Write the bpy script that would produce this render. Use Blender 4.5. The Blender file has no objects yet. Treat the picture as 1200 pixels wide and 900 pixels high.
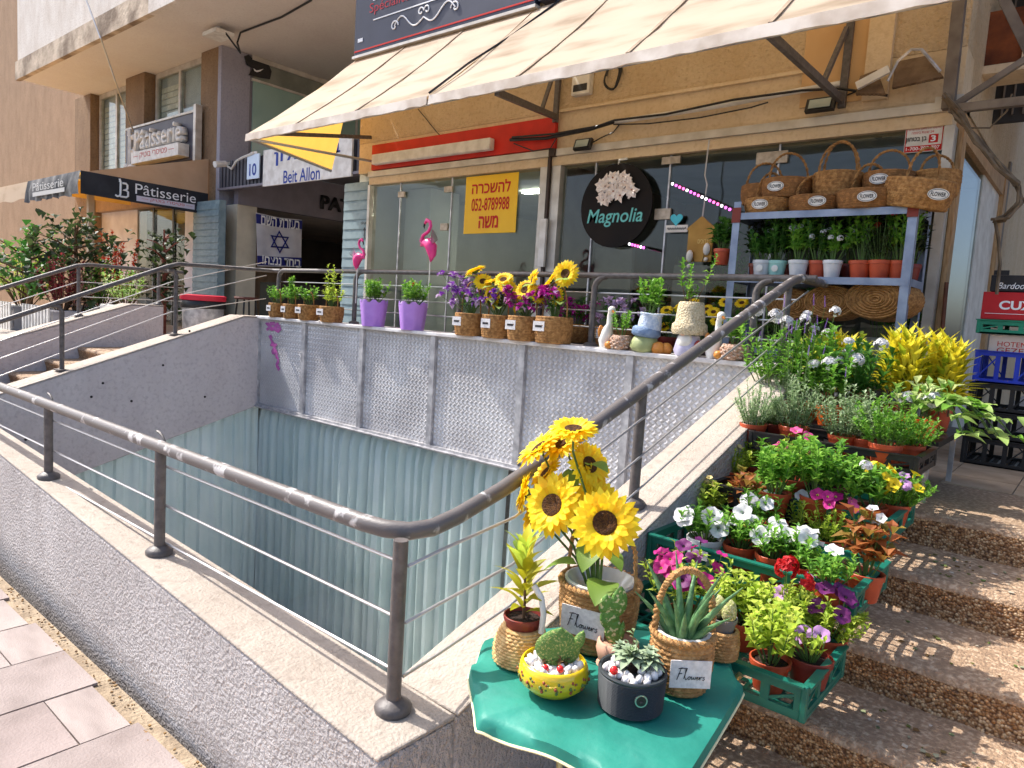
import bpy, math, random
import numpy as np
from mathutils import Vector, Matrix
random.seed(7)
SC = bpy.context.scene; COL = SC.collection
# ---------------------------------------------------------------- camera
F = 833.0; EYE = np.array([0.0, 0.0, 1.6])
def _n(v): v = np.array(v, float); return v/np.linalg.norm(v)
_X = -_n((-1000, 147, -833)); _Y = _n((700, 40, -833)); _Y = _n(_Y-_X*_X.dot(_Y)); _Z = np.cross(_X, _Y)
ROT = np.stack([_X, _Y, _Z])
cam = bpy.data.cameras.new('camera'); cam.sensor_width = 36; cam.lens = 36*F/1200; cam.clip_start = .05; cam.clip_end = 2000
camo = bpy.data.objects.new('camera', cam); COL.objects.link(camo)
m4 = Matrix.Identity(4)
for i in range(3):
    for j in range(3): m4[i][j] = ROT[i][j]
m4.translation = Vector(EYE); camo.matrix_world = m4; SC.camera = camo
def P(px, py, x=None, y=None, z=None):
    """world point seen at a photo pixel, on the plane x, y or z = const"""
    r = ROT @ np.array([px-600, 450-py, -F])
    t = ((x-EYE[0])/r[0]) if x is not None else ((y-EYE[1])/r[1]) if y is not None else (z-EYE[2])/r[2]
    p = EYE+t*r; return Vector((float(p[0]), float(p[1]), float(p[2])))
# ---------------------------------------------------------------- world, sun, exposure
SUN_DIR = Vector((.80, .17, -1.0)).normalized()          # direction the light travels
w = bpy.data.worlds.new('World'); SC.world = w; w.use_nodes = True
nt = w.node_tree; bg = nt.nodes['Background']; sky = nt.nodes.new('ShaderNodeTexSky'); sky.sky_type = 'NISHITA'
sky.sun_disc = False; sky.dust_density = 3.0; sky.air_density = .8; sky.sun_elevation = math.asin(-SUN_DIR.z); sky.sun_rotation = math.atan2(-SUN_DIR.x, -SUN_DIR.y)
nt.links.new(sky.outputs[0], bg.inputs[0]); bg.inputs[1].default_value = .15
sl = bpy.data.lights.new('sun', 'SUN'); sl.energy = 3.25; sl.angle = math.radians(.5); sl.color = (1, .96, .90)
so = bpy.data.objects.new('sun', sl); COL.objects.link(so); so.rotation_euler = SUN_DIR.to_track_quat('-Z', 'Y').to_euler(); so.location = (-8, -4, 12)
SC.view_settings.view_transform = 'Standard'; SC.view_settings.look = 'None'; SC.view_settings.exposure = 1.12; SC.view_settings.gamma = 1
SC.cycles.transparent_max_bounces = 24
# ---------------------------------------------------------------- helpers
class MB:
    def __init__(s): s.v = []; s.f = []; s.m = []
    def add(s, vs, fs, mi=0):
        o = len(s.v); s.v.extend([tuple(v) for v in vs]); s.f.extend([tuple(i+o for i in f) for f in fs]); s.m.extend([mi]*len(fs)); return s
    def box(s, x0, x1, y0, y1, z0, z1, mi=0):
        return s.add([(x, y, z) for z in (z0, z1) for y in (y0, y1) for x in (x0, x1)], [(0,2,3,1),(4,5,7,6),(0,1,5,4),(2,6,7,3),(0,4,6,2),(1,3,7,5)], mi)
    def bar(s, p, q, w, h=None, up=(0,0,1), mi=0):
        p, q, up = Vector(p), Vector(q), Vector(up); h = h or w; d = (q-p).normalized(); a = d.cross(up)
        if a.length < 1e-4: a = d.cross(Vector((1,0,0)))
        a.normalize(); b = a.cross(d).normalized(); a = a*w/2; b = b*h/2
        vs = [e+i*a+j*b for e in (p, q) for j in (-1, 1) for i in (-1, 1)]
        return s.add(vs, [(0,2,3,1),(4,5,7,6),(0,1,5,4),(2,6,7,3),(0,4,6,2),(1,3,7,5)], mi)
    def tube(s, path, r, n=8, mi=0, cap=True, closed=False):
        P_ = [Vector(p) for p in path]; N = len(P_); rs = r if isinstance(r, (list, tuple)) else [r]*N
        ref = None; vs = []; fs = []
        for i in range(N):
            if closed: t = P_[(i+1) % N]-P_[i-1]
            else: t = P_[min(i+1, N-1)]-P_[max(i-1, 0)]
            if t.length < 1e-9: t = Vector((0,0,1))
            t.normalize()
            if ref is None:
                ref = t.cross(Vector((0,0,1)))
                if ref.length < .05: ref = t.cross(Vector((1,0,0)))
            ref = (ref-t*ref.dot(t))
            if ref.length < 1e-6: ref = t.orthogonal()
            ref.normalize(); b = t.cross(ref)
            for k in range(n):
                a = 2*math.pi*k/n; vs.append(P_[i]+(ref*math.cos(a)+b*math.sin(a))*rs[i])
        for i in range(N if closed else N-1):
            j = (i+1) % N
            for k in range(n): fs.append((i*n+k, i*n+(k+1) % n, j*n+(k+1) % n, j*n+k))
        if cap and not closed: fs.append(tuple(range(n-1, -1, -1))); fs.append(tuple((N-1)*n+k for k in range(n)))
        return s.add(vs, fs, mi)
    def lathe(s, prof, n=20, c=(0,0,0), mi=0, sy=1):
        vs = []; fs = []; 
        for r, z in prof:
            for k in range(n): a = 2*math.pi*k/n; vs.append((c[0]+r*math.cos(a), c[1]+sy*r*math.sin(a), c[2]+z))
        for i in range(len(prof)-1):
            for k in range(n): fs.append((i*n+k, i*n+(k+1) % n, (i+1)*n+(k+1) % n, (i+1)*n+k))
        fs.append(tuple(range(n-1, -1, -1))); fs.append(tuple((len(prof)-1)*n+k for k in range(n)))
        return s.add(vs, fs, mi)
    def ball(s, c, r, n=8, m=5, mi=0, sc=(1,1,1)):
        vs = []; fs = []
        for i in range(1, m):
            a = math.pi*i/m
            for k in range(n): b = 2*math.pi*k/n; vs.append((c[0]+r*sc[0]*math.sin(a)*math.cos(b), c[1]+r*sc[1]*math.sin(a)*math.sin(b), c[2]-r*sc[2]*math.cos(a)))
        vs += [(c[0], c[1], c[2]-r*sc[2]), (c[0], c[1], c[2]+r*sc[2])]; b0 = len(vs)-2
        for i in range(m-2):
            for k in range(n): fs.append((i*n+k, i*n+(k+1) % n, (i+1)*n+(k+1) % n, (i+1)*n+k))
        for k in range(n): fs.append((b0, (k+1) % n, k)); fs.append((b0+1, (m-2)*n+k, (m-2)*n+(k+1) % n))
        return s.add(vs, fs, mi)
    def prism(s, pts, ext, mi=0):
        """closed polygon of 3D points extruded by vector ext"""
        n = len(pts); e = Vector(ext); a = [Vector(p) for p in pts]
        return s.add(a+[p+e for p in a], [tuple(range(n-1, -1, -1)), tuple(range(n, 2*n))]+[(i, (i+1) % n, n+(i+1) % n, n+i) for i in range(n)], mi)
    def slab(s, quad, th, mi=0):
        a = [Vector(p) for p in quad]; nrm = (a[1]-a[0]).cross(a[2]-a[0]).normalized()
        return s.prism(a, nrm*th, mi)
    def mesh(s, name, mats, off=(0,0,0), smooth=None):
        me = bpy.data.meshes.new(name); o = Vector(off)
        me.from_pydata([(v[0]-o.x, v[1]-o.y, v[2]-o.z) for v in s.v], [], s.f)
        for m in (mats if isinstance(mats, (list, tuple)) else [mats]): me.materials.append(m)
        if any(s.m): me.polygons.foreach_set('material_index', s.m)
        if smooth is not None:
            me.shade_smooth(); me.set_sharp_from_angle(angle=math.radians(smooth))
        me.update(); return me
def link(name, data, parent=None, loc=(0,0,0), rot=None, **props):
    o = bpy.data.objects.new(name, data); COL.objects.link(o)
    if parent is not None: o.parent = parent
    o.location = loc
    if rot is not None: o.rotation_euler = rot
    for k, v in props.items():
        if v is not None: o[k] = v
    return o
def thing(name, label, cat, loc=(0,0,0), group=None, rot=None):
    return link(name, None, None, loc, rot, label=label, category=cat, group=group)
def part(T, name, mb, mats, smooth=None, world=True, **kw):
    """one mesh child; world=True: coordinates given in the world, made local to the unrotated thing (and its parent)"""
    off = Vector((0,0,0))
    if world:
        q = T
        while q is not None: off += q.location; q = q.parent
    return link(name, mb.mesh(name, mats, off, smooth), T, **kw)
def solo(name, mb, mats, label, cat, group=None, smooth=None, loc=None):
    off = loc or (0,0,0)
    return link(name, mb.mesh(name, mats, off, smooth), None, off, label=label, category=cat, group=group)
def struct(name, mb, mats, smooth=None): return link(name, mb.mesh(name, mats, (0,0,0), smooth), None, kind='structure')
def copytree(o, parent=None):
    c = o.copy(); COL.objects.link(c); c.parent = parent
    for ch in o.children: copytree(ch, c)
    return c
# ---------------------------------------------------------------- materials
def L(r, g, b): return tuple(((c/255+.055)/1.055)**2.4 if c > 10 else c/255/12.92 for c in (r, g, b))
_mc = {}
def M(name, c1, c2=None, scale=6, rough=.7, bump=0, bscale=40, metal=0, spec=.4, island=False, transl=0, tcol=None, detail=4, c3=None, emit=0, stretch=None, coat=0, lo=.35, hi=.65):
    if name in _mc: return _mc[name]
    m = bpy.data.materials.new(name); m.use_nodes = True; t = m.node_tree; N = t.nodes; K = t.links
    b = N['Principled BSDF']; b.inputs['Roughness'].default_value = rough; b.inputs['Metallic'].default_value = metal
    b.inputs['Specular IOR Level'].default_value = spec; b.inputs['Coat Weight'].default_value = coat
    tc = N.new('ShaderNodeTexCoord'); vec = tc.outputs['Object']
    if stretch:
        mp = N.new('ShaderNodeMapping'); mp.inputs['Scale'].default_value = stretch; K.new(vec, mp.inputs[0]); vec = mp.outputs[0]
    col = None
    if c2 is not None:
        rp = N.new('ShaderNodeValToRGB'); e = rp.color_ramp.elements
        e[0].color = (*c1, 1); e[1].color = (*c2, 1)
        if island:
            g = N.new('ShaderNodeNewGeometry'); K.new(g.outputs['Random Per Island'], rp.inputs[0]); e[0].position = 0; e[1].position = 1
        else:
            nz = N.new('ShaderNodeTexNoise'); nz.inputs['Scale'].default_value = scale; nz.inputs['Detail'].default_value = detail
            K.new(vec, nz.inputs['Vector']); K.new(nz.outputs[0], rp.inputs[0]); e[0].position = lo; e[1].position = hi
        if c3 is not None:
            x = rp.color_ramp.elements.new(.5 if island else (lo+hi)/2); x.color = (*c3, 1)
        col = rp.outputs[0]; K.new(col, b.inputs['Base Color'])
    else: b.inputs['Base Color'].default_value = (*c1, 1)
    if bump:
        nb = N.new('ShaderNodeTexNoise'); nb.inputs['Scale'].default_value = bscale; nb.inputs['Detail'].default_value = 5; K.new(vec, nb.inputs['Vector'])
        bp = N.new('ShaderNodeBump'); bp.inputs['Strength'].default_value = min(1, bump); bp.inputs['Distance'].default_value = .02*max(1, bump); K.new(nb.outputs[0], bp.inputs['Height']); K.new(bp.outputs[0], b.inputs['Normal'])
    if emit: b.inputs['Emission Color'].default_value = (*c1, 1); b.inputs['Emission Strength'].default_value = emit
    if transl:
        tr = N.new('ShaderNodeBsdfTranslucent'); mx = N.new('ShaderNodeMixShader'); mx.inputs[0].default_value = transl
        if tcol: tr.inputs[0].default_value = (*tcol, 1)
        elif col is not None: K.new(col, tr.inputs[0])
        else: tr.inputs[0].default_value = (*c1, 1)
        K.new(b.outputs[0], mx.inputs[1]); K.new(tr.outputs[0], mx.inputs[2]); K.new(mx.outputs[0], N['Material Output'].inputs[0])
    _mc[name] = m; return m
def glassmat(name, tint, refl=.1, rough=.0, diff=None, dmix=0):
    m = bpy.data.materials.new(name); m.use_nodes = True; t = m.node_tree; N = t.nodes; K = t.links
    N.remove(N['Principled BSDF']); tr = N.new('ShaderNodeBsdfTransparent'); tr.inputs[0].default_value = (*tint, 1)
    gl = N.new('ShaderNodeBsdfGlossy'); gl.inputs['Roughness'].default_value = rough
    fr = N.new('ShaderNodeLayerWeight'); fr.inputs[0].default_value = .5
    pw = N.new('ShaderNodeMath'); pw.operation = 'POWER'; pw.inputs[1].default_value = 4; K.new(fr.outputs['Facing'], pw.inputs[0])
    ad = N.new('ShaderNodeMath'); ad.operation = 'MULTIPLY_ADD'; ad.inputs[1].default_value = .45; ad.inputs[2].default_value = refl; K.new(pw.outputs[0], ad.inputs[0])
    mx = N.new('ShaderNodeMixShader'); K.new(ad.outputs[0], mx.inputs[0]); base = tr.outputs[0]
    if diff:
        df = N.new('ShaderNodeBsdfDiffuse'); df.inputs[0].default_value = (*diff, 1); tl = N.new('ShaderNodeBsdfTranslucent'); tl.inputs[0].default_value = (*diff, 1)
        m1 = N.new('ShaderNodeMixShader'); m1.inputs[0].default_value = .4; K.new(df.outputs[0], m1.inputs[1]); K.new(tl.outputs[0], m1.inputs[2])
        m2 = N.new('ShaderNodeMixShader'); m2.inputs[0].default_value = dmix; K.new(base, m2.inputs[1]); K.new(m1.outputs[0], m2.inputs[2]); base = m2.outputs[0]
    K.new(base, mx.inputs[1]); K.new(gl.outputs[0], mx.inputs[2]); K.new(mx.outputs[0], N['Material Output'].inputs[0]); return m
def pebblemat(name, scale, dark=False, dist=.012):
    m = bpy.data.materials.new(name); m.use_nodes = True; t = m.node_tree; N = t.nodes; K = t.links; b = N['Principled BSDF']; b.inputs['Roughness'].default_value = .55
    tc = N.new('ShaderNodeTexCoord'); v = N.new('ShaderNodeTexVoronoi'); v.inputs['Scale'].default_value = scale; K.new(tc.outputs['Object'], v.inputs['Vector'])
    rp = N.new('ShaderNodeValToRGB'); e = rp.color_ramp.elements; e[0].color = (*L(128, 88, 52), 1); e[1].color = (*L(214, 184, 144), 1); x = e.new(.5); x.color = (*L(170, 125, 80), 1)
    sp = N.new('ShaderNodeSeparateColor'); K.new(v.outputs['Color'], sp.inputs[0]); K.new(sp.outputs[0], rp.inputs[0])
    r2 = N.new('ShaderNodeValToRGB'); e = r2.color_ramp.elements; e[0].color = (1,1,1,1); e[0].position = .42; e[1].color = (*L(138, 120, 104), 1); e[1].position = .8; K.new(v.outputs['Distance'], r2.inputs[0])
    mx = N.new('ShaderNodeMix'); mx.data_type = 'RGBA'; mx.blend_type = 'MULTIPLY'; mx.inputs[0].default_value = 1; K.new(rp.outputs[0], mx.inputs[6]); K.new(r2.outputs[0], mx.inputs[7]); K.new(mx.outputs[2], b.inputs['Base Color'])
    bp = N.new('ShaderNodeBump'); bp.invert = True; bp.inputs['Strength'].default_value = 1; bp.inputs['Distance'].default_value = dist; K.new(v.outputs['Distance'], bp.inputs['Height']); K.new(bp.outputs[0], b.inputs['Normal'])
    _mc[name] = m; return m
def stainmat(name, base, dark, stain, rough=.8, bump=.3, bscale=60, vert=True):
    """mineral surface: fine mottling plus larger worn stains that run downwards"""
    m = bpy.data.materials.new(name); m.use_nodes = True; t = m.node_tree; N = t.nodes; K = t.links; b = N['Principled BSDF']; b.inputs['Roughness'].default_value = rough; b.inputs['Specular IOR Level'].default_value = .25
    tc = N.new('ShaderNodeTexCoord'); mp = N.new('ShaderNodeMapping'); mp.inputs['Scale'].default_value = (1.3, 1.3, .62) if vert else (1, 1, 1); K.new(tc.outputs['Object'], mp.inputs[0])
    n1 = N.new('ShaderNodeTexNoise'); n1.inputs['Scale'].default_value = 2.2; n1.inputs['Detail'].default_value = 8; n1.inputs['Roughness'].default_value = .65; K.new(mp.outputs[0], n1.inputs['Vector'])
    n2 = N.new('ShaderNodeTexNoise'); n2.inputs['Scale'].default_value = 28; n2.inputs['Detail'].default_value = 6; K.new(tc.outputs['Object'], n2.inputs['Vector'])
    r1 = N.new('ShaderNodeValToRGB'); e = r1.color_ramp.elements; e[0].position = .30; e[1].position = .66; e[0].color = (*stain, 1); e[1].color = (*base, 1); K.new(n1.outputs[0], r1.inputs[0])
    mx = N.new('ShaderNodeMix'); mx.data_type = 'RGBA'; mx.inputs[7].default_value = (*dark, 1); K.new(r1.outputs[0], mx.inputs[6])
    r2 = N.new('ShaderNodeMapRange'); r2.inputs[1].default_value = .5; r2.inputs[2].default_value = .72; r2.inputs[4].default_value = .55; K.new(n2.outputs[0], r2.inputs[0]); K.new(r2.outputs[0], mx.inputs[0]); K.new(mx.outputs[2], b.inputs['Base Color'])
    n3 = N.new('ShaderNodeTexNoise'); n3.inputs['Scale'].default_value = bscale; n3.inputs['Detail'].default_value = 4; K.new(tc.outputs['Object'], n3.inputs['Vector'])
    bp = N.new('ShaderNodeBump'); bp.inputs['Strength'].default_value = bump; bp.inputs['Distance'].default_value = .03; K.new(n3.outputs[0], bp.inputs['Height']); K.new(bp.outputs[0], b.inputs['Normal'])
    _mc[name] = m; return m
gray_paint = stainmat('gray_stucco_paint', L(202,196,193), L(150,143,140), L(180,173,170), bump=.9, bscale=75)
gray_smooth = stainmat('gray_wall_paint', L(198,191,190), L(160,152,152), L(184,176,176), bump=.35, bscale=45)
coping_c = stainmat('worn_coping', L(176,165,153), L(138,127,116), L(158,146,134), bump=.35, bscale=90, vert=False)
plinth_c = stainmat('bare_plinth', L(86,74,66), L(58,50,44), L(70,60,54), bump=.6)
paver_c = M('paver_stone', L(154,141,136), L(126,113,108), 3, .8, bump=.3, bscale=90, c3=L(142,129,124))
mortar_c = M('pavement_mortar', L(168,150,126), L(136,119,98), 9, .9, bump=.7, bscale=60)
tile_c = M('terrace_tile', L(196,170,140), L(166,140,112), 5, .7, bump=.2, bscale=120)
pebble_r = pebblemat('pebble_riser', 104, dist=.009)
pebble_t = M('washed_tread', L(200,174,146), L(150,124,100), 55, .75, bump=.8, bscale=110, c3=L(168,138,110))
concrete = stainmat('concrete', L(170,160,150), L(130,120,112), L(146,134,124))
rail_c = M('rail_paint', L(100,93,90), L(78,72,70), 30, .5, bump=.12, bscale=150, spec=.5)
rail_worn = M('rail_paint_worn', L(96,90,88), L(186,182,180), 16, .46, bump=.12, bscale=150, spec=.5, lo=.58, hi=.66, detail=8)
wire_c = M('steel_wire', L(190,188,186), rough=.35, metal=.7)
steel_c = M('galvanised', L(205,203,203), L(160,158,160), 14, .42, metal=.5)
white_p = M('white_paint', L(232,228,220), L(206,200,190), 8, .55)
black_p = M('black_plastic', L(30,29,30), L(40,38,38), 20, .4)
crate_g = M('green_crate_plastic', L(18,92,78), L(26,108,90), 10, .4)
pot_o = M('terracotta_plastic', L(184,78,44), L(160,62,36), 12, .45)
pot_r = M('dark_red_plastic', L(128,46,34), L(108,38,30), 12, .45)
pot_w = M('pale_plastic', L(214,212,210), L(190,188,186), 12, .45)
soil_c = M('soil', L(58,38,28), L(30,20,14), 60, .95, bump=.9, bscale=80)
straw_c = M('straw_weave', L(200,156,102), L(166,122,74), 46, .75, bump=.5, bscale=160, c3=L(176,130,78))
straw_d = M('dark_straw', L(162,112,62), L(128,86,46), 40, .8, bump=.5, bscale=140, c3=L(136,92,48))
wicker_l = M('pale_wicker', L(222,186,126), L(186,142,84), 44, .6, bump=.3, bscale=120)
linen_c = M('linen_label', L(226,222,220), L(204,200,198), 90, .9)
ink_c = M('dark_ink', L(40,38,40), rough=.8)
tealmetal = M('teal_slats', L(138,158,162), L(112,134,140), 8, .5)
stucco_o = stainmat('ochre_stucco', L(212,188,154), L(176,146,110), L(200,172,134), bump=.9, bscale=55)
ochre_s = stainmat('ochre_paint', L(222,200,168), L(190,162,126), L(206,180,142), bump=.2)
red_p = M('red_panel', L(206,38,22), L(186,30,18), 5, .5)
fabric_c = M('awning_canvas', L(198,182,160), L(150,130,108), 2.2, .85, bump=.15, bscale=30, transl=.26, tcol=L(236,208,158), c3=L(192,174,152), lo=.3, hi=.72, stretch=(.7,2,2))
fabric_y = M('yellow_canvas', L(226,188,120), L(206,160,92), 3, .85, transl=.42, tcol=L(246,190,84))
valance_w = M('valance_white', L(232,222,210), L(196,180,164), 5, .8, transl=.15)
black_cl = M('black_valance', L(34,36,42), L(48,50,56), 4, .7)
faded_cl = M('faded_valance', L(120,118,116), L(60,62,66), 4, .8)
navy_s = M('navy_sign', L(40,44,62), L(50,54,72), 3, .45)
glass_s = glassmat('shop_glass', (.86,.90,.88), .03)
glass_g = M('green_glazing', L(150,176,164), L(132,160,150), 1, .12, spec=.6)
glass_b = glassmat('basement_glass', (.98,.99,.985), .07)
curtain_c = M('teal_curtain', L(228,242,241), L(210,230,230), 2, .5, transl=.12)
alum_c = M('aluminium_frame', L(206,200,190), L(180,172,160), 6, .45, metal=.3)
wood_f = M('door_wood', L(196,160,118), L(160,122,80), 9, .7, stretch=(8,8,1))
tan_wall = stainmat('tan_render', L(172,138,106), L(134,106,80), L(152,120,90), bump=.3)
pale_wall = stainmat('pale_balcony', L(228,220,210), L(180,168,154), L(204,190,176), bump=.3)
soffit_c = stainmat('soffit_paint', L(222,212,202), L(202,190,180), L(216,204,194), bump=.05, vert=False)
column_b = stainmat('bare_column', L(150,124,96), L(104,82,60), L(126,100,76), bump=.6)
column_p = stainmat('lilac_column', L(162,158,166), L(132,128,136), L(150,146,154), bump=.2)
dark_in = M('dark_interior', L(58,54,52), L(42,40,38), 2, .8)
gray_pan = M('gray_cladding', L(124,118,126), L(112,106,114), 4, .5)
dark_slat = M('dark_slats', L(74,74,82), L(62,62,70), 6, .6)
def bevel(o, wd=.01, seg=2):
    m = o.modifiers.new('bevel', 'BEVEL'); m.width = wd; m.segments = seg; m.limit_method = 'ANGLE'; m.angle_limit = math.radians(40); return o
# ================================================================ ground, stairs, terrace
TZ = .82
ink_d = M('hole_dark', L(40,36,38), rough=.9)
struct('ground', MB().add([(-150,-150,-.03),(150,-150,-.03),(150,1.0,-.03),(-150,1.0,-.03)], [(0,1,2,3)]).add([(-150,30,-.03),(150,30,-.03),(150,150,-.03),(-150,150,-.03)], [(0,1,2,3)]), M('asphalt', L(92,90,90), L(74,72,72), 30, .9, bump=.3))
sw = struct('sidewalk', MB().box(-30,12,-3.5,1.14,-.2,-.012).box(-1.3,12,1.14,2.1,-.2,.004), mortar_c)
# pavers in running bond, courses run away from the street edge
pav = [MB().prism([(0.004,.004,-.011),(.376,.004,-.011),(.376,.576,-.011),(.004,.576,-.011)], (0,0,.011)).mesh('paver', paver_c),
       MB().prism([(0.006,.005,-.011),(.374,.003,-.011),(.375,.574,-.011),(.005,.577,-.011)], (0,0,.0125)).mesh('paver', M('paver_stone_b', L(148,133,128), L(122,108,103), 3, .75, bump=.25, bscale=90)),
       MB().prism([(0.005,.005,-.011),(.375,.004,-.011),(.374,.575,-.011),(.006,.574,-.011)], (0,0,.0115)).mesh('paver', M('paver_stone_c', L(160,147,141), L(134,121,116), 3, .75, bump=.25, bscale=90))]
rg = random.Random(3)
for i in range(16):
    for j in range(-2, 4):
        y = -.56+.58*j+(.29 if i % 2 else 0); y1 = y+.58
        if y > 1.03: continue
        o = link('paver', rg.choice(pav), sw, (-6.4+.38*i, y, 0), (rg.uniform(-.003,.003), rg.uniform(-.003,.003), rg.uniform(-.004,.004)))
        lim = 1.075+ (0.01 if i % 3 else -.015)
        if y1 > lim: o.scale.y = (lim-y)/.58
mb = MB()
rs = random.Random(5)
for k in range(160):
    t = rs.random(); x = -5.6+4.3*t; y = 1.13-abs(rs.gauss(0, .035)); s = rs.uniform(.002,.008)
    a = rs.random()*6.3; mb.prism([(x+s*math.cos(a+q)*rs.uniform(.5,1.4), y+s*math.sin(a+q)*rs.uniform(.5,1.2), -.004) for q in (0,1.6,3.1,4.7)], (0,0,.005))
link('gutter_litter', mb.mesh('gutter_litter', M('dry_litter', L(150,116,70), L(90,66,42), 3, .9, island=True)), None, label='dry leaf crumbs and grit along the foot of the stucco wall', category='litter', kind='stuff')
def stairs(name, x0, x1, nos, yend, zlow, ybot, seed=1, nx=36):
    rn = random.Random(seed); rows = []       # (y, z, mat below->this row)
    prof = [(yend, nos[0][1], 0)]
    for k, (y, z) in enumerate(nos):
        zb = nos[k+1][1] if k+1 < len(nos) else zlow
        prof += [(y+.10, z, 0), (y+.03, z-.003, 0), (y+.008, z-.012, 0), (y, z-.03, 0), (y+.012, (z+zb)/2, 1), (y+.02, zb+.02, 1), (y+.012, zb+.004, 1), (y-.02, zb, 0)]
    prof.append((ybot, zlow, 0))
    vs = []; fs = []; ms = []
    for i in range(nx+1):
        x = x0+(x1-x0)*i/nx
        for j, (y, z, m) in enumerate(prof):
            e = 0 if j in (0, len(prof)-1) or i in (0, nx) else 1
            vs.append((x, y+e*rn.uniform(-.006,.006), z+e*rn.uniform(-.003,.003)))
    n = len(prof)
    for i in range(nx):
        for j in range(n-1): fs.append((i*n+j, i*n+j+1, (i+1)*n+j+1, (i+1)*n+j)); ms.append(prof[j+1][2])
    b = MB(); b.v = vs; b.f = fs; b.m = ms
    return struct(name, b, [pebble_t, pebble_r], 50)
NOS = [(3.62,.82),(3.18,.66),(2.69,.5),(2.34,.34),(1.97,.18)]
stairs('right_stairs', -1.3, 6, NOS, 4.47, .006, 1.7, 2, 90)
stairs('left_stairs', -8.98, -7.4, [(3.03,.90),(2.70,.765),(2.36,.63),(2.02,.495),(1.68,.36),(1.34,.22)], 4.5, .08, .6, 4, 16)
struct('terrace', MB().box(-1.3,12,4.47,30,-.2,TZ-.006).box(-7.4,-1.3,4.44,30,-.2,TZ-.006), concrete)
tt = bpy.data.objects['terrace']
tm = MB().box(0.003,.327,.003,.327,-.006,.003).mesh('floor_tile', tile_c)
for i in range(6):
    for j in range(7): link('floor_tile', tm, tt, (-1.29+.33*i, 4.475+.33*j, TZ), (rg.uniform(-.002,.002), rg.uniform(-.002,.002), 0))
struct('patio', MB().box(-40,-7.41,4.5,30,-.2,.9).box(-40,-9.3,1.2,4.5,-.2,.86), concrete)
# ================================================================ light well walls
zf = lambda x: .44+.042*(-1.34-x)
zr = lambda y: .44+.335*(y-1.41)
fy = lambda x: 1.13+.03*(-1.34-x)
T = thing('parapet_wall', 'low gray stucco parapet with worn beige top in front of the light well', 'wall', (-3, 1.27, 0))
mb = MB(); vs = []; XS = [-1.3, -1.42, -2, -3, -4, -5, -6, -7, -8, -10, -12]
for x in XS: vs += [(x, fy(x), .1), (x, 1.41, -2.4), (x, 1.41, zf(x)), (x, fy(x), zf(x))]
fs = []
for i in range(len(XS)-1):
    for k in range(4): fs.append((4*i+k, 4*i+(k+1) % 4, 4*i+4+(k+1) % 4, 4*i+4+k))
fs += [(0,3,2,1), tuple(4*(len(XS)-1)+k for k in range(4))]
mb.add(vs, fs)
bevel(part(T, 'front_wall', mb, gray_paint))
mb = MB(); mb.add([(x, y, z) for x in (-1.56, -1.3) for y, z in ((1.412,-2.4),(4.2,-2.4),(4.2,zr(4.2)),(1.412,zr(1.412)))], [(0,1,2,3),(7,6,5,4),(0,4,5,1),(1,5,6,2),(2,6,7,3),(3,7,4,0)])
bevel(part(T, 'stair_wall', mb, gray_paint))
mb = MB(); vs = []
for x in XS: vs += [(x, fy(x)-.004, zf(x)+.002), (x, 1.414, zf(x)+.002), (x, 1.41, zf(x)+.014), (x, fy(x)+.004, zf(x)+.014)]
mb.add(vs, fs); bevel(part(T, 'coping', mb, coping_c), .008)
mb = MB(); mb.add([(x, y, z+dz) for x in (-1.563, -1.297) for y, z, dz in ((1.416,zr(1.416),.002),(4.198,zr(4.198),.002),(4.198,zr(4.198),.014),(1.416,zr(1.416),.014))], [(0,1,2,3),(7,6,5,4),(0,4,5,1),(1,5,6,2),(2,6,7,3),(3,7,4,0)])
bevel(part(T, 'coping', mb, coping_c), .008)
mb = MB(); vs = []
for x in XS: vs += [(x-.02, fy(x)+.028, -.02), (x-.02, 1.40, -.02), (x-.02, 1.40, .1), (x-.02, fy(x)+.028, .1)]
mb.add(vs, fs); part(T, 'plinth', mb, plinth_c)
zb_ = lambda y: .40-.295*(4.18-y)
zl = lambda y: 1.37-.335*(4.0-min(y, 4.0))
mb = MB(); YS = (1.415, 2.2, 3.0, 3.8, 4.0, 4.2); vs = []
for y in YS: vs += [(-7.4,y,zb_(y)),(-7.1,y,zb_(y)),(-7.1,y,zl(y)),(-7.4,y,zl(y))]
fq = []
for i in range(len(YS)-1):
    for k in range(4): fq.append((4*i+k, 4*i+4+k, 4*i+4+(k+1) % 4, 4*i+(k+1) % 4))
fq += [(0,1,2,3), tuple(4*(len(YS)-1)+3-k for k in range(4))]
mb.add(vs, fq)
T = thing('stair_side_wall', 'sloping lilac gray wall between the light well and the left steps', 'wall', (-7.25, 2.8, 0))
bevel(part(T, 'wall_body', mb, gray_smooth)); 
mb = MB(); vs = []
for y in YS: vs += [(-7.404,y,zl(y)+.002),(-7.096,y,zl(y)+.002),(-7.1,y,zl(y)+.013),(-7.4,y,zl(y)+.013)]
mb.add(vs, fq); part(T, 'coping', mb, coping_c)
z2 = lambda y: 1.40-.335*(3.62-min(y, 3.62))
mb = MB(); YS2 = (.8, 1.6, 2.4, 3.2, 3.62, 4.0); vs = []
for y in YS2: vs += [(-9.3,y,0),(-9.0,y,0),(-9.0,y,z2(y)),(-9.3,y,z2(y))]
mb.add(vs, fq)
T = thing('stair_side_wall', 'far sloping gray wall with planters behind it, left of the steps', 'wall', (-9.15, 2.4, 0))
bevel(part(T, 'wall_body', mb, gray_smooth))
mb = MB(); vs = []
for y in YS2: vs += [(-9.304,y,z2(y)+.002),(-8.996,y,z2(y)+.002),(-9.0,y,z2(y)+.013),(-9.3,y,z2(y)+.013)]
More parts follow.
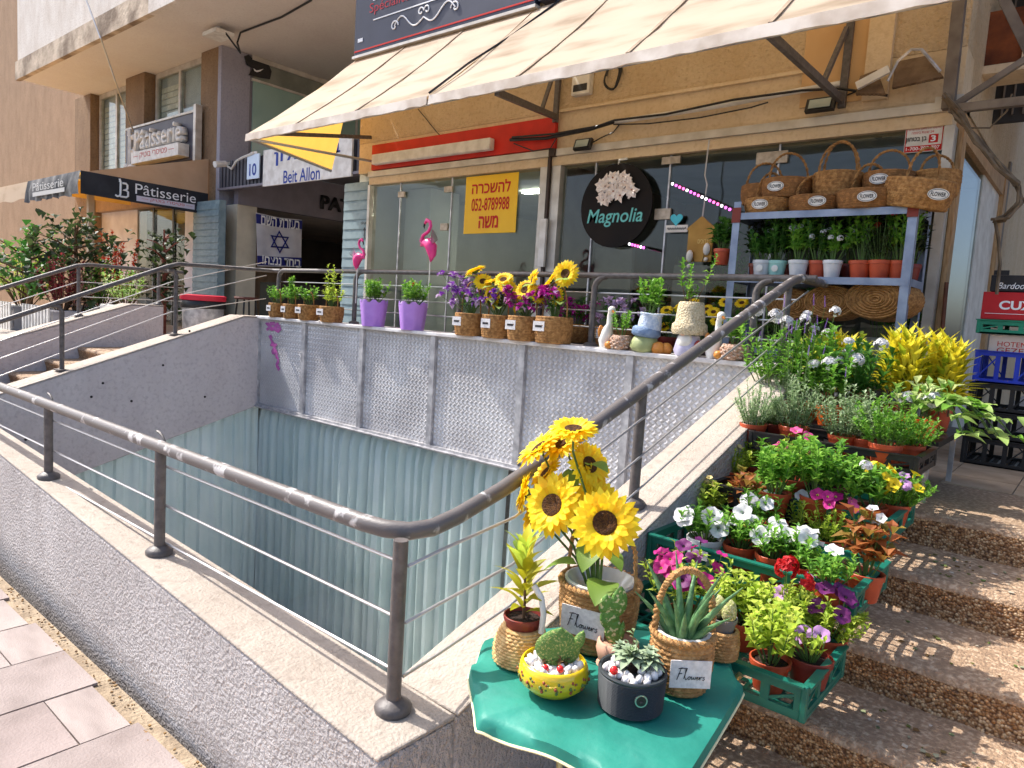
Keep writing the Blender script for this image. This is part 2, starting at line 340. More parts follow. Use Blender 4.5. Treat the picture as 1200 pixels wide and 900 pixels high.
mb.add(vs, fq); part(T, 'coping', mb, coping_c)
# metal clad parapet
T = thing('metal_parapet', 'parapet clad in woven pattern metal panels under the row of flower pots', 'parapet', (-4.3, 4.3, 0))
part(T, 'core_wall', MB().box(-7.1,-1.3,4.225,4.43,.40,1.36), gray_smooth)
MUL = [-7.125,-6.254,-5.322,-4.364,-3.391,-2.455,-1.585]
for x in MUL: part(T, 'mullion', MB().box(x-.028, x+.028, 4.172, 4.224, .43, 1.358), steel_c)
part(T, 'bottom_rail', MB().box(-7.1,-1.56,4.165,4.224,.385,.43).box(-7.1,-1.56,4.14,4.165,.40,.408), steel_c)
bevel(part(T, 'ledge', MB().box(-7.14,-1.5,4.15,4.46,1.362,1.392), M('ledge_paint', L(226,222,218), L(196,190,186), 9, .6, bump=.15)), .006)
weave_m = M('woven_sheet_metal', L(208,205,203), L(176,172,171), 2.2, .42, metal=.25, spec=.6)
def weave(x0, x1, z0, z1, y, p=.048, h=.007):
    b = MB(); b.add([(x0,y,z0),(x1,y,z0),(x1,y,z1),(x0,y,z1)], [(0,1,2,3)])
    nz = int((z1-z0)/(p/2)); nx = int((x1-x0)/p)
    for j in range(nz):
        for i in range(nx):
            cx = x0+p*(i+.5+(.5 if j % 2 else 0)); cz = z0+p/2*(j+1); a = p/2-.001; d = p*.30
            if cx+a > x1 or cz+a > z1 or cx-a < x0 or cz-a < z0: continue
            s = 1 if j % 2 else -1
            q = [(cx-a,y-.0005,cz),(cx,y-.0005,cz-a),(cx+a,y-.0005,cz),(cx,y-.0005,cz+a),(cx-d/2,y-h,cz-s*d/2),(cx+d/2,y-h,cz+s*d/2)]
            if s > 0: f = [(0,1,4),(1,2,5,4),(2,3,5),(3,0,4,5)]
            else: f = [(0,1,5,4),(1,2,5),(2,3,4,5),(3,0,4)]
            b.add(q, f)
    return b
for a, c in zip(MUL[:-1], MUL[1:]): part(T, 'metal_panel', weave(a+.02, c-.02, .425, 1.362, 4.205), weave_m)
mb = MB()           # spray paint scrawl
rs = random.Random(11)
for q0, nn, sx, sy, dr in (((312,382),22,.75,.1,3.2),((316,392),16,.35,1.6,2.2),((322,402),16,.25,2.2,1.6)):
    path = [P(q0[0]+i*sx+dr*math.sin(i*1.5), q0[1]+i*sy+dr*1.3*math.cos(i*1.1), y=4.192) for i in range(nn)]; mb.tube(path, [.013+.012*rs.random() for _ in path], 5)
for v in range(len(mb.v)): mb.v[v] = (mb.v[v][0], 4.196+(mb.v[v][1]-4.192)*.1, mb.v[v][2])
part(T, 'graffiti_scrawl', mb, M('magenta_spray', L(176,70,150), L(160,96,150), 20, .7))
# basement shop front: glass with a pleated curtain behind it
T = thing('basement_window', 'basement glass front with a pale teal pleated curtain behind it', 'window', (-6, 4.25, -2.4))
for k in range(5): part(T, 'glass_pane', MB().box(-7.06+1.1*k, -7.06+1.1*k+1.093, 4.20, 4.208, -1.98, .384), glass_b)
for k in range(2): y0, y1 = 1.42+1.39*k, 1.42+1.39*k+1.383; part(T, 'glass_pane', MB().add([(-7.105,y0,-1.98),(-7.105,y1,-1.98),(-7.105,y1,zb_(y1)-.01),(-7.105,y0,zb_(y0)-.01)], [(0,1,2,3)]), glass_b)
part(T, 'head_frame', MB().box(-7.08,-1.57,4.20,4.224,.387,.399), alum_c)
def pleats(x0, x1, z0, z1, y, p=.135, seed=1):
    rn = random.Random(seed); b = MB(); xs = []; x = x0
    while x < x1: 
        q = p*rn.uniform(.7, 1.3)
        for fx, h in ((0,0),(.06,.02),(.14,.065),(.48,.075),(.60,.06),(.68,.01)): xs.append((x+fx*q, h*rn.uniform(.7,1.3)))
        x += q
    zz = [z0, (z0+z1)/2, z1-.16, z1-.05, z1]; n = len(xs)
    vs = [(x+.006*math.sin(z*3+x*7), y-h*(1 if z < z1-.1 else .75 if z < z1-.02 else .35), z) for z in zz for x, h in xs]
    return b.add(vs, [(j*n+i, j*n+i+1, (j+1)*n+i+1, (j+1)*n+i) for j in range(len(zz)-1) for i in range(n-1)])
for k, (a, c) in enumerate(((-7.26,-5.3),(-5.28,-3.55),(-3.53,-1.57))): part(T, 'curtain', pleats(a, c, -1.98, .37, 4.33, seed=k), curtain_c, 60)
b = pleats(1.42, 4.25, -1.98, .5, 0, seed=8); b.v = [(-7.16+y*.6, x, min(z, zb_(x)+.06) if z > -1.9 else z) for x, y, z in b.v]; part(T, 'curtain', b, curtain_c, 60)
struct('basement_floor', MB().box(-7.1,-1.56,1.41,4.22,-2.1,-1.99), M('pale_bounce_floor', L(222,218,210), L(206,202,194), 3, .6))  # unseen floor, made pale and shallow to bounce light onto the curtain
struct('basement_wall', MB().box(-7.5,-1.3,4.45,4.55,-2.4,.81).box(-7.5,-7.41,1.41,4.45,-2.4,-.2), white_p)
W2 = [o for o in bpy.data.objects if o.name.startswith('stair_side_wall') and o.parent is None and abs(o.location.x+7.25) < .01][0]
for px, py in ((120.5,449),(154,470),(240,465),(191,428),(107,465),(222,388),(60,492),(30,515)):
    c = P(px, py, x=-7.0995); part(W2, 'tie_hole', MB().tube([c, c+Vector((.004,0,0))], .012, 8), ink_d)
# ================================================================ railings
def arc(c, r, a0, a1, u, v, n=6):
    c, u, v = Vector(c), Vector(u), Vector(v)
    return [c+u*r*math.cos(a0+(a1-a0)*i/n)+v*r*math.sin(a0+(a1-a0)*i/n) for i in range(n+1)]
def post_mb(x, y, zb, zt, r=.0215):
    b = MB(); b.tube([(x,y,zb),(x,y,zt)], r, 12)
    b.lathe([(.052,zb),(.054,zb+.016),(.044,zb+.026),(.03,zb+.034),(r,zb+.038)], 14, (x,y,0)); return b
zrail = lambda y: 1.905-.345*(4.25-y)
T = thing('handrail', 'thick worn gray pipe handrail with steel wires on the low front wall', 'railing', (-1.43, 1.284, .45))
path = [(x, 1.284, .968) for x in (-12,-9,-6,-4,-2.5,-1.72)]+[(-1.6,1.289,.966),(-1.52,1.305,.964),(-1.463,1.345,.963),(-1.437,1.41,.967),(-1.43,1.5,.985)]+[(-1.43,y,zrail(y)+.01*(y<1.8)) for y in (1.7,2.2,3,3.8,4.1)]+[(-1.43,4.2,1.884),(-1.43,4.32,1.905),(-1.43,4.6,1.905),(-1.43,4.95,1.90)]
part(T, 'top_rail', MB().tube(path, .026, 14), rail_worn, 60)
for x in (-1.43,-2.90,-4.21,-5.55,-6.9): part(T, 'post', post_mb(x if x<-1.5 else -1.437, 1.284 if x<-1.5 else 1.292, zf(x)+.013, .955), rail_c, 60)
for x in (-2.90,-4.21): part(T, 'rail_bracket', MB().tube(arc((x-.09,1.31,.93),.085,0,1.6,(1,0,0),(0,0,1)), .006, 6), rail_c, 60)
for y in (2.55, 4.12): part(T, 'post', post_mb(-1.43, y, zr(y)+.013, zrail(y)-.01), rail_c, 60)
WZ = [.885,.722,.565]
for k, z in enumerate(WZ):
    part(T, 'wire_rail', MB().tube([(-12,1.306,z-.01),(-1.44,1.306,z)], .0052, 6), wire_c, 60)
    d = (.10,.26,.40)[k]
    part(T, 'wire_rail', MB().tube([(-1.412,1.30,z),(-1.408,1.42,z+.02),(-1.408,1.75,zrail(1.75)-d),(-1.408,4.4,zrail(4.4)-d-.02)], .005, 6), wire_c, 60)
RY = 4.34
T = thing('handrail', 'gray tubular railing with curved ends behind the row of flower pots', 'railing', (-4.3, RY, 1.39))
cp = [-7.0,-5.66,-4.24,-2.89,-1.70]
part(T, 'top_rail', MB().tube([(-6.92,RY,1.895),(-1.35,RY,1.905)], .022, 10), rail_c, 60)
for x in cp:
    b = MB(); b.tube([(x,RY,1.392),(x,RY,1.80)]+arc((x+.095,RY,1.80),.095,math.pi,math.pi/2,(1,0,0),(0,0,1),7), .0225, 10)
    b.lathe([(.05,1.392),(.05,1.41),(.024,1.42)], 12, (x,RY,0)); part(T, 'post', b, rail_c, 60)
for z in (1.775,1.645,1.525): part(T, 'wire_rail', MB().tube([(-7,RY+.025,z),(-1.45,RY+.025,z+.005)], .0055, 6), wire_c, 60)
T = thing('handrail', 'gray pipe rail rising along the near side of the left steps', 'railing', (-7.25, 2.8, .9))
r1 = lambda y: 1.866-.42*(3.32-y)
part(T, 'top_rail', MB().tube([(-7.25,.9,r1(.9)),(-7.25,3.25,r1(3.25)),(-7.25,3.36,1.872),(-7.25,4.40,1.895),(-7.1,4.42,1.895)], .022, 10), rail_c, 60)
for y in (2.32, 3.34):
    b = MB(); zt = r1(min(y-.08,3.2)); b.tube([(-7.25,y,zl(y)+.01),(-7.25,y,zt-.06),(-7.25,y-.025,zt-.015),(-7.25,y-.08,zt-.01)], .021, 10); b.box(-7.32,-7.18,y-.05,y+.05,zl(y)+.012,zl(y)+.024); part(T, 'post', b, rail_c, 60)
for d in (.17,.32,.47): part(T, 'wire_rail', MB().tube([(-7.27,.9,r1(.9)-d),(-7.27,3.3,r1(3.3)-d),(-7.27,4.35,r1(3.3)-d+.30)] if d<.4 else [(-7.27,.9,r1(.9)-d),(-7.27,3.3,r1(3.3)-d),(-7.27,4.35,1.58)], .005, 6), wire_c, 60)
T = thing('handrail', 'gray pipe rail on the far wall of the left steps, planters behind', 'railing', (-9.15, 2.8, .9))
r2 = lambda y: 1.835-.42*(3.12-y)
part(T, 'top_rail', MB().tube([(-9.15,.9,r2(.9)),(-9.15,3.08,r2(3.08)),(-9.15,3.2,1.84),(-9.15,4.3,1.84)], .022, 10), rail_c, 60)
for y in (1.9, 3.1, 4.0): part(T, 'post', post_mb(-9.15, y, z2(y)+.01, min(r2(y),1.835), .02), rail_c, 60)
for d in (.19,.36): part(T, 'wire_rail', MB().tube([(-9.17,.9,r2(.9)-d),(-9.17,3.1,r2(3.1)-d),(-9.17,4.3,1.835-d)], .005, 6), wire_c, 60)
# ================================================================ lettering
def tmesh(s, mat, width=None, height=None, bold=0, shear=0, depth=.002):
    c = bpy.data.curves.new('lettering', 'FONT'); c.body = s; c.size = 1; c.align_x = 'CENTER'; c.align_y = 'CENTER'; c.offset = bold; c.shear = shear; c.extrude = .0; c.resolution_u = 4
    o = bpy.data.objects.new('lettering', c); COL.objects.link(o); bpy.context.view_layer.update()
    me = bpy.data.meshes.new_from_object(o.evaluated_get(bpy.context.evaluated_depsgraph_get())); bpy.data.objects.remove(o); bpy.data.curves.remove(c)
    xs = [v.co.x for v in me.vertices]; ys = [v.co.y for v in me.vertices]
    cx, cy = (min(xs)+max(xs))/2, (min(ys)+max(ys))/2; w_, h_ = max(xs)-min(xs), max(ys)-min(ys)
    sx = width/w_ if width else None; sy = height/h_ if height else None; sx = sx or sy; sy = sy or sx
    for v in me.vertices: v.co = ((v.co.x-cx)*sx, (v.co.y-cy)*sy, 0)
    me.materials.clear(); me.materials.append(mat); return me
def text(T, s, c, mat, right=(1,0,0), up=(0,0,1), width=None, height=None, bold=0, shear=0, name='lettering', lift=.003, depth=0):
    """flat lettering as one part, centred at world point c"""
    r, u = Vector(right).normalized(), Vector(up).normalized(); n = r.cross(u)
    me = tmesh(s, mat, width, height, bold, shear)
    m = Matrix((r, u, n)).transposed().to_4x4(); me.transform(m)
    off = Vector((0,0,0)); q = T
    while q is not None: off += q.location; q = q.parent
    o = link(name, me, T, Vector(c)+n*lift-off)
    if depth:
        sd = o.modifiers.new('thick', 'SOLIDIFY'); sd.thickness = depth; sd.offset = 1
    return o
def strokes(T, polys, c, mat, right, up, size, r, name='lettering', lift=.002):
    """handwritten strokes: polylines in a unit frame swept as thin flat ribbons"""
    R_, U_ = Vector(right).normalized(), Vector(up).normalized(); n = R_.cross(U_); b = MB()
    for pl in polys: b.tube([Vector(c)+R_*(x*size)+U_*(y*size)+n*lift for x, y in pl], r, 5)
    return part(T, name, b, mat)
HB = lambda s: s[::-1]
red_i = M('red_ink', L(196,30,24), rough=.7); blue_i = M('blue_ink', L(34,62,150), rough=.7); white_i = M('white_ink', L(240,240,240), rough=.6); black_i = M('black_ink', L(20,20,22), rough=.5)
teal_i = M('teal_ink', L(110,196,190), rough=.6); rose_i = M('rose_ink', L(196,76,76), rough=.7)
# ================================================================ flower shop building
FY = 5.5
B = thing('shop_building', 'ochre stucco building with two glazed shop fronts under the long awning', 'building', (-4, 6, .82))
part(B, 'upper_wall', MB().box(-7.2,-.92,FY,FY+.3,3.50,9), stucco_o)
part(B, 'string_course', MB().box(-4.18,-1.9,FY-.035,FY-.001,3.485,3.51), ochre_s)
part(B, 'lintel', MB().box(-7.2,-.92,FY+.004,FY+.3,3.15,3.498), ochre_s)
part(B, 'head_frame', MB().box(-6.95,-.93,FY-.055,FY+.12,3.085,3.147), alum_c)
part(B, 'head_frame', MB().box(-6.95,-.95,FY-.03,FY+.12,3.0,3.083), ochre_s)
b = part(B, 'red_panel', MB().box(-6.9,-4.2,FY-.05,FY-.002,3.16,3.45), red_p); bevel(b, .006)
lb = bevel(part(B, 'white_trunking', MB().box(-6.80,-4.95,FY-.13,FY-.055,P(600,171,y=FY-.13).z,P(600,157,y=FY-.13).z), white_p), .01)
for x0, x1 in ((-4.36,-4.26),(-4.22,-4.12),(-.99,-.93),(-6.97,-6.93)): part(B, 'window_post', MB().box(x0,x1,FY-.03,FY+.08,.9,2.998), alum_c)
part(B, 'steel_post', MB().box(-4.255,-4.225,FY-.06,FY-.033,.9,3.08).box(-4.24,-4.17,FY-.075,FY-.031,3.08,3.15), M('brown_steel', L(66,50,42), L(50,38,32), 12, .6))
part(B, 'lock_plate', MB().box(-4.275,-4.205,FY-.09,FY-.061,2.05,2.5), white_p)
gx = [-6.925, -6.72, -6.02, -4.37]
def jx(px, y=FY): return P(px, 250, y=y).x
edges_v = [-6.92, jx(467), jx(527), -4.37]; edges_m = [-4.11, -3.75, jx(780), jx(906), -1.0]
for es, nm in ((edges_v, 'v'), (edges_m, 'm')):
    for a, c in zip(es[:-1], es[1:]): part(B, 'glass_pane', MB().box(a+.004, c-.004, FY+.02, FY+.03, .92, 2.998), glass_s)
    for e in es[1:-1]: part(B, 'glass_joint', MB().box(e-.007, e+.007, FY+.012, FY+.032, .92, 2.998), steel_c)
part(B, 'sill', MB().box(-6.95,-.95,FY-.04,FY+.1,.80,.915), steel_c)
clip_c = M('patch_fitting', L(186,170,150), L(150,136,118), 20, .4, metal=.3)
for px, py, w_, h_ in ((471,228,.11,.06),(526,222,.12,.06),(787,188,.17,.06),(521,266,.11,.075),(777,251,.15,.09),(905,185,.24,.09)):
    c = P(px, py, y=FY+.01); part(B, 'patch_fitting', MB().box(c.x-w_/2, c.x+w_/2, FY-.004, FY+.018, c.z-h_/2, c.z+h_/2), clip_c)
# interiors
in_w = M('interior_plaster', L(206,212,208), L(190,196,192), 2, .8); in_g = M('interior_gray', L(158,164,162), L(140,146,144), 2, .8); in_d = M('interior_dark', L(140,130,118), L(116,106,96), 2, .8)
part(B, 'interior_wall', MB().box(-7.2,-4.3,9.0,9.1,.8,3.3).box(-7.3,-7.2,FY+.1,9.0,.8,3.3), in_w)
part(B, 'interior_wall', MB().box(-4.25,-4.2,FY+.1,9.0,.8,3.3).box(-4.2,-.9,8.2,8.3,.8,3.3), in_d)
part(B, 'interior_ceiling', MB().box(-7.2,-4.26,FY+.1,9.0,3.06,3.14), in_w); part(B, 'interior_ceiling', MB().box(-4.2,-.95,FY+.1,8.2,3.06,3.14), in_g)
part(B, 'interior_column', MB().box(-7.0,-6.55,6.1,6.6,.8,3.05), in_w)
part(B, 'interior_panel', MB().box(-6.3,-4.5,8.2,8.26,.85,2.65), in_g); part(B, 'interior_counter', MB().box(-6.2,-4.8,7.6,8.0,.82,1.75), M('counter_front', L(96,90,88), L(80,74,72), 4, .6))
for i in range(2): part(B, 'ceiling_lamp', MB().box(-5.6+.8*i,-5.1+.8*i,6.7+.8*i,6.78+.8*i,3.03,3.055), M('lamp_tube', (1,.95,.8), emit=18))
part(B, 'interior_panel', MB().box(-4.05,-3.62,6.05,6.1,.85,2.3).box(-3.3,-2.95,6.3,6.34,1.2,2.15), M('grayed_board', L(140,136,128), L(120,116,110), 5, .7))
part(B, 'interior_shelf', MB().box(-3.6,-1.4,6.9,7.25,1.5,1.53).box(-3.6,-1.4,6.9,7.25,1.95,1.98).box(-3.6,-3.57,6.9,7.25,.85,2.3).box(-1.43,-1.4,6.9,7.25,.85,2.3), M('shelf_board', L(120,100,80), L(96,80,62), 6, .6))
# right end: side wall with glazed door and white panel
part(B, 'side_post', MB().box(-1.0,-.90,5.62,5.75,.82,3.16), wood_f); part(B, 'side_post', MB().box(-1.0,-.90,8.02,8.18,.82,3.16), wood_f); part(B, 'side_rail', MB().box(-.99,-.91,5.75,8.02,2.96,3.12), wood_f)
part(B, 'side_glass', MB().box(-.96,-.95,5.75,7.0,.82,2.96), glass_s); part(B, 'side_panel', MB().box(-.97,-.94,7.0,8.02,.82,2.96), white_p)
part(B, 'side_wall', MB().box(-1.1,-.92,8.18,14,.82,9).box(-1.1,-.921,5.8,8.18,3.16,9), stucco_o)
part(B, 'corner_glass', MB().box(-.935,-.93,FY+.02,5.62,.92,3.0), glass_s)
part(B, 'fascia_end', MB().box(-1.06,-.90,FY-.06,5.75,3.10,3.18), alum_c)
part(B, 'pilaster', MB().box(-1.52,-1.36,FY-.05,FY-.002,3.22,5.2), ochre_s)
part(B, 'flat_panel', MB().box(-1.96,-1.52,FY-.012,FY-.001,3.24,5.2), M('smooth_ochre', L(214,176,128), L(200,160,112), 2, .7))
# upper sign
sgn = thing('shop_sign', 'navy restaurant sign with white and red lettering above the awning', 'sign', (-5.8, 5.4, 4.47))
part(sgn, 'sign_board', MB().box(-7.19,-4.47,5.36,5.44,4.47,5.75), navy_s); part(sgn, 'sign_edge', MB().box(-7.19,-4.44,5.33,5.45,4.44,4.468), alum_c)
part(sgn, 'red_line', MB().box(-7.18,-4.48,5.354,5.359,4.515,4.53), red_i)
def on(px, py, y): return P(px, py, y=y)
text(sgn, 'LES SA', (-6.5,5.358,5.16), white_i, width=.74, height=.26)
text(sgn, 'Spécialité Tunisienne et', (-6.05,5.358,4.945), M('crimson_ink', L(190,44,58), rough=.6), width=1.75, height=.135)
part(sgn, 'white_rule', MB().box(-6.85,-4.9,5.353,5.358,4.815,4.828), white_i)
sw1 = [(math.cos(a)*.09*(1-a/9)-.42, math.sin(a)*.09*(1-a/9)) for a in np.linspace(0, 7, 22)]
curl = [[(-.5+.5*t, .10*math.sin(t*6.3)*(1-.5*t)) for t in np.linspace(0, 1, 16)], [(.5-.5*t, .10*math.sin(t*6.3)*(1-.5*t)) for t in np.linspace(0, 1, 16)],
        [(-.5+.07*math.cos(a)*(1-a/8), -.0+.07*math.sin(a)*(1-a/8)) for a in np.linspace(0, 6, 16)], [(.5-.07*math.cos(a)*(1-a/8), .07*math.sin(a)*(1-a/8)) for a in np.linspace(0, 6, 16)],
        [(.05*math.cos(a)*(1-a/9)-.05, .07+.05*math.sin(a)*(1-a/9)) for a in np.linspace(0, 6, 14)], [(-.05*math.cos(a)*(1-a/9)+.05, .07+.05*math.sin(a)*(1-a/9)) for a in np.linspace(0, 6, 14)]]
strokes(sgn, curl, (-6.0,5.357,4.68), white_i, (1,0,0), (0,0,1), .95, .008, 'ornament')
part(sgn, 'maker_mark', MB().box(-7.12,-7.03,5.353,5.358,4.62,4.66), white_i)
part(B, 'upper_window', MB().box(-4.4,-2.5,5.42,5.5,4.52,6.2), M('upper_glass', L(150,186,200), L(120,150,166), 2, .15)); part(B, 'window_post', MB().box(-4.43,-4.30,5.36,5.5,4.50,6.2), navy_s)
# ================================================================ awnings
seam_c = M('awning_seam', L(176,156,132), L(130,110,90), 4, .85)
AY, AZ = 4.1, 3.245; WY, WZT = 5.42, 4.47
def awning(x0, x1, label, leftend, wx0=None):
    T = thing('awning', label, 'awning', ((x0+x1)/2, WY, AZ)); n = 14; rn = random.Random(int(x0*10)); wx0 = x0 if wx0 is None else wx0
    b = MB(); rows = 8; vs = []
    for j in range(rows+1):
        t = j/rows
        for i in range(n+1):
            s = i/n; xa = x0+(x1-x0)*s; xb = wx0+(x1-wx0)*s
            vs.append((xa+(xb-xa)*t, AY+(WY-AY)*t, AZ+.07+(WZT-AZ-.07)*t-.035*math.sin(t*math.pi)+rn.uniform(-.006,.006)*(0<j<rows)))
    b.add(vs, [(j*(n+1)+i, j*(n+1)+i+1, (j+1)*(n+1)+i+1, (j+1)*(n+1)+i) for j in range(rows) for i in range(n)])
    part(T, 'canopy', b, fabric_c, 60)
    for q in range(1, max(2, int((x1-x0)/.8))):
        s = q/max(2, int((x1-x0)/.8)); b = MB(); pts = []
        for j in range(13): t = j/12; xa = x0+(x1-x0)*s; xb = wx0+(x1-wx0)*s; pts.append((xa+(xb-xa)*t, AY+(WY-AY)*t, AZ+.079+(WZT-AZ-.07)*t-.035*math.sin(t*math.pi)))
        for k_ in range(12): b.bar(pts[k_], pts[k_+1], .028, .006)
        part(T, 'seam', b, seam_c)
    b = MB(); vs = []
    for i in range(41):
        x = x0+(x1-x0)*i/40; vs += [(x, AY-.004, AZ+.075), (x, AY-.012, AZ+rn.uniform(-.008,.006)), (x, AY+.004, AZ+.0+rn.uniform(-.006,.004))]
    b.add(vs, [(3*i+k, 3*i+k+1, 3*i+4+k, 3*i+3+k) for i in range(40) for k in range(2)]); part(T, 'valance', b, valance_w, 50)
    part(T, 'front_bar', MB().box(x0+.01, x1-.01, AY+.006, AY+.045, AZ+.01, AZ+.05), steel_c)
    if leftend:
        part(T, 'end_curtain', MB().add([(x0+.01,AY+.01,AZ+.02),(x0-.42,5.5,AZ-.03),(wx0,WY,WZT-.02)], [(0,1,2)]), fabric_y)
        part(T, 'side_arm', MB().tube([(x0+.03,AY+.02,AZ+.03),(x0-.40,5.48,AZ-.02)], .018, 6).tube([(x0+.03,AY+.02,AZ+.03),(x0+.45,5.48,AZ+.02)], .016, 6), wire_c)
    return T
A1 = awning(-7.33,-4.50,'cream canvas awning section with a glowing side curtain at its left end', True, -7.2)
A2 = awning(-4.48,-.74,'cream canvas awning section over the flower shop door and shelf', False)
for px0, py0, px1, py1, AA in ((582,108,651,137,A1),(893,32,987,118,A2)):
    a = P(px0, py0, y=AY+.05); b_ = P(px1, py1, y=FY-.05); top = Vector((b_.x, FY-.04, b_.z+.62))
    part(AA, 'support_arm', MB().bar(a, b_, .035, .05), rail_c); part(AA, 'wall_bracket', MB().bar(b_-Vector((0,0,.05)), top, .05, .03, (0,1,0)), rail_c)
    part(AA, 'strut', MB().bar(a.lerp(b_, .72), (b_.x-.02, FY-.05, b_.z+.5), .03, .03), rail_c)
part(A1, 'support_arm', MB().bar((-6.85,AY+.05,AZ+.04), (-6.95,FY-.03,3.55), .03, .04), rail_c)
part(A1, 'seam_cord', MB().tube([(-4.47,AY-.01,AZ+.09),(-4.45,4.5,AZ+.44),(-4.43,5.0,AZ+.82),(-4.2,5.42,WZT+.02)], .010, 5), black_p)
# ================================================================ office building on the left
T = thing('apartment_building', 'pale concrete building with an overhanging upper floor above the bakery', 'building', (-14, 6.6, .8))
SZ = 5.95
part(T, 'overhang_slab', MB().box(-18.75,-7.25,5.22,16,SZ,SZ+.25), soffit_c)
part(T, 'slab_edge', MB().box(-18.8,-12.2,5.12,5.219,SZ-.02,SZ+.36), M('worn_concrete_edge', L(206,186,162), L(126,106,86), 2.5, .85, bump=.5, bscale=20))
part(T, 'slab_edge', MB().box(-12.2,-7.25,5.12,5.219,SZ-.02,SZ+.36), pale_wall)
part(T, 'balcony_wall', MB().box(-18.8,-7.25,5.17,5.4,SZ+.385,9.6), pale_wall); part(T, 'balcony_wall', MB().box(-18.8,-18.6,5.4,6.8,SZ+.255,9.6), pale_wall)
part(T, 'balcony_joint', MB().box(-18.79,-7.26,5.19,5.25,SZ+.361,SZ+.384), M('dark_joint', L(84,72,62), L(64,54,46), 8, .9))
bevel(part(T, 'column', MB().box(-13.25,-12.62,6.5,7.0,.82,SZ-.003), column_b)); bevel(part(T, 'column', MB().box(-12.619,-12.5,6.495,7.05,.82,SZ-.003), column_p))
bevel(part(T, 'column', MB().box(-16.35,-15.45,6.42,6.8,3.9,SZ-.003), column_b)); bevel(part(T, 'column', MB().box(-19.3,-18.35,6.45,6.8,.82,SZ-.003), column_b))
for x0, x1, nm in ((-18.3,-16.4,0),(-15.4,-13.3,1)):
    W = part(T, 'window', MB().box(x0,x1,6.72,6.80,3.9,SZ-.004), M('office_blind', L(196,200,206), L(176,182,190), 3, .6))
    m_ = (x0+x1)/2
    part(W, 'frame', MB().box(x0,x1,6.62,6.70,5.84,SZ-.006).box(x0,x0+.08,6.62,6.70,3.9,5.84).box(x1-.06,x1,6.62,6.70,3.9,5.84).box(m_-.04,m_+.04,6.62,6.70,3.9,5.84), alum_c)
    part(W, 'pane', MB().box(x0+.08,m_-.04,6.65,6.66,3.9,5.84), glass_s); part(W, 'pane', MB().box(m_+.04,x1-.06,6.65,6.66,3.9,5.84), glass_s)
    for i in range(14): part(W, 'blind_slat', MB().box(x0+.1, m_-.05 if nm else x1-.1, 6.70,6.72, 4.0+.12*i, 4.0+.12*i+.095), white_p)
part(T, 'parapet_band', MB().box(-18.3,-13.26,6.55,6.9,3.3,3.9), tan_wall)
part(T, 'ground_floor_wall', MB().box(-19,-16.4,6.7,6.9,.8,3.3), M('pale_plaster', L(226,214,208), L(208,194,188), 3, .8))
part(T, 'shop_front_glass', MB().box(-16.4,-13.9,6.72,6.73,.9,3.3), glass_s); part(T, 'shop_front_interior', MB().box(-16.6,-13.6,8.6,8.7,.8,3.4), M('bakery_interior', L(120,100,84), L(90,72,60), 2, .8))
part(T, 'pilaster', MB().box(-13.88,-13.0,6.55,6.8,.82,3.3), M('white_render', L(226,220,222), L(206,200,204), 3, .7))
for x in (-15.6,-14.7): part(T, 'shop_front_frame', MB().box(x-.03,x+.03,6.69,6.71,.9,3.3), black_p)
# side towards the passage
part(T, 'passage_wall', MB().box(-12.7,-12.51,7.05,16,3.45,SZ-.003), gray_pan)
part(T, 'green_glazing', MB().box(-12.508,-12.48,7.1,9.4,3.95,5.50), glass_g); part(T, 'green_glazing', MB().box(-12.508,-12.48,9.45,15,3.95,5.50), glass_g)
part(T, 'window_bar', MB().box(-12.508,-12.46,7.06,15,5.50,5.54).box(-12.508,-12.46,9.4,9.45,3.95,5.5).box(-12.508,-12.46,7.06,15,5.86,SZ-.004), alum_c)
part(T, 'strip_window', MB().box(-12.50,-12.49,7.1,15,5.54,5.86), M('strip_glass', L(140,142,130), L(116,118,108), 2, .2))
def lg(px, py, X): return P(px, py, x=X)
s0, s1 = lg(290,62,-12.47), lg(318,93,-12.47)
bag = [(286,66),(291,64),(298,71),(308,70),(314,74),(318,84),(316,93),(304,91),(291,88),(296,80),(289,76)]
part(T, 'window_sticker', MB().prism([lg(x, y, -12.475) for x, y in bag], (.012,0,0)), black_p)
sws = [(297,80),(298,83),(301,84.6),(305,83.6),(309,80.6),(304,82),(300.5,82.6),(299,81.6)]
part(T, 'swoosh_mark', MB().prism([lg(x, y, -12.462) for x, y in sws], (.004,0,0)), white_i)
for i in range(5): part(T, 'sill_clutter', MB().box(-12.47,-12.45,8.5+.35*i,8.75+.35*i,5.55,5.66+.08*(i % 3)), M('clutter_pale', L(186,184,172), L(150,148,138), 4, .7))
part(T, 'cladding', MB().box(-12.2,-12.05,6.62,9.05,3.20,3.9).box(-12.6,-12.2,6.9,16,3.3,3.44), gray_pan); part(T, 'cladding', MB().box(-12.2,-12.045,9.07,16,3.20,3.9), gray_pan)
part(T, 'passage_ceiling', MB().box(-12.04,-7.25,6.7,16,3.9,3.98), M('passage_ceiling_paint', L(120,116,116), L(104,100,100), 2, .8))
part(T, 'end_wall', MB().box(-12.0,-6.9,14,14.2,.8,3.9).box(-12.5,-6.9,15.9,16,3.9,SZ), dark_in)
part(T, 'corner_pillar', MB().box(-12.45,-12.07,6.62,7.0,.82,3.198), M('cream_pillar', L(206,196,172), L(188,178,156), 3, .7))
part(T, 'bakery_interior', MB().box(-17,-16.9,7,16,.8,3.4).box(-17,-12.3,14.5,14.6,.8,3.4), dark_in); part(T, 'bakery_ceiling', MB().box(-17,-12.21,7.0,15,3.21,3.29), M('bakery_ceiling_paint', L(176,164,150), L(156,146,134), 2, .8))
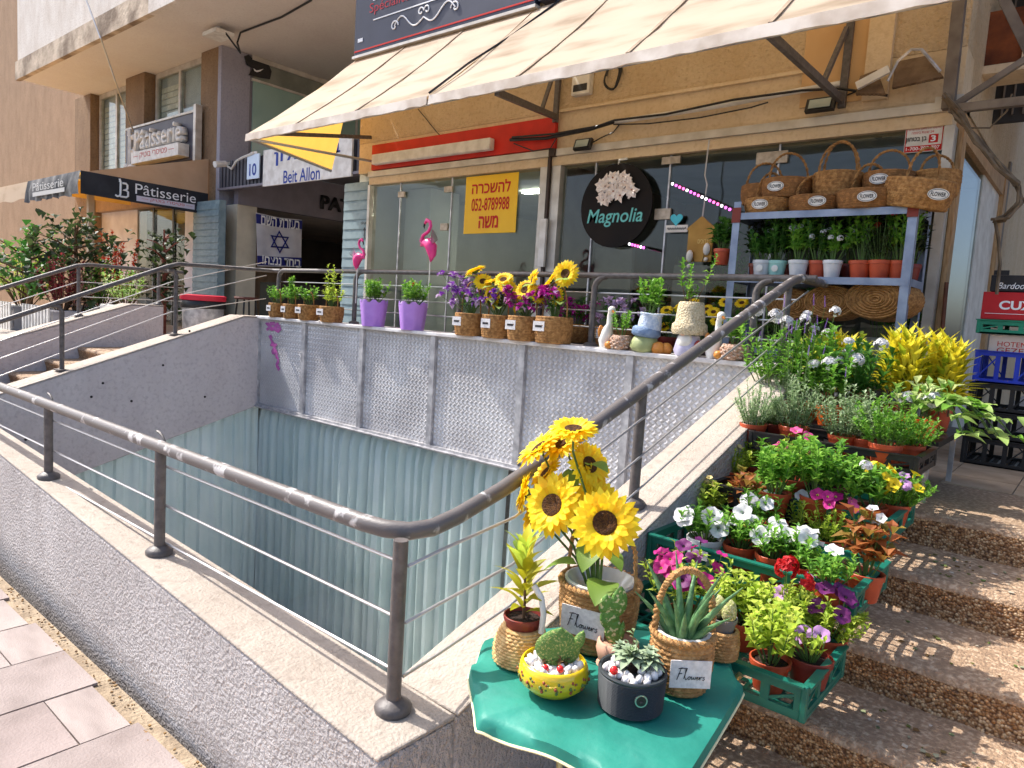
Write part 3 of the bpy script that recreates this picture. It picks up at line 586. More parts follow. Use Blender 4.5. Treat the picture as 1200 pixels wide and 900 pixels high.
part(T, 'bakery_counter', MB().box(-13.6,-13.0,8,12.5,.82,1.9), M('counter_dark', L(56,46,42), L(40,34,32), 4, .5))
lamp_m = M('lamp_glow', (1, .80, .50), emit=3.0)
for px, py in ((342,269),(385,268.5),(281,258),(412,276)):
    c = P(px, py, z=3.12); solo('ceiling_lamp', MB().lathe([(.02,.10),(.30,.09),(.38,.0),(.36,-.02)], 20), [lamp_m], {342:'glowing disc lamp just right of the hanging flag',385:'largest glowing disc lamp on the bakery ceiling under the black letters',281:'glowing disc lamp beside the cream pillar',412:'glowing disc lamp half hidden by the slatted glass column'}[px], 'lamp', 'disc lamps on the bakery ceiling', 40, loc=c)
text(T, 'PATISSERIE', (-12.04, P(375,238,x=-12.04).y+.98, 3.50), black_i, (0,1,0), (0,0,1), width=1.95, height=.27, bold=.03, depth=.03)
F0 = thing('flag', 'white flag with blue bands and star hung under the gray lintel', 'flag', (-12.0, 7.4, 2.2))
fl = [P(299,249,x=-12.0), P(353,257.5,x=-12.0), P(353,313,x=-12.0), P(300,312,x=-12.0)]
def fp(u, v): 
    p = fl[0].lerp(fl[1], u).lerp(fl[3].lerp(fl[2], u), v); return p+Vector((.02*math.sin(u*9+v*2)+.02, 0, -.02*math.sin(u*3.14)*(1-v)))
def fgrid(v0, v1, n=14, k=6, off=0, u0=0, u1=1):
    b = MB(); vs = [fp(u0+(u1-u0)*i/n, v0+(v1-v0)*j/k)+Vector((off,0,0)) for j in range(k+1) for i in range(n+1)]
    return b.add(vs, [(j*(n+1)+i, j*(n+1)+i+1, (j+1)*(n+1)+i+1, (j+1)*(n+1)+i) for j in range(k) for i in range(n)])
part(F0, 'flag_cloth', fgrid(0, 1), M('flag_white', L(226,224,228), L(206,204,210), 4, .8, transl=.2), 60)
navy_b = M('flag_blue', L(40,44,120), rough=.8)
part(F0, 'blue_band', fgrid(.02, .20, off=.006), navy_b, 60); part(F0, 'blue_band', fgrid(.80, .98, off=.006), navy_b, 60)
b = MB()
for k in (0, 1):
    tr = [fp(.5+.20*math.sin(a+k*math.pi), .5-.20*math.cos(a+k*math.pi)*1.05)+Vector((.012,0,0)) for a in (0, 2.094, 4.189)]; b.tube(tr, .026, 4, closed=True)
part(F0, 'star', b, navy_b)
for s, v in ((HB('בעזרת השם'), .115), (HB('ביחד ננצח!'), .89)):
    c = fp(.5, v); text(F0, s, (c.x+.0, c.y, c.z), white_i, fl[1]-fl[0], (0,0,1), width=(fl[1]-fl[0]).length*.84, height=.17, bold=.02, lift=.07)
# slatted band, house sign, number
BD = thing('slatted_band', 'dark vertical slat band spanning the passage entrance between the buildings', 'facade band', (-9.9, 6.5, 3.45))
part(BD, 'backing', MB().box(-12.49,-7.1,6.53,6.6,3.47,3.93), gray_pan); part(BD, 'edge_trim', MB().box(-12.49,-7.1,6.46,6.6,3.43,3.468), gray_pan)
sm = MB().box(-.035,.035,6.49-6.5,6.528-6.5,.002,.455).mesh('slat', dark_slat)
for i in range(46): link('slat', sm, BD, (-12.42+.115*i-(-9.9), 0, .02))
hs = thing('house_sign', 'white building name sign in blue lettering under the awning corner', 'sign', (-10.0, 6.46, 3.42))
part(hs, 'sign_plate', MB().box(-10.95,-8.6,6.44,6.47,3.40,3.98), white_p)
text(hs, 'Beit Allon', P(353,205,y=6.44), blue_i, width=.98, height=.20, bold=.01); text(hs, HB('בית אלון'), (-9.75,6.44,3.83), blue_i, width=1.75, height=.26, bold=.02)
ns = thing('number_sign', 'small white sign with blue number ten on the slats', 'sign', tuple(P(297,196,y=6.45)))
c = P(297,196,y=6.45); part(ns, 'sign_plate', MB().box(c.x-.19,c.x+.19,6.44,6.46,c.z-.19,c.z+.21), M('sign_sky', L(206,222,240), rough=.5)); text(ns, '10', (c.x,6.44,c.z-.04), blue_i, width=.22, height=.2, bold=.02)
c = P(297,182,y=6.45); part(ns, 'hanger', MB().box(c.x-.1,c.x+.1,6.45,6.458,c.z-.03,c.z+.06), white_p)
cm = thing('security_camera', 'white bullet camera with a loose cable on the lilac column', 'camera', tuple(P(264,192,y=6.4)))
c = P(264,192,y=6.42); part(cm, 'camera_body', MB().tube([(c.x,6.42,c.z),(c.x+.02,6.22,c.z-.05)], .055, 10), white_p, 50); part(cm, 'bracket', MB().bar((c.x,6.42,c.z),(c.x,6.6,c.z+.06),.05), white_p)
part(cm, 'cable', MB().tube([(c.x+.02,6.44,c.z-.03),(c.x+.2,6.43,c.z-.1),(c.x+.35,6.43,c.z+.02),(c.x+.55,6.43,c.z+.06),(c.x+.9,6.43,c.z+.1)], .02, 5), white_p)
# teal slatted boards
def slatboard(x0, x1, y, z0, z1, label):
    T = thing('slatted_board', label, 'panel', ((x0+x1)/2, y, z0)); part(T, 'board', MB().box(x0,x1,y,y+.12,z0,z1), tealmetal)
    n = int((z1-z0)/.115); m = MB().box(x0-(x0+x1)/2+.01, x1-(x0+x1)/2-.01, -.014, -.001, .01, .095).mesh('slat', tealmetal)
    for i in range(n): link('slat', m, T, (0, 0, i*.115+.01), (-.05, 0, 0))
    return T
slatboard(-12.98,-12.05,6.28,.86,3.22,'pale teal slatted board at the foot of the lilac column')
slatboard(-7.46,-6.98,5.5,.86,3.05,'teal slatted column left of the empty shop window')
pn = thing('paper_notice', 'white paper notice with an up arrow on the teal slats', 'notice', tuple(P(427,268,y=5.48)))
c = P(427,268,y=5.47); part(pn, 'paper', MB().box(c.x-.12,c.x+.12,5.475,5.478,c.z-.165,c.z+.165), white_i); text(pn, 'sun', (c.x,5.474,c.z+.07), black_i, width=.12, height=.03)
bpy.data.objects.remove(pn.children[1]); text(pn, HB('מכון יופי'), (c.x,5.474,c.z+.06), black_i, width=.16, height=.035)
part(pn, 'arrow', MB().prism([(c.x-.008,5.473,c.z-.11),(c.x+.008,5.473,c.z-.11),(c.x+.008,5.473,c.z-.02),(c.x-.008,5.473,c.z-.02)], (0,-.001,0)).prism([(c.x-.03,5.473,c.z-.02),(c.x+.03,5.473,c.z-.02),(c.x,5.473,c.z+.02)], (0,-.001,0)), black_i)
# brown rendered building far left
T = thing('rendered_building', 'plain tan rendered building side at the far left', 'building', (-30, 7.5, 0))
part(T, 'wall', MB().box(-70,-18.9,7.2,20,-.1,16), tan_wall); part(T, 'corner_strip', MB().box(-19.9,-19.32,6.95,7.2,3.2,5.4), M('streaked_render', L(206,176,132), L(120,88,40), 3, .8, stretch=(3,3,.4)))
part(T, 'down_pipe', MB().tube([(-19.25,6.85,SZ-.1),(-19.25,6.85,3.2)], .05, 8), white_p)
# soffit light and cable
fx = thing('flood_light', 'white flat floodlight fixed under the soffit beside the column', 'lamp', tuple(P(258,38,z=SZ)))
c = P(256,40,z=SZ-.12); part(fx, 'housing', MB().box(c.x-.22,c.x+.22,c.y-.16,c.y+.16,c.z-.04,c.z+.02), white_p); part(fx, 'bracket', MB().bar((c.x,c.y,c.z+.02),(c.x,c.y,SZ),.08), steel_c)
a = P(282,38,z=SZ-.03); part(fx, 'cable', MB().tube([(c.x+.2,c.y,c.z),(c.x+.35,c.y+.2,c.z-.3),a+Vector((-.1,0,-.15)),a,P(330,20,z=SZ-.02),P(365,0,z=SZ-.02)], .016, 5), black_p)
cb = MB().tube([P(100,-3,y=5.05),P(118,45,y=5.1),P(135,95,y=5.5),P(157,156,y=6.3)], .015, 5); solo('hanging_cable', cb, [wire_c], 'thin cable slanting from the balcony down to the bakery wall sign', 'cable')
# bakery signs and awning
js = thing('wall_sign', 'dark bakery wall sign with raised white lettering under the windows', 'sign', (-14.9, 6.4, 4.05))
q = [P(149,161,y=6.4), P(231,133,y=6.4), P(231,184,y=6.4), P(149,194,y=6.4)]
part(js, 'sign_board', MB().box(q[0].x,q[1].x,6.38,6.44,4.03,4.86), M('sign_slate', L(84,82,92), L(72,70,80), 3, .5)); part(js, 'sign_frame', MB().box(q[1].x,q[1].x+.09,6.33,6.45,3.98,4.98).box(q[0].x,q[1].x,6.36,6.45,4.861,4.90), alum_c)
Jw = q[1].x-q[0].x; x0 = q[0].x
text(js, 'Pâtisserie', (x0+Jw*.58,6.37,4.55), white_p, width=Jw*.66, height=.40, bold=.015, depth=.13)
bevel(part(js, 'name_box', MB().box(x0+Jw*.26,x0+Jw*.93,6.16,6.37,4.07,4.30), white_p), .01); text(js, '— '+HB('פטיסרי בוטיק')+' —', (x0+Jw*.59,6.16,4.19), rose_i, width=Jw*.58, height=.13)
def jb(T, c, right, up, size, r, mat, nm='monogram'):
    J = [(.0,.5),(.02,.62),(-.02,.72),(.06,.5),(.05,-.3),(0,-.45),(-.15,-.5),(-.28,-.42)]; Bq = [(.18,.45),(.40,.45),(.5,.36),(.5,.12),(.4,.02),(.22,.0),(.42,0),(.55,-.1),(.55,-.38),(.42,-.48),(.05,-.48)]
    return strokes(T, [J, Bq], c, mat, right, up, size, r, nm, .05)
jb(js, (x0+Jw*.12,6.36,4.38), (1,0,0), (0,0,1), .62, .055, white_p)
AW = thing('awning', 'bakery awning with a black lettered valance and tan canvas sides', 'awning', (-15, 6.5, 3.05))
ax, ay0, ay1 = -12.86, 4.40, 6.48
part(AW, 'canopy', MB().add([(-19.5,ay0,3.40),(ax,ay0,3.40),(ax,ay1,4.02),(-19.5,ay1,4.02)], [(0,1,2,3)]), fabric_y)
part(AW, 'side_cloth', MB().add([(ax,ay0,3.40),(ax,ay1,3.40),(ax,ay1,4.02)], [(0,1,2)]), M('tan_canvas', L(200,172,144), L(184,156,128), 2, .8, transl=.2))
part(AW, 'valance', MB().slab([(ax+.01,ay0-.02,3.42),(ax+.01,ay1,3.40),(ax+.01,ay1,3.02),(ax+.01,ay0-.02,3.06)], .008), black_cl)
vs = []; n = 24
for i in range(n+1): x = ax-(2.55)*i/n; vs += [(x,ay0-.02,3.42),(x+.03*math.sin(i*2.1),ay0-.06+.03*math.sin(i*1.7),3.22),(x,ay0-.05+.03*math.sin(i*2.3),3.04+.02*math.sin(i*1.3))]
part(AW, 'faded_valance', MB().add(vs, [(3*i+k,3*i+3+k,3*i+4+k,3*i+1+k) for i in range(n) for k in (0,1)]), faded_cl, 60)
vs = []
for i in range(n+1): x = ax-2.56-4.2*i/n; vs += [(x,ay0-.01,3.42),(x,ay0-.04,3.1+.02*math.sin(i))]
part(AW, 'pale_valance', MB().add(vs, [(2*i,2*i+2,2*i+3,2*i+1) for i in range(n)]), fabric_c)
part(AW, 'end_lining', MB().add([(-16.2,ay0+.02,3.35),(-16.2,ay1,3.35),(-16.2,ay1,4.0)], [(0,1,2)]), fabric_y)
yv = (ay0+ay1)/2; L1 = ay1-ay0
text(AW, 'Pâtisserie', (ax+.012,ay0+L1*.64,3.275), white_i, (0,1,0), (0,0,1), width=L1*.50, height=.17)
part(AW, 'name_strip', MB().box(ax+.011,ax+.015,ay0+L1*.40,ay0+L1*.88,3.075,3.165), M('strip_pale', L(214,208,220), rough=.7)); text(AW, '— '+HB('פטיסרי בוטיק')+' —', (ax+.016,ay0+L1*.65,3.12), rose_i, (0,1,0), (0,0,1), width=L1*.42, height=.06)
jb(AW, (ax-.03,ay0+L1*.27,3.22), (0,1,0), (0,0,1), .24, .017, white_i)
text(AW, 'Pâtisserie', (ax-1.25,ay0-.10,3.26), M('faded_white', L(190,188,184), rough=.8), width=1.5, height=.14); part(AW, 'name_strip', MB().box(ax-2.0,ax-.45,ay0-.105,ay0-.10,3.10,3.17), M('faded_white', L(190,188,184)))
part(AW, 'awning_post', MB().bar((-13.35,4.7,.9),(-13.35,4.7,3.36),.09,.09,(0,1,0)), M('cream_post', L(206,176,146), L(190,160,130), 4, .6)); part(AW, 'cross_bar', MB().bar((-12.9,4.5,3.37),(-19,4.5,3.37),.05).bar((-13.4,4.45,3.36),(-13.2,6.4,3.5),.04), wire_c)
# ================================================================ plant builders
def leafmat(name, c1, c2, c3=None, tr=.44): return M(name, L(*c1), L(*c2), island=True, rough=.5, transl=tr, c3=L(*c3) if c3 else None, spec=.35)
LM = dict(green=leafmat('leaf_green', (84,138,44), (146,190,74), (112,164,56)), deep=leafmat('leaf_deep_green', (48,94,36), (98,146,58), (70,118,46)), lime=leafmat('leaf_lime', (150,180,50), (206,216,96), (178,200,70)),
    gray=leafmat('leaf_gray_green', (136,164,112), (190,206,166), (164,186,140)), croton=leafmat('leaf_croton', (222,206,36), (150,170,36), (240,224,70)), croton_m=leafmat('leaf_mottled', (96,116,26), (214,196,40), (160,160,36)),
    begonia=leafmat('leaf_bronze', (150,82,44), (120,120,50), (176,112,62)), burgundy=leafmat('leaf_burgundy', (120,40,50), (170,70,76), (146,54,62)), coleus=leafmat('leaf_orange_red', (226,70,36), (190,40,30), (236,104,60)),
    pinkl=leafmat('leaf_pink', (226,140,140), (200,170,120), (230,170,160)), dark=leafmat('leaf_dark', (44,58,32), (70,86,44), (52,66,36)), pale=leafmat('leaf_variegated', (120,160,70), (214,222,160), (150,184,90)), sun=leafmat('leaf_silk', (96,130,50), (150,176,86), (120,152,62)))  # dark: the deepest green of the leaf colours
stem_g = M('stem_green', L(92,120,54), L(72,98,44), 20, .6); stem_b = M('stem_brown', L(112,82,54), L(84,60,40), 20, .8)
def leaf(b, p, d, up, l, w, mi=0, droop=.25, fold=.2):
    d = d.normalized(); s = d.cross(up)
    if s.length < 1e-3: s = d.orthogonal()
    s.normalize(); n = s.cross(d); m = p+d*l*.5+n*l*.06; t = p+d*l*.95-n*l*droop
    b.add([p, m+s*w*.5+n*w*fold, t, m-s*w*.5+n*w*fold, m], [(0,4,1),(1,4,2),(0,3,4),(3,2,4)], mi)
def rv(rn): 
    while True:
        v = Vector((rn.uniform(-1,1), rn.uniform(-1,1), rn.uniform(-1,1)))
        if .05 < v.length < 1: return v.normalized()
def bush(b, r, h, n, l, w, rn, z0=0, stems=6, lo=.25, outward=.6, mi=0, smi=1, cx=0, cy=0, droop=.25, sr=.0022, lean=(0,0)):
    """stems fan out from the soil; leaves clothe them from 'lo' upwards"""
    for k in range(stems):
        a = 6.283*(k+rn.random()*.7)/stems; rr = r*math.sqrt(rn.random())*(.95 if k % 3 else .5); hh = h*rn.uniform(.68, 1.0)
        top = Vector((cx+rr*math.cos(a)+lean[0]*hh, cy+rr*math.sin(a)+lean[1]*hh, z0+hh)); base = Vector((cx+rr*.2*math.cos(a), cy+rr*.2*math.sin(a), z0-.01)); mid = base.lerp(top, .5)+Vector((rr*.15*math.cos(a), rr*.15*math.sin(a), 0))
        pts = [base, base.lerp(mid, .6).lerp(mid, .3), mid, mid.lerp(top, .55), top]; b.tube(pts, [sr*1.5, sr*1.3, sr, sr*.8, sr*.5], 4, smi, cap=False)
        m = max(2, n//stems)
        for i in range(m):
            t = lo+(1-lo)*(i+rn.random())/m; u = t*4; q = min(3, int(u)); p = pts[q].lerp(pts[q+1], u-q)
            o = Vector((math.cos(a+i*2.4), math.sin(a+i*2.4), 0)); d = o*outward+rv(rn)*.35+Vector((0,0,.55 if i < m-2 else 1.1))
            s_ = rn.uniform(.7, 1.15)*(1-.25*t); leaf(b, p+o*l*.05, d, Vector((0,0,1)), l*s_, w*s_, mi, droop)
def fine(b, r, h, n, rn, z0=0, l=.02, w=.004, stems=20, mi=0, smi=1):
    for k in range(stems):
        a = rn.random()*6.283; rr = r*math.sqrt(rn.random()); hh = h*rn.uniform(.55, 1)*(1-.35*(rr/r)**2); base = Vector((rr*.4*math.cos(a), rr*.4*math.sin(a), z0)); top = Vector((rr*1.05*math.cos(a), rr*1.05*math.sin(a), z0+hh))
        b.tube([base, base.lerp(top, .5)+Vector((0,0,.01)), top], [.0016,.0013,.0008], 3, smi, cap=False)
        for i in range(n//stems):
            t = .15+.85*rn.random(); leaf(b, base.lerp(top, t), rv(rn)+Vector((0,0,.9)), Vector((0,0,1)), l*rn.uniform(.7,1.3), w*1.3, mi, .1)
def fan(b, r, h, n, l, w, rn, z0=0, mi=0, levels=3, cx=0, cy=0):
    """upright whorled strap leaves, croton fashion"""
    for k in range(n):
        t = (k+.5)/n; a = k*2.4+rn.random(); z = z0+h*(.15+.6*t); out = (1-t)*.9+.2
        leaf(b, Vector((cx+.008*math.cos(a), cy+.008*math.sin(a), z)), Vector((math.cos(a)*out, math.sin(a)*out, .55+.6*t)), Vector((0,0,1)), l*rn.uniform(.75,1.15), w*rn.uniform(.8,1.2), mi, .18)
    b.tube([(cx,cy,z0-.02),(cx+.004,cy,z0+h*.4),(cx,cy+.004,z0+h*.8)], [.006,.005,.003], 5, 1)
# flowers -------------------------------------------------------
def petmat(n, c, c2=None): return M('petal_'+n, L(*c), L(*(c2 or tuple(int(x*.86) for x in c))), 60, .6, transl=.25)
PET = dict(white=petmat('white',(238,236,236)), magenta=petmat('magenta',(206,34,136)), pink=petmat('pink',(232,90,150)), purple=petmat('purple',(120,40,110)), lilac=petmat('lilac',(200,150,206)), yellow=petmat('yellow',(246,214,40)), red=petmat('red',(206,24,30)), violet=petmat('violet',(150,110,200)), cream=petmat('cream',(240,214,140)), silkp=petmat('silk_purple',(150,70,190),(120,50,160)), silkm=petmat('silk_magenta',(180,30,150),(150,24,120)), silkw=petmat('silk_white',(216,190,226)))
throat_d = M('throat_dark', L(70,20,60), rough=.7); throat_y = M('throat_yellow', L(220,200,90), rough=.7)
_fm = {}
def flower_mesh(col, kind='petunia', d=.05):
    key = (col, kind, d)
    if key in _fm: return _fm[key]
    b = MB(); r = d/2; rn = random.Random(len(_fm)+5)
    if kind == 'petunia':
        n = 20; vs = [(0,0,-r*.7)]
        for rr, z in ((.18,-.25),(.55,-.02),(1,0)):
            for k in range(n):
                a = 6.283*k/n; lob = 1-.13*(1-abs(math.sin(a*2.5)))*(rr == 1); vs.append((r*rr*lob*math.cos(a), r*rr*lob*math.sin(a), r*z+(r*.12*math.sin(a*5) if rr == 1 else 0)))
        fs = [(0,1+k,1+(k+1) % n) for k in range(n)]; b.add(vs[:1+n], fs, 1); b2 = []
        b.add(vs[1:], [(j*n+k, (j+1)*n+k, (j+1)*n+(k+1) % n, j*n+(k+1) % n) for j in range(2) for k in range(n)], 0)
        mats = [PET[col], throat_d if col in ('purple','lilac') else PET[col] if col == 'white' else throat_y]
    elif kind == 'cluster':
        for k in range(22):
            v = rv(rn); v.z = abs(v.z)*.7; c = v*r*.8; u = v.orthogonal().normalized(); w_ = v.cross(u)
            for q in range(5): a = q*1.2566; dd = u*math.cos(a)+w_*math.sin(a); leaf(b, c, dd+v*.4, v, r*.42, r*.36, 0, .1)
        mats = [PET[col]]
    elif kind == 'spike':
        for k in range(26): t = k/26; a = k*2.4; leaf(b, Vector((0,0,d*2.2*t)), Vector((math.cos(a), math.sin(a), .6)), Vector((0,0,1)), d*.34*(1-t*.5), d*.22, 0, .1)
        mats = [PET[col]]
    elif kind == 'trumpet':
        n = 10; vs = []
        for rr, z in ((.12,-.9),(.3,-.3),(1,0)):
            for k in range(n): a = 6.283*k/n; lob = .8+.2*abs(math.cos(a*2.5)); vs.append((r*rr*lob*math.cos(a), r*rr*lob*math.sin(a), r*z))
        b.add(vs, [(j*n+k, j*n+(k+1) % n, (j+1)*n+(k+1) % n, (j+1)*n+k) for j in range(2) for k in range(n)], 0); mats = [PET[col]]
    _fm[key] = b.mesh('flower', mats, smooth=60); return _fm[key]
def put_flower(T, me, p, d, sc=1, name='flower'):
    q = Vector(d).to_track_quat('Z', 'Y'); o = link(name, me, T, p); o.rotation_euler = q.to_euler(); o.scale = (sc, sc, sc); return o
_pm = {}
def pot_mesh(r, h, mat, tag='pot'):
    k = (round(r,3), round(h,3), mat.name)
    if k not in _pm:
        _pm[k] = (MB().lathe([(r*.70,0),(r*.72,.004),(r*.93,h*.80),(r*1.0,h*.81),(r*1.02,h*.985),(r*1.0,h),(r*.94,h),(r*.90,h*.84),(r*.88,h*.80)], 18).mesh('pot', mat, smooth=40), MB().lathe([(.001,h*.83),(r*.5,h*.86),(r*.92,h*.84)], 14).mesh('soil', soil_c, smooth=60))
    return _pm[k]
def potted(label, pos, r=.075, h=.125, mat=None, cat='potted plant', name='potted_plant', group=None):
    T = thing(name, label, cat, pos, group); a, s = pot_mesh(r, h, mat or pot_o); p = link('pot', a, T); link('soil', s, p); return T
def foliage(T, mats, fn, name='foliage'):
    b = MB(); fn(b); return link(name, b.mesh(name, mats), T, kind='stuff')
SUNV = -SUN_DIR
def flowers(T, n, col, kind, d, r, z, rn, spread=1.0, off=(0,0), stalk=None, tocam=.5):
    me = flower_mesh(col, kind, d); sb = MB()
    for k in range(n):
        a = rn.random()*6.283; rr = r*math.sqrt(rn.random()); p = Vector((off[0]+rr*math.cos(a), off[1]+rr*math.sin(a), z*rn.uniform(.85,1.12)-.3*rr))
        dr = Vector((math.cos(a)*.6*rr/r, math.sin(a)*.6*rr/r, .7))+Vector((.25,-.75,.1))*tocam*rn.uniform(.4,1.3)+rv(rn)*.25
        if kind == 'spike': dr = Vector((rn.uniform(-.2,.2), rn.uniform(-.2,.2), 1))
        put_flower(T, me, p, dr, rn.uniform(.85,1.1))
        if stalk: sb.tube([Vector((off[0]*.5+p.x*.3, off[1]*.5+p.y*.3, stalk)), p-Vector((p.x*.2,p.y*.2,(p.z-stalk)*.4)), p-dr.normalized()*d*.1], .0014, 4)
    if stalk: link('flower_stalks', sb.mesh('flower_stalks', stem_g), T, kind='stuff')
# sunflower ------------------------------------------------------
petal_s = M('sunflower_petal', L(255,224,28), L(250,206,14), island=True, rough=.55, transl=.4, c3=L(255,234,50)); disc_s = M('sunflower_disc', L(66,36,16), L(110,70,20), 140, .9, bump=1, bscale=220); calyx = M('calyx_green', L(110,140,52), L(84,112,40), 30, .7)
def sunhead_mesh(d, seed):
    rn = random.Random(seed); b = MB(); r = d/2
    for lay, (n, l0, tilt) in enumerate(((24,1.0,.14),(21,.92,.3),(17,.76,.55))):
        for k in range(n):
            a = 6.283*(k+lay*.4+rn.uniform(-.2,.2))/n; o = Vector((math.cos(a), math.sin(a), 0)); s = Vector((-o.y, o.x, 0)); l = r*l0*rn.uniform(.9,1.05)*.80; w = r*.135; t = tilt+rn.uniform(-.12,.12)
            z = Vector((0,0,1)); p0 = o*r*.30+z*r*.02*lay; d1 = o*math.cos(t)+z*math.sin(t); d2 = o*math.cos(t-.35)+z*math.sin(t-.35)
            p1 = p0+d1*l*.5; p2 = p1+d2*l*.5; n_ = z
            b.add([p0+s*w*.5, p0-s*w*.5, p1+s*w+n_*w*.25, p1, p1-s*w+n_*w*.25, p1+d2*l*.3+s*w*.7, p1+d2*l*.3-s*w*.7, p2], [(0,1,3),(0,3,2),(1,4,3),(2,3,5),(3,4,6),(3,6,7,5)], 0)
    pet = b; disc = MB().lathe([(.001,r*.06),(r*.14,r*.07),(r*.26,r*.13),(r*.36,r*.10),(r*.37,0),(r*.30,-r*.05)], 18); cal = MB().lathe([(r*.40,-.004),(r*.30,-r*.10),(.006,-r*.2)], 12)
    return pet.mesh('petals', petal_s), disc.mesh('disc', disc_s, smooth=60), cal.mesh('calyx', calyx, smooth=60)
_sh = {}
def sunhead(T, p, d, face, seed=0):
    k = (round(d,3), seed % 4)
    if k not in _sh: _sh[k] = sunhead_mesh(d, k[1])
    a, ds, c = _sh[k]; o = link('flower_head', a, T, p, kind='stuff'); o.rotation_euler = Vector(face).to_track_quat('Z', 'Y').to_euler(); link('disc', ds, o); link('calyx', c, o); return o
def bigleaf(T, p, d, l, w, mat, roll=0, name='leaf'):
    b = MB(); n = 6; vs = []
    for i in range(n+1):
        t = i/n; wd = w*.5*math.sin(math.pi*(t**.75))**.8 if 0 < t < 1 else .0006; z = -.28*l*t*t+.05*l*math.sin(t*3)
        vs += [(l*t, wd, z+wd*.28), (l*t, 0, z), (l*t, -wd, z+wd*.28)]
    b.add(vs, [(3*i+k, 3*i+3+k, 3*i+4+k, 3*i+1+k) for i in range(n) for k in (0,1)]); o = link(name, b.mesh(name, mat, smooth=60), T, p)
    m = Vector(d).to_track_quat('X', 'Z').to_matrix() @ Matrix.Rotation(roll, 3, 'X'); o.rotation_euler = m.to_euler(); return o
# baskets --------------------------------------------------------
def weave_body(prof, rows, n, amp, mi=0, sy=1, rnd=None, wall=.008):
    """prof(t)->(r,z); horizontal strands passing over and under the stakes"""
    b = MB(); vs = []; K = rows*3; N = n*2
    for j in range(K+1):
        t = j/K; r, z = prof(t); row = j//3; ph = (j % 3)
        bul = (-.5, .6, .6)[ph] if j < K else -.5
        for k in range(N):
            a = 6.283*k/N; s = 1 if (k+row) % 2 else -1
            rr = r+amp*bul*.8+amp*.55*s*(1 if ph else 0); vs.append((rr*math.cos(a), sy*rr*math.sin(a), z))
    for j in range(K):
        for k in range(N): b.f.append((j*N+k, j*N+(k+1) % N, (j+1)*N+(k+1) % N, (j+1)*N+k))
    b.v = vs; r1, z1 = prof(1); r0, z0 = prof(0); o = len(b.v)
    for q, (r, z) in enumerate(((r1-wall, z1), (r0*.9-wall, z0+.012))): b.v += [(r*math.cos(6.283*k/N), sy*r*math.sin(6.283*k/N), z) for k in range(N)]
    for k in range(N): b.f.append((K*N+k, K*N+(k+1) % N, o+(k+1) % N, o+k)); b.f.append((o+k, o+(k+1) % N, o+N+(k+1) % N, o+N+k))
    b.f.append(tuple(o+N+k for k in range(N))); b.f.append(tuple(range(N-1,-1,-1))); b.m = [mi]*len(b.f); return b
def rope(b, path, r, turns=10, n=6, mi=0, strands=2, sub=6):
    """twisted strands along a path"""
    P_ = []; 
    for i in range(len(path)-1):
        for q in range(sub): P_.append(Vector(path[i]).lerp(Vector(path[i+1]), q/sub))
    P_.append(Vector(path[-1]))
    for s in range(strands):
        pp = []
        for i, p in enumerate(P_):
            t = (P_[min(i+1,len(P_)-1)]-P_[max(i-1,0)]).normalized(); u = t.cross(Vector((.31,.87,.12))).normalized(); v = t.cross(u); a = turns*6.283*i/len(P_)+s*6.283/strands
            pp.append(p+(u*math.cos(a)+v*math.sin(a))*r*.55)
        b.tube(pp, r*.62, n, mi)
def handle_path(w, h, z0, n=14, y=0, ax=(1,0)): return [(ax[0]*w*math.cos(math.pi*i/n), ax[1]*w*math.cos(math.pi*i/n)+y, z0+h*math.sin(math.pi*i/n)**.8) for i in range(n+1)]
FL_ = [[(.02,.0),(.10,.5),(.16,.95),(.30,1.0)],[(.06,.93),(.2,1.02),(.36,.96)],[(.06,.5),(.22,.54)],[(.30,.1),(.36,.6),(.42,1.0),(.37,1.0),(.34,.3),(.38,.02),(.44,.1)],[(.52,.3),(.46,.16),(.50,.02),(.57,.1),(.56,.26),(.52,.3),(.60,.26)],[(.62,.3),(.63,.04),(.68,.1),(.71,.28),(.72,.05),(.78,.1),(.80,.3)],[(.83,.14),(.90,.22),(.88,.3),(.83,.2),(.85,.03),(.92,.08),(.96,.3)],[(.96,.3),(.97,.02),(.98,.2),(1.04,.3),(1.06,.22)],[(1.16,.3),(1.10,.24),(1.16,.12),(1.12,.0),(1.07,.05)]]
def flowers_label(T, c, nrm, w, h, script=True):
    n = Vector(nrm).normalized(); u = Vector((0,0,1)); u = (u-n*u.dot(n)).normalized(); r = u.cross(n).normalized(); c = Vector(c)
    o = part(T, 'label', MB().prism([c-r*w/2-u*h/2, c+r*w/2-u*h/2, c+r*w/2+u*h/2, c-r*w/2+u*h/2], n*.003), linen_c)
    if script:
        b = MB(); s = w*.70/1.18
        for pl in FL_: b.tube([c+r*((x-.58)*s)+u*((y-.45)*s*.5)+n*.0042 for x, y in pl], w*.009, 4)
        link('lettering', b.mesh('lettering', ink_c, Vector(T.location)), o)
    return o
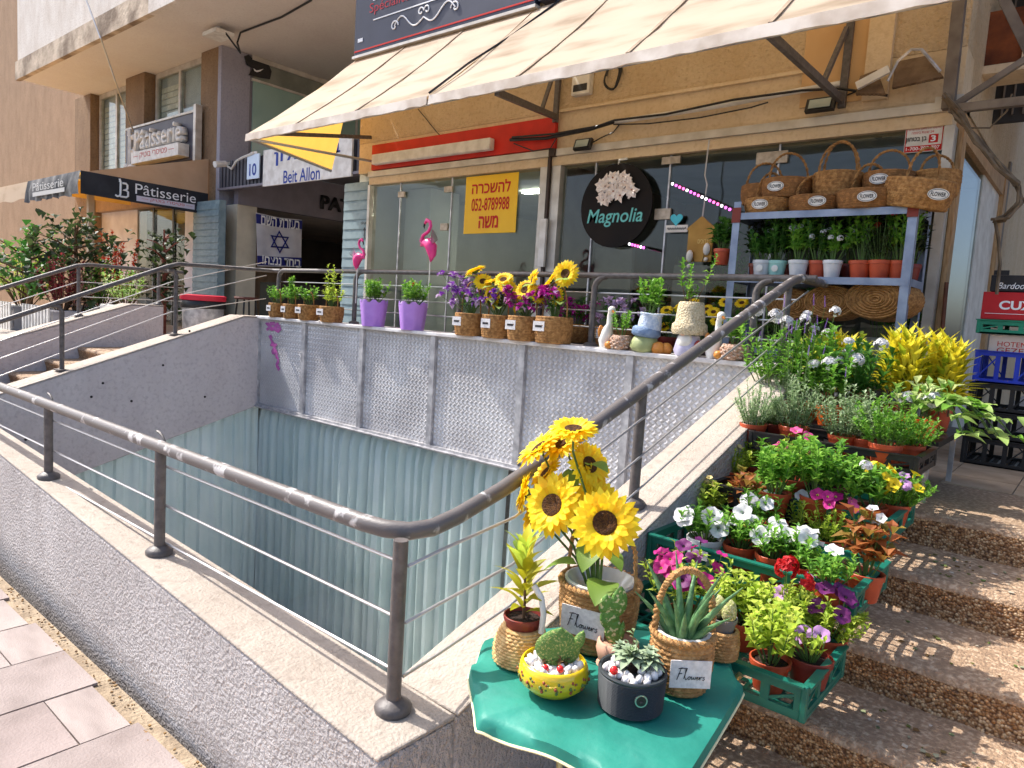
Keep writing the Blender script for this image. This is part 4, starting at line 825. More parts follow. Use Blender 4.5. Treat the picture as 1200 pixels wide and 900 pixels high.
# ================================================================ display table with its pots
TB = .62
def tp(px, py): return P(px, py, z=TB)
T = thing('folding_table', 'small folding table with pale blue rim and thin metal legs', 'table', (-.95, 1.7, .004))
out = [tp(560,790),tp(600,838),tp(665,870),tp(735,898),tp(800,902),tp(850,860),tp(872,800),tp(845,748),tp(770,735),tp(690,728),tp(600,738)]
out = [tp(*q) for q in ((557,776),(559,800),(564,836),(585,842),(640,864),(690,884),(716,900),(760,906),(800,905),(834,852),(868,797),(856,770),(845,745),(790,738),(770,735),(690,728),(600,736),(572,752))]; out = [Vector((p.x, p.y, 0)) for p in out]
cen = sum(out, Vector())/len(out)
def ring(s, z): return [Vector((cen.x+(p.x-cen.x)*s, cen.y+(p.y-cen.y)*s, z)) for p in out]
bevel(part(T, 'table_top', MB().prism(ring(.985, TB-.042), (0,0,.022)), M('pale_blue_laminate', L(150,186,204), L(190,200,206), 5, .4)), .006)
for a, c in (((-1.16,1.45),(-.78,1.58)),((-.86,1.40),(-1.12,1.62)),((-1.10,1.95),(-.72,2.0)),((-.70,1.9),(-1.05,2.05))): part(T, 'leg', MB().tube([(a[0],a[1],.006),(c[0],c[1],TB-.035)], .009, 8), M('brass_leg', L(206,180,120), L(180,150,96), 10, .35, metal=.6))
cl = MB(); n = 88; vs = []; rn = random.Random(4)
def edge(i): 
    t = i/n*len(out); k = int(t) % len(out); return out[k].lerp(out[(k+1) % len(out)], t-int(t))
for rr, z in ((0,.0),(.5,.0),(.96,.0),(1.02,-.008),(1.035,-.034)):
    for i in range(n):
        p = edge(i); w_ = math.sin(i*.7)*.5+math.sin(i*.31+1)*.5; k = 1+.018*w_*(rr > 1); e = .012*w_*(rr > 1); vs.append((cen.x+(p.x-cen.x)*rr*k, cen.y+(p.y-cen.y)*rr*k, TB-.0065+.002*math.sin(i*.45+rr*5)*(0<rr<1)+z+e+(.0)))
b = MB().add(vs, [(j*n+i, j*n+(i+1) % n, (j+1)*n+(i+1) % n, (j+1)*n+i) for j in range(4) for i in range(n)])
clo = solo('tablecloth', b, [M('teal_cloth', L(46,142,124), L(28,112,98), 3.5, .55, spec=.35, bump=.22, bscale=16, detail=8)], 'green oilcloth with pale edging laid over the folding table', 'tablecloth', None, 60, (cen.x, cen.y, TB-.01))
b = MB().tube([Vector(v)+Vector((0,0,-.002)) for v in vs[4*n:]], .0042, 5, closed=True); part(clo, 'edging', b, M('cream_edging', L(226,220,176), rough=.7))
# sunflower basket
def prof_lin(r0, r1, h, bulge=0): return lambda t: (r0+(r1-r0)*t+bulge*math.sin(math.pi*t), h*t)
c = tp(698,752); S0 = thing('flower_basket', 'large straw basket of silk sunflowers with a script label at the table back', 'basket', tuple(c))
body = link('basket_body', weave_body(prof_lin(.098,.118,.19,.008), 15, 40, .0035).mesh('basket_body', straw_c, smooth=70), S0)
b = MB(); rope(b, [(.119*math.cos(6.283*i/24), .119*math.sin(6.283*i/24), .19) for i in range(25)], .009, 22); link('rim', b.mesh('rim', straw_c, smooth=60), S0)
for sx in (-1, 1):
    b = MB(); rope(b, [(sx*.112,.0,.17),(sx*.116,.01,.25),(sx*.108,.02,.30)] if 0 else [(sx*.112,0,.12),(sx*.120,0,.22),(sx*.110,0,.31),(sx*.07,0,.385),(0,0,.405)], .0085, 12); link('handle', b.mesh('handle', straw_c, smooth=60), S0)
part(S0, 'liner', MB().lathe([(.106,.17),(.108,.20),(.100,.203),(.06,.15),(.001,.14)], 24), M('clear_film', L(216,214,206), L(190,188,180), 12, .15, spec=.8), 60, world=False)
def around(c, a, r, z): return Vector((c.x+r*math.cos(a), c.y+r*math.sin(a), c.z+z))
view = math.atan2(-c.y, -c.x); la = view-.35
flowers_label(S0, around(c, la, .119, .105), (math.cos(la), math.sin(la), .0), .135, .082)
heads = [((672,504),.15,(.1,-.25,1),-.02),((632,526),.165,(-.5,-.5,.75),-.01),((690,545),.15,(.75,-.2,.45),.05),((616,578),.15,(-.85,-.6,.2),-.02),((648,592),.19,(.05,-.95,.35),-.06),((709,613),.195,(.42,-.85,.42),-.075),((697,590),.15,(.3,-.5,.2),.04),((694,563),.14,(.8,.1,.3),.06),((640,555),.13,(-.4,-.5,.5),.02),((660,520),.14,(-.2,-.6,.7),.03),((625,605),.13,(-.9,-.3,.1),.03)]
sb = MB()
for i, ((px, py), d, f, dy) in enumerate(heads):
    p = P(px, py, y=c.y+dy)-c; sunhead(S0, p, d, f, i); q = Vector(f).normalized()
    sb.tube([(p.x*.12,p.y*.12,.15),(p.x*.35,p.y*.35,.15+(p.z-.15)*.5),p-q*.05-Vector((0,0,.02)),p-q*.012], [.0045,.004,.0035,.0035], 6)
link('stems', sb.mesh('stems', stem_g, smooth=60), S0, kind='stuff')
for (px, py), dy, d, l, w_ in (((700,545),.0,(.9,-.2,.2),.085,.07),((655,660),-.09,(-.9,-.35,-.1),.11,.075),((690,650),-.07,(.1,-.8,-.35),.10,.085),((705,690),-.10,(.25,-.9,-.05),.11,.095),((668,560),.02,(-.3,.3,.6),.08,.06),((720,655),-.04,(.8,-.3,-.1),.08,.06),((610,640),-.03,(.6,-.4,-.2),.07,.05)):
    bigleaf(S0, P(px, py, y=c.y+dy)-c-Vector(d).normalized()*l*.5, d, l, w_, LM['sun'])
# pale wicker basket with a small croton
c = tp(610,772); W = thing('flower_basket', 'pale wicker basket with a small mottled croton and a white handle', 'basket', tuple(c))
link('basket_body', weave_body(lambda t: (.078-.022*t+.01*math.sin(math.pi*t), .10*t), 12, 26, .0035).mesh('basket_body', wicker_l, smooth=70), W)
a, s = pot_mesh(.056, .07, pot_r); o = link('pot', a, W, (0,0,.062)); link('soil', s, o)
b = MB().tube([(.066,.0,.10),(.070,.0,.155),(.058,0,.20),(.03,0,.225)], .0085, 8); link('handle', b.mesh('handle', white_p, smooth=60), W)
rn = random.Random(3)
for k in range(30):
    t = k/30; a_ = k*2.4+rn.random()*.5; p = Vector((.006*math.cos(a_)-.01*t, .006*math.sin(a_), .14+.19*t)); o_ = .75-.35*t
    bigleaf(W, p, (math.cos(a_)*o_, math.sin(a_)*o_, .35+.9*t), rn.uniform(.07,.105), rn.uniform(.022,.032), LM['croton_m' if k < 20 else 'lime' if k % 3 else 'croton'], rn.uniform(-.4,.4))
link('stem', MB().tube([(0,0,.11),(.002,0,.17),(-.004,0,.24),(-.012,0,.33)], [.005,.004,.003,.002], 6).mesh('stem', stem_b), W)
# yellow bowl with a cactus
peb_w = M('white_pebble', L(238,234,230), L(214,208,204), 12, .5); red_b = M('red_bead', L(214,20,22), rough=.12, coat=.6); spine = M('cactus_green', L(92,130,58), L(176,176,104), 170, .65, bump=.5, bscale=260, lo=.52, hi=.68, detail=2)
def pebbles(T, r, z, n, seed, skip=.0):
    rn = random.Random(seed); vs = [MB().ball((0,0,0), .012, 7, 5, 0, (1, .8, .62)).mesh('pebble', peb_w, smooth=80), MB().ball((0,0,0), .015, 7, 5, 0, (1, .7, .7)).mesh('pebble', peb_w, smooth=80)]
    for k in range(n):
        a = k*2.4; rr = skip+(r-skip)*math.sqrt((k+.5)/n); link('pebble', vs[k % 2], T, (rr*math.cos(a), rr*math.sin(a), z+rn.uniform(0,.008)), (rn.random()*2, rn.random()*2, rn.random()*6))
def pad(b, p, up, side, l, w, th, mi=0):
    """flat cactus pad"""
    up, side = Vector(up).normalized(), Vector(side); side = (side-up*side.dot(up)).normalized(); nn = up.cross(side); vs = []; K, N = 9, 14
    for j in range(K+1):
        t = j/K; wd = w*.5*(math.sin(math.pi*(t**.85))**.6 if 0 < t < 1 else .12 if t == 0 else .02); 
        for k in range(N): a = 6.283*k/N; vs.append(Vector(p)+up*l*t+side*wd*math.cos(a)+nn*th*.5*math.sin(a)*(.4+.6*math.sin(math.pi*min(max(t,.05),.95))))
    b.add(vs, [(j*N+k, j*N+(k+1) % N, (j+1)*N+(k+1) % N, (j+1)*N+k) for j in range(K) for k in range(N)], mi)
camR = Vector((ROT[0][0], ROT[1][0], 0)).normalized()
c = tp(647,808); Yb = thing('cactus_bowl', 'yellow ornamented bowl with a broad cactus and white stones', 'plant bowl', tuple(c))
o = link('bowl', MB().lathe([(.05,0),(.062,.006),(.088,.03),(.094,.052),(.088,.076),(.083,.083),(.080,.083),(.084,.07),(.08,.066)], 30).mesh('bowl', M('yellow_glaze', L(226,196,24), L(212,178,16), 6, .18, spec=.6, coat=.3), smooth=60), Yb)
fl_m = [M('motif_red', L(150,70,40), rough=.4), M('motif_green', L(90,110,50), rough=.4)]; mo = MB()
for i in range(15):
    a0 = 6.283*i/15
    for k in range(7):
        a = a0+.10*math.sin(k*1.7); z = .038+.0042*k; r = .0925-.003*abs(k-3)*.5+.0015; mo.ball((r*math.cos(a+.02*k), r*math.sin(a+.02*k), z+.003*math.sin(k*2)), .0034 if k % 3 else .005, 5, 4, (i+k) % 2)
link('painted_motif', mo.mesh('painted_motif', fl_m), o, kind='stuff')
link('gravel', MB().lathe([(.001,.07),(.08,.066)], 16).mesh('gravel', peb_w), Yb); pebbles(Yb, .072, .070, 34, 1, .02)
b = MB(); pad(b, (.0,0,.065), (.10,.1,1), camR, .105, .12, .03); link('cactus_pad', b.mesh('cactus_pad', spine, smooth=70), Yb)
b = MB(); pad(b, camR*.05+Vector((0,0,.11)), camR*.4+Vector((0,0,1)), camR, .06, .03, .022); link('cactus_pad', b.mesh('cactus_pad', spine, smooth=70), Yb)
b = MB(); fine(b, .04, .05, 60, random.Random(3), .06, .02, .008, 20); link('dry_sprigs', b.mesh('dry_sprigs', [M('dry_sprig', L(120,90,50), L(90,66,36), island=True), stem_b]), Yb, kind='stuff')
for dx in (-.02,.018): q = camR*dx+Vector((.03,-.045,.085)); link('red_bead', MB().ball((0,0,0), .0095, 10, 8).mesh('red_bead', red_b, smooth=80), Yb, q)
# dark pot with a rosette
c = tp(738,825); D = thing('succulent_pot', 'dark ribbed round pot with a gray green rosette and white stones', 'plant pot', tuple(c))
pr = [(.078,0)]; 
for k in range(22): z = .004+.086*k/22; pr += [(.0835+.004*k/22, z), (.0815+.004*k/22, z+.002)]
pr += [(.088,.094),(.086,.097),(.080,.097),(.079,.088)]
link('pot', MB().lathe(pr, 34).mesh('pot', M('dark_slate_glaze', L(52,58,62), L(42,48,52), 8, .5), smooth=50), D); link('gravel', MB().lathe([(.001,.088),(.08,.086)], 16).mesh('gravel', peb_w), D); pebbles(D, .068, .088, 34, 2, .02)
va = view+.25; part(D, 'medallion', MB().tube([around(c, va, .085, .058), around(c, va, .0895, .058)], .016, 18), M('medallion_silver', L(170,176,170), rough=.3, metal=.8)); part(D, 'medallion_face', MB().tube([around(c, va, .088, .058), around(c, va, .0903, .058)], .0125, 16).ball(around(c, va, .0903, .056), .005, 6, 4), black_p)
rn = random.Random(8); suc = leafmat('rosette_leaf', (120,140,110), (168,182,150), (144,162,130), .1)
for (ox, oy, s) in ((-.01,.0,1),(.035,.02,.8),(-.05,.02,.6),(.02,.05,.7)):
    for k in range(24):
        a = k*2.4; t = k/24; bigleaf(D, (ox,oy,.115+.02*t), (math.cos(a), math.sin(a), .1+1.4*t*t), .055*s*(1-.55*t), .028*s*(1-.4*t), suc, 0)
link('stem', MB().tube([(0,0,.08),(0,0,.12)], .012, 6).mesh('stem', soil_c), D)
b = MB(); fine(b, .02, .10, 24, rn, .10, .02, .008, 4); link('sprig', b.mesh('sprig', [LM['gray'], stem_g]), D, kind='stuff')
link('red_bead', MB().ball((0,0,0), .011, 10, 8).mesh('red_bead', red_b, smooth=80), D, camR*-.045+Vector((.02,-.04,.11)))
# clay bowl with tall prickly pads
c = tp(722,783); O = thing('cactus_pot', 'pinkish clay bowl and saucer with an upright jointed cactus', 'plant pot', tuple(c))
clay = M('pink_clay', L(206,160,134), L(186,138,112), 10, .8); link('saucer', MB().lathe([(.045,0),(.058,.012),(.055,.014),(.001,.008)], 22).mesh('saucer', clay, smooth=60), O)
link('pot', MB().lathe([(.036,.01),(.054,.03),(.061,.055),(.058,.08),(.052,.083),(.05,.07),(.001,.068)], 24).mesh('pot', clay, smooth=60), O)
pads = [(-.012,.07,.09,.05,-.10),(-.018,.11,.075,.055,-.35),(-.03,.15,.065,.055,-.2),(-.012,.15,.09,.05,.10),(.0,.07,.07,.022,.15)]
for dx, z, l, w_, ln in pads: b = MB(); pad(b, camR*dx+Vector((0,0,z)), camR*ln+Vector((0,0,1)), camR, l, w_, .018); link('cactus_pad', b.mesh('cactus_pad', M('pad_green', L(96,140,60), L(214,206,150), 90, .6, bump=.5, bscale=120, lo=.56, hi=.66, detail=1), smooth=70), O)
# aloe in a tall rope handled basket
c = tp(795,803); A = thing('flower_basket', 'tall rope handled straw basket of aloe with a white script label', 'basket', tuple(c))
link('basket_body', weave_body(prof_lin(.068,.080,.15,.008), 11, 26, .0045).mesh('basket_body', straw_c, smooth=70), A)
b = MB(); rope(b, [(.082*math.cos(6.283*i/20), .082*math.sin(6.283*i/20), .152) for i in range(21)], .009, 16); link('rim', b.mesh('rim', straw_c, smooth=60), A)
b = MB(); rope(b, [tuple(camR*x)[:2]+(z,) for x, z, _ in [(.078*math.cos(math.pi*i/14), .15+.175*math.sin(math.pi*i/14)**.75, 0) for i in range(15)]], .0095, 20); link('handle', b.mesh('handle', straw_c, smooth=60), A)
part(A, 'liner', MB().lathe([(.072,.13),(.074,.158),(.066,.16),(.04,.11),(.001,.10)], 20), M('clear_film', L(216,214,206)), 60, world=False)
flowers_label(A, around(c, view+.2, .0865, .078), (math.cos(view+.2), math.sin(view+.2), 0), .108, .074)
aloe = M('aloe_leaf', L(64,104,64), L(110,150,100), 40, .4, bump=.2, bscale=60); rn = random.Random(2)
for k in range(15):
    a = k*2.4; o_ = .14+.5*(k/15); l = rn.uniform(.16,.24)*(1 if k < 9 else .8); p0 = Vector((.012*math.cos(a), .012*math.sin(a), .11)); d = Vector((math.cos(a)*o_, math.sin(a)*o_, 1)).normalized()
    pts = [p0+d*l*t+Vector((math.cos(a)*.05*t*t, math.sin(a)*.05*t*t, 0)) for t in (0,.2,.4,.6,.8,1)]; link('leaf', MB().tube(pts, [.011,.0125,.011,.008,.005,.001], 6).mesh('leaf', aloe, smooth=70), A)
# little seagrass basket with a globe cactus
c = tp(843,768); G = thing('flower_basket', 'small seagrass basket holding a gray pot of globe cactus', 'basket', tuple(c))
link('basket_body', weave_body(prof_lin(.050,.047,.085,.004), 9, 20, .0035).mesh('basket_body', straw_c, smooth=70), G); a, s = pot_mesh(.042, .06, M('gray_plastic', L(110,108,106), rough=.5)); o = link('pot', a, G, (0,0,.062)); link('soil', s, o)
globe = M('globe_cactus', L(150,160,80), L(214,206,150), 120, .8, bump=.6, bscale=200)
for ox, oy, r in ((-.02,0,.024),(.02,-.008,.021)): 
    b = MB(); n = 24; b.lathe([(r*.5,0),(r,.02),(r*1.05,.04),(r*.8,.06),(r*.3,.07)], n, (ox,oy,.11)); link('cactus', b.mesh('cactus', globe, smooth=60), G)
# ================================================================ flower trays on the steps
def crate(label, x0, x1, y0, y1, z0, h, mat, low_front=False, group='trays of potted flowers on the steps', name='plant_tray', cat='tray'):
    T = thing(name, label, cat, ((x0+x1)/2, (y0+y1)/2, z0), group); b = MB()
    n = max(6, int((x1-x0)/.045))
    for i in range(n+1): x = x0+(x1-x0)*i/n; b.box(x-.006,x+.006,y0,y1,z0,z0+.010)
    m = max(4, int((y1-y0)/.05))
    for j in range(m+1): y = y0+(y1-y0)*j/m; b.box(x0,x1,y-.005,y+.005,z0+.001,z0+.0095)
    o = part(T, 'base_grid', b, mat); o['kind'] = 'stuff'
    def side(a, c):
        a, c = Vector(a), Vector(c); d = c-a; ln = d.length; u = d/ln; nn = Vector((-u.y, u.x, 0)); b = MB(); Z = Vector((0,0,1))
        b.bar(a+Z*.014, c+Z*.014, .010, .026); b.bar(a+Z*(h-.014), c+Z*(h-.014), .013, .030)
        b.bar(a+Z*h+nn*-.004, c+Z*h+nn*-.004, .026, .006)
        k = max(2, int(ln/.10))
        for i in range(k+1):
            p = a+d*(.02+.96*i/k); b.box(p.x-.009*abs(u.x)-.004, p.x+.009*abs(u.x)+.004, p.y-.009*abs(u.y)-.004, p.y+.009*abs(u.y)+.004, z0+.015, z0+h-.01)
            if i < k and i % 2 == 0: q = a+d*(.02+.96*(i+1)/k); b.bar(p+Z*.03, q+Z*(h-.03), .006, .008)
        return b
    for a, c in (((x0,y0,z0),(x1,y0,z0)),((x1,y0,z0),(x1,y1,z0)),((x1,y1,z0),(x0,y1,z0)),((x0,y1,z0),(x0,y0,z0))): part(T, 'side', side(a, c), mat)
    for x in (x0, x1):
        for y in (y0, y1): bevel(part(T, 'corner', MB().box(x-.010,x+.010,y-.010,y+.010,z0,z0+h+.004), mat), .004)
    return T
crate('lowest dark green tray beside the table with petunias and geraniums', -1.25,-.545,2.03,2.40,.50,.105, crate_g)
crate('bright green tray of white petunias above the lowest tray', -1.285,-.54,2.45,2.87,.67,.105, crate_g)
crate('black tray of herbs against the sloping wall', -1.285,-.93,2.98,3.36,.81,.09, black_p)
crate('dark green tray holding yellow trumpet flowers and herbs', -.915,-.565,2.99,3.40,.81,.095, crate_g)
crate('long black tray of gray green herbs at the top of the steps', -1.27,-.56,3.35,3.74,1.02,.085, black_p)
def support(x0,x1,y0,y1,z0,z1,label): return crate(label, x0,x1,y0,y1,z0,z1-z0-.004, black_p, group='upturned black crates under the trays', name='black_crate', cat='crate')
support(-1.25,-.9,2.2,2.34,.185,.5,'black crate propping the lowest tray near the table'); support(-1.26,-.86,2.70,2.88,.505,.67,'black crate under the bright green tray'); support(-1.26,-.80,3.20,3.40,.665,.81,'black crate under the middle trays'); support(-1.26,-.72,3.64,3.9,.822,1.02,'black crate under the long black tray')
rnp = random.Random(21)
def at(px, py, z): return P(px, py, z=z)
def mk(label, px, py, zt, kind, r=.064, h=.10, mat=None, seed=0, fl=None, fh=.14, fr=.10, cat='potted plant', leafk=None, n=None, x=None):
    """pot whose rim is seen at (px,py) with its foot at height zt"""
    p = P(px, py, z=zt+h); p.y += .03 if zt < 1.1 else 0; T = potted(label, (p.x, p.y, zt), r, h, mat, cat); T.scale = (rnp.uniform(.92,1.1),)*3; fr *= 1.24; fh *= 1.2; fl = [(int(f[0]*1.4+.5), f[1], f[2], f[3]*1.15)+tuple(f[4:]) for f in (fl or [])]; rn = random.Random(seed+px); z0 = h*.85
    if kind == 'petunia': foliage(T, [LM[leafk or 'green'], stem_g], lambda b: bush(b, fr, fh, n or 260, .046, .022, rn, z0, 14))
    elif kind == 'herb': foliage(T, [LM[leafk or 'green'], stem_g], lambda b: bush(b, fr, fh, n or 280, .052, .034, rn, z0, 13))
    elif kind == 'geranium': foliage(T, [LM[leafk or 'lime'], stem_g], lambda b: bush(b, fr, fh, n or 190, .048, .048, rn, z0, 12, outward=.9))
    elif kind == 'fine': foliage(T, [LM[leafk or 'gray'], stem_g], lambda b: fine(b, fr, fh, n or 1300, rn, z0, .026, .005, 46))
    elif kind == 'feather': foliage(T, [LM[leafk or 'green'], stem_g], lambda b: fine(b, fr, fh, n or 1100, rn, z0, .024, .009, 40))
    elif kind == 'begonia': foliage(T, [LM['begonia'], stem_g], lambda b: bush(b, fr, fh, n or 90, .085, .06, rn, z0, 9, outward=.9))
    elif kind == 'croton': foliage(T, [LM[leafk or 'croton'], stem_b], lambda b: [fan(b, fr, fh*rn.uniform(.8,1), 44, .15, .036, rn, z0, 0, 3, ox*.05, oy*.05) for ox, oy in ((0,0),(1.3,.3),(-1.3,.4),(.1,-1.2),(-.3,1.2),(1,-1.2),(-1.1,-1))])
    elif kind == 'broad': foliage(T, [LM[leafk or 'deep'], stem_g], lambda b: bush(b, fr, fh, n or 150, .09, .048, rn, z0, 9))
    for f in (fl or []): flowers(T, f[0], f[1], f[2], f[3], f[4] if len(f) > 4 else fr*.8, z0+fh*(f[5] if len(f) > 5 else .95), rn, stalk=z0, tocam=f[6] if len(f) > 6 else .6)
    return T
# lowest tray
z = .512
mk('lime leaved geranium in an orange pot at the front of the lowest tray', 899,773,z,'geranium', seed=1, fh=.17, fr=.115)
mk('dark red pot with a trailing pale violet petunia on the lowest tray', 946,774,z,'petunia', mat=pot_r, seed=2, fh=.07, fr=.06, n=40, leafk='lime', fl=[(3,'lilac','petunia',.048,.08,.9,1.2)])
mk('orange pot of dark purple petunias at the right of the lowest tray', 965,748,z,'feather', seed=3, fh=.12, fr=.10, leafk='lime', fl=[(4,'purple','petunia',.055,.08,1.1)])
mk('red geranium in bloom behind the lime leaved one', 915,742,z,'feather', seed=4, fh=.15, fr=.10, leafk='lime', fl=[(2,'red','cluster',.065,.05,1.15)])
mk('green geranium behind the little seagrass basket', 868,728,z,'geranium', seed=5, fh=.16, fr=.11, leafk='lime')
mk('magenta petunia in full bloom behind the aloe basket', 800,720,z,'petunia', mat=pot_r, seed=6, fh=.17, fr=.13, leafk='lime', fl=[(13,'magenta','petunia',.045,.13,1.0),(3,'purple','petunia',.05,.12,1.1)])
# green tray of white petunias
z = .682
mk('white petunia in a pale plastic pot at the left end of the green tray', 822,633,z,'petunia', mat=pot_w, seed=7, fh=.10, fr=.085, fl=[(5,'white','petunia',.066,.09,1.0,.9)])
mk('orange pot of white petunias second from the left in the green tray', 864,640,z,'petunia', seed=8, fh=.10, fr=.085, fl=[(2,'white','petunia',.066,.06,1.1,.9)])
mk('orange pot of white petunias spilling over the tray middle', 903,652,z,'petunia', seed=9, fh=.10, fr=.085, fl=[(4,'white','petunia',.066,.09,1.0,.9)])
mk('white petunia with two large blooms right of the tray middle', 936,662,z,'petunia', seed=10, fh=.10, fr=.08, fl=[(3,'white','petunia',.07,.05,1.1,.9)])
mk('bushy green petunia with one white bloom at the tray front corner', 970,682,z,'petunia', seed=11, fh=.10, fr=.09, fl=[(1,'white','petunia',.07,.04,1.2,.9)])
mk('bronze leaved begonia with pale flowers at the right end of the green tray', 1012,672,z,'begonia', seed=12, fh=.18, fr=.09, fl=[(3,'white','trumpet',.035,.06,1.0)])
mk('bronze begonia behind the left white petunias', 868,600,z,'begonia', seed=13, fh=.15, fr=.09)
mk('lime and pale flowered begonia against the wall end of the green tray', 825,600,z,'herb', seed=14, fh=.15, fr=.09, leafk='lime', fl=[(4,'cream','trumpet',.03)])
mk('mint like herb behind the white petunias', 905,606,z,'herb', seed=15, fh=.13, fr=.10, n=330)
mk('lime leaved petunia in the back row of the green tray', 935,622,z,'petunia', seed=16, fh=.13, fr=.09, leafk='lime', fl=[(1,'white','petunia',.06)])
mk('magenta petunias on long stems in the back row of the green tray', 970,632,z,'feather', seed=17, fh=.17, fr=.10, leafk='lime', fl=[(6,'magenta','petunia',.05,.10,1.05,.9),(3,'pink','petunia',.045,.10,1.0,.9)])
# middle trays
z = .822
mk('pale yellow petunia in an orange pot at the left of the black herb tray', 852,550,z,'feather', seed=18, fh=.13, fr=.09, leafk='lime', fl=[(6,'cream','petunia',.035,.10,1.0)])
mk('dark red pot with a magenta and white petunia beside the wall tray edge', 880,548,z,'feather', mat=pot_r, seed=19, fh=.13, fr=.08, leafk='lime', fl=[(2,'magenta','petunia',.04,.06,1.1),(1,'white','petunia',.04)])
mk('basil like herb in a white rimmed pot in the black tray', 905,578,z,'herb', seed=20, fh=.17, fr=.095, n=340)
mk('tall leafy herb in the middle of the two herb trays', 955,585,z,'herb', seed=22, fh=.19, fr=.11, n=340)
mk('herb with small white blooms between the two trays', 985,590,z,'herb', seed=23, fh=.15, fr=.09, fl=[(2,'white','cluster',.04)])
mk('yellow trumpet flowers on long leaves in the dark green tray', 1020,592,z,'broad', seed=24, fh=.15, fr=.10, leafk='green', n=120, fl=[(6,'yellow','trumpet',.05,.10,1.05)])
mk('spreading yellow trumpet flower at the right edge of the dark green tray', 1046,590,z,'feather', seed=25, fh=.13, fr=.12, leafk='green', fl=[(5,'yellow','trumpet',.045,.13,.95),(2,'lilac','petunia',.05,.06,.9)])
# top black tray
z = 1.03
mk('silvery lavender bush in an orange pot at the left of the top tray', 880,497,z,'fine', seed=26, fh=.20, fr=.09)
mk('dark red pot of gray lavender squeezed second in the top tray', 903,495,z,'fine', mat=pot_r, seed=27, fh=.14, fr=.06)
mk('tallest silvery lavender bush in the top tray', 928,502,z,'fine', seed=28, fh=.22, fr=.10, fl=[(4,'violet','spike',.018,.09,1.5)])
mk('soft feathery herb in the middle of the top tray', 985,510,z,'feather', seed=29, fh=.23, fr=.11, leafk='gray', fl=[(1,'violet','spike',.02,.05,1.2)])
mk('pale feathery herb in the right half of the top tray', 1012,513,z,'feather', seed=30, fh=.23, fr=.10, leafk='gray')
mk('green feathery herb in an orange pot at the top tray front', 1036,522,z,'feather', seed=31, fh=.20, fr=.11, leafk='green')
mk('green feathery herb in the right corner pot of the top tray', 1066,520,z,'feather', seed=32, fh=.15, fr=.11, leafk='green')
# plants on the bench behind the trays
bz = 1.12
T = thing('plant_bench', 'low metal bench carrying the yellow crotons behind the trays', 'bench', (-.95, 4.2, TZ))
part(T, 'bench_top', MB().box(-1.5,-.56,3.82,4.6,bz-.03,bz-.001), black_p)
for x in (-1.45,-.60):
    for y in (3.83,4.55): part(T, 'leg', MB().box(x-.012,x+.012,y-.012,y+.012,TZ,bz-.03), steel_c)
def by(label, px, py, y, kind, **k):
    p = P(px, py, y=y); return mk(label, *[int(v) for v in (px, py)], bz, kind, **k)
def mkb(label, x, y, kind, **k):
    q = ROT.T @ (np.array([x, y, bz+k.get('h', .10)])-EYE); return mk(label, int(600+F*q[0]/-q[2]), int(450-F*q[1]/-q[2]), bz, kind, **k)
foil = M('orange_foil', L(236,110,36), L(206,80,24), 14, .25, spec=.7)
mkb('leafy plant with white flower heads at the left of the bench', -1.40,3.95,'herb', seed=40, fh=.30, fr=.18, n=380, leafk='green', mat=foil, fl=[(4,'white','cluster',.06,.14,1.15)])
mkb('green leafy plant in orange foil left of the middle croton', -1.20,4.0,'broad', seed=41, fh=.36, fr=.18, n=240, leafk='green', mat=foil, fl=[(3,'white','cluster',.06,.12,1.1)])
mkb('broad leaved dark plant in the bench middle', -.98,3.92,'broad', seed=42, fh=.28, fr=.19, n=240, leafk='deep', fl=[(2,'white','cluster',.06,.12,1.0)])
mkb('yellow croton with feathery upright leaves at the back of the bench', -1.12,4.3,'croton', seed=43, fh=.36, fr=.14, leafk='croton')
mkb('lime yellow croton at the left of the bench', -1.34,4.4,'croton', seed=44, fh=.30, fr=.12, leafk='lime')
mkb('brightest yellow croton in the right half of the bench', -.80,4.15,'croton', seed=45, fh=.38, fr=.15, leafk='croton', h=.13)
mkb('dense yellow croton at the right end of the bench', -.64,4.3,'croton', seed=46, fh=.40, fr=.15, leafk='croton', h=.13)
LV = mkb('lavender with tall violet spikes rising above the other plants', -1.28,3.9,'fine', seed=47, fh=.14, fr=.08, fl=[(7,'violet','spike',.022,.20,2.9),(4,'violet','spike',.02,.3,2.0)])
V = mkb('variegated trailing plant in orange foil at the right of the bench', -.66,3.88,'broad', seed=48, fh=.16, fr=.15, n=90, leafk='pale', mat=foil, r=.09, fl=[(2,'white','cluster',.075,.10,.75)])
rn = random.Random(9); sb = MB()
for k in range(9):
    a = -.9+.22*k; q = Vector((math.cos(a), math.sin(a)*.7, 0)); ln = rn.uniform(.25,.46); pts = [Vector((0,0,.12))+q*ln*t+Vector((0,0,.14*math.sin(t*2.3)-.16*t*t)) for t in np.linspace(0,1,7)]; sb.tube(pts, .0028, 5)
    for i, p in enumerate(pts[1:]):
        for s in (-1, 1): bigleaf(V, p, Vector((q.x*.6-q.y*s, q.y*.6+q.x*s, rn.uniform(-.1,.5))), rn.uniform(.07,.11), rn.uniform(.035,.05), LM['pale' if (k+i) % 3 else 'green'], rn.uniform(-.5,.5))
pts = [Vector((.40,.05,.16)),Vector((.47,.05,.12)),Vector((.5,.04,0)),Vector((.505,.03,-.13)),Vector((.49,.02,-.22))]; sb.tube(pts, .003, 5)
for p in pts[:3]: bigleaf(V, p, (.4,-.5,-.3), .09, .06, LM['pale'])
link('trailing_stems', sb.mesh('trailing_stems', stem_g), V, kind='stuff')

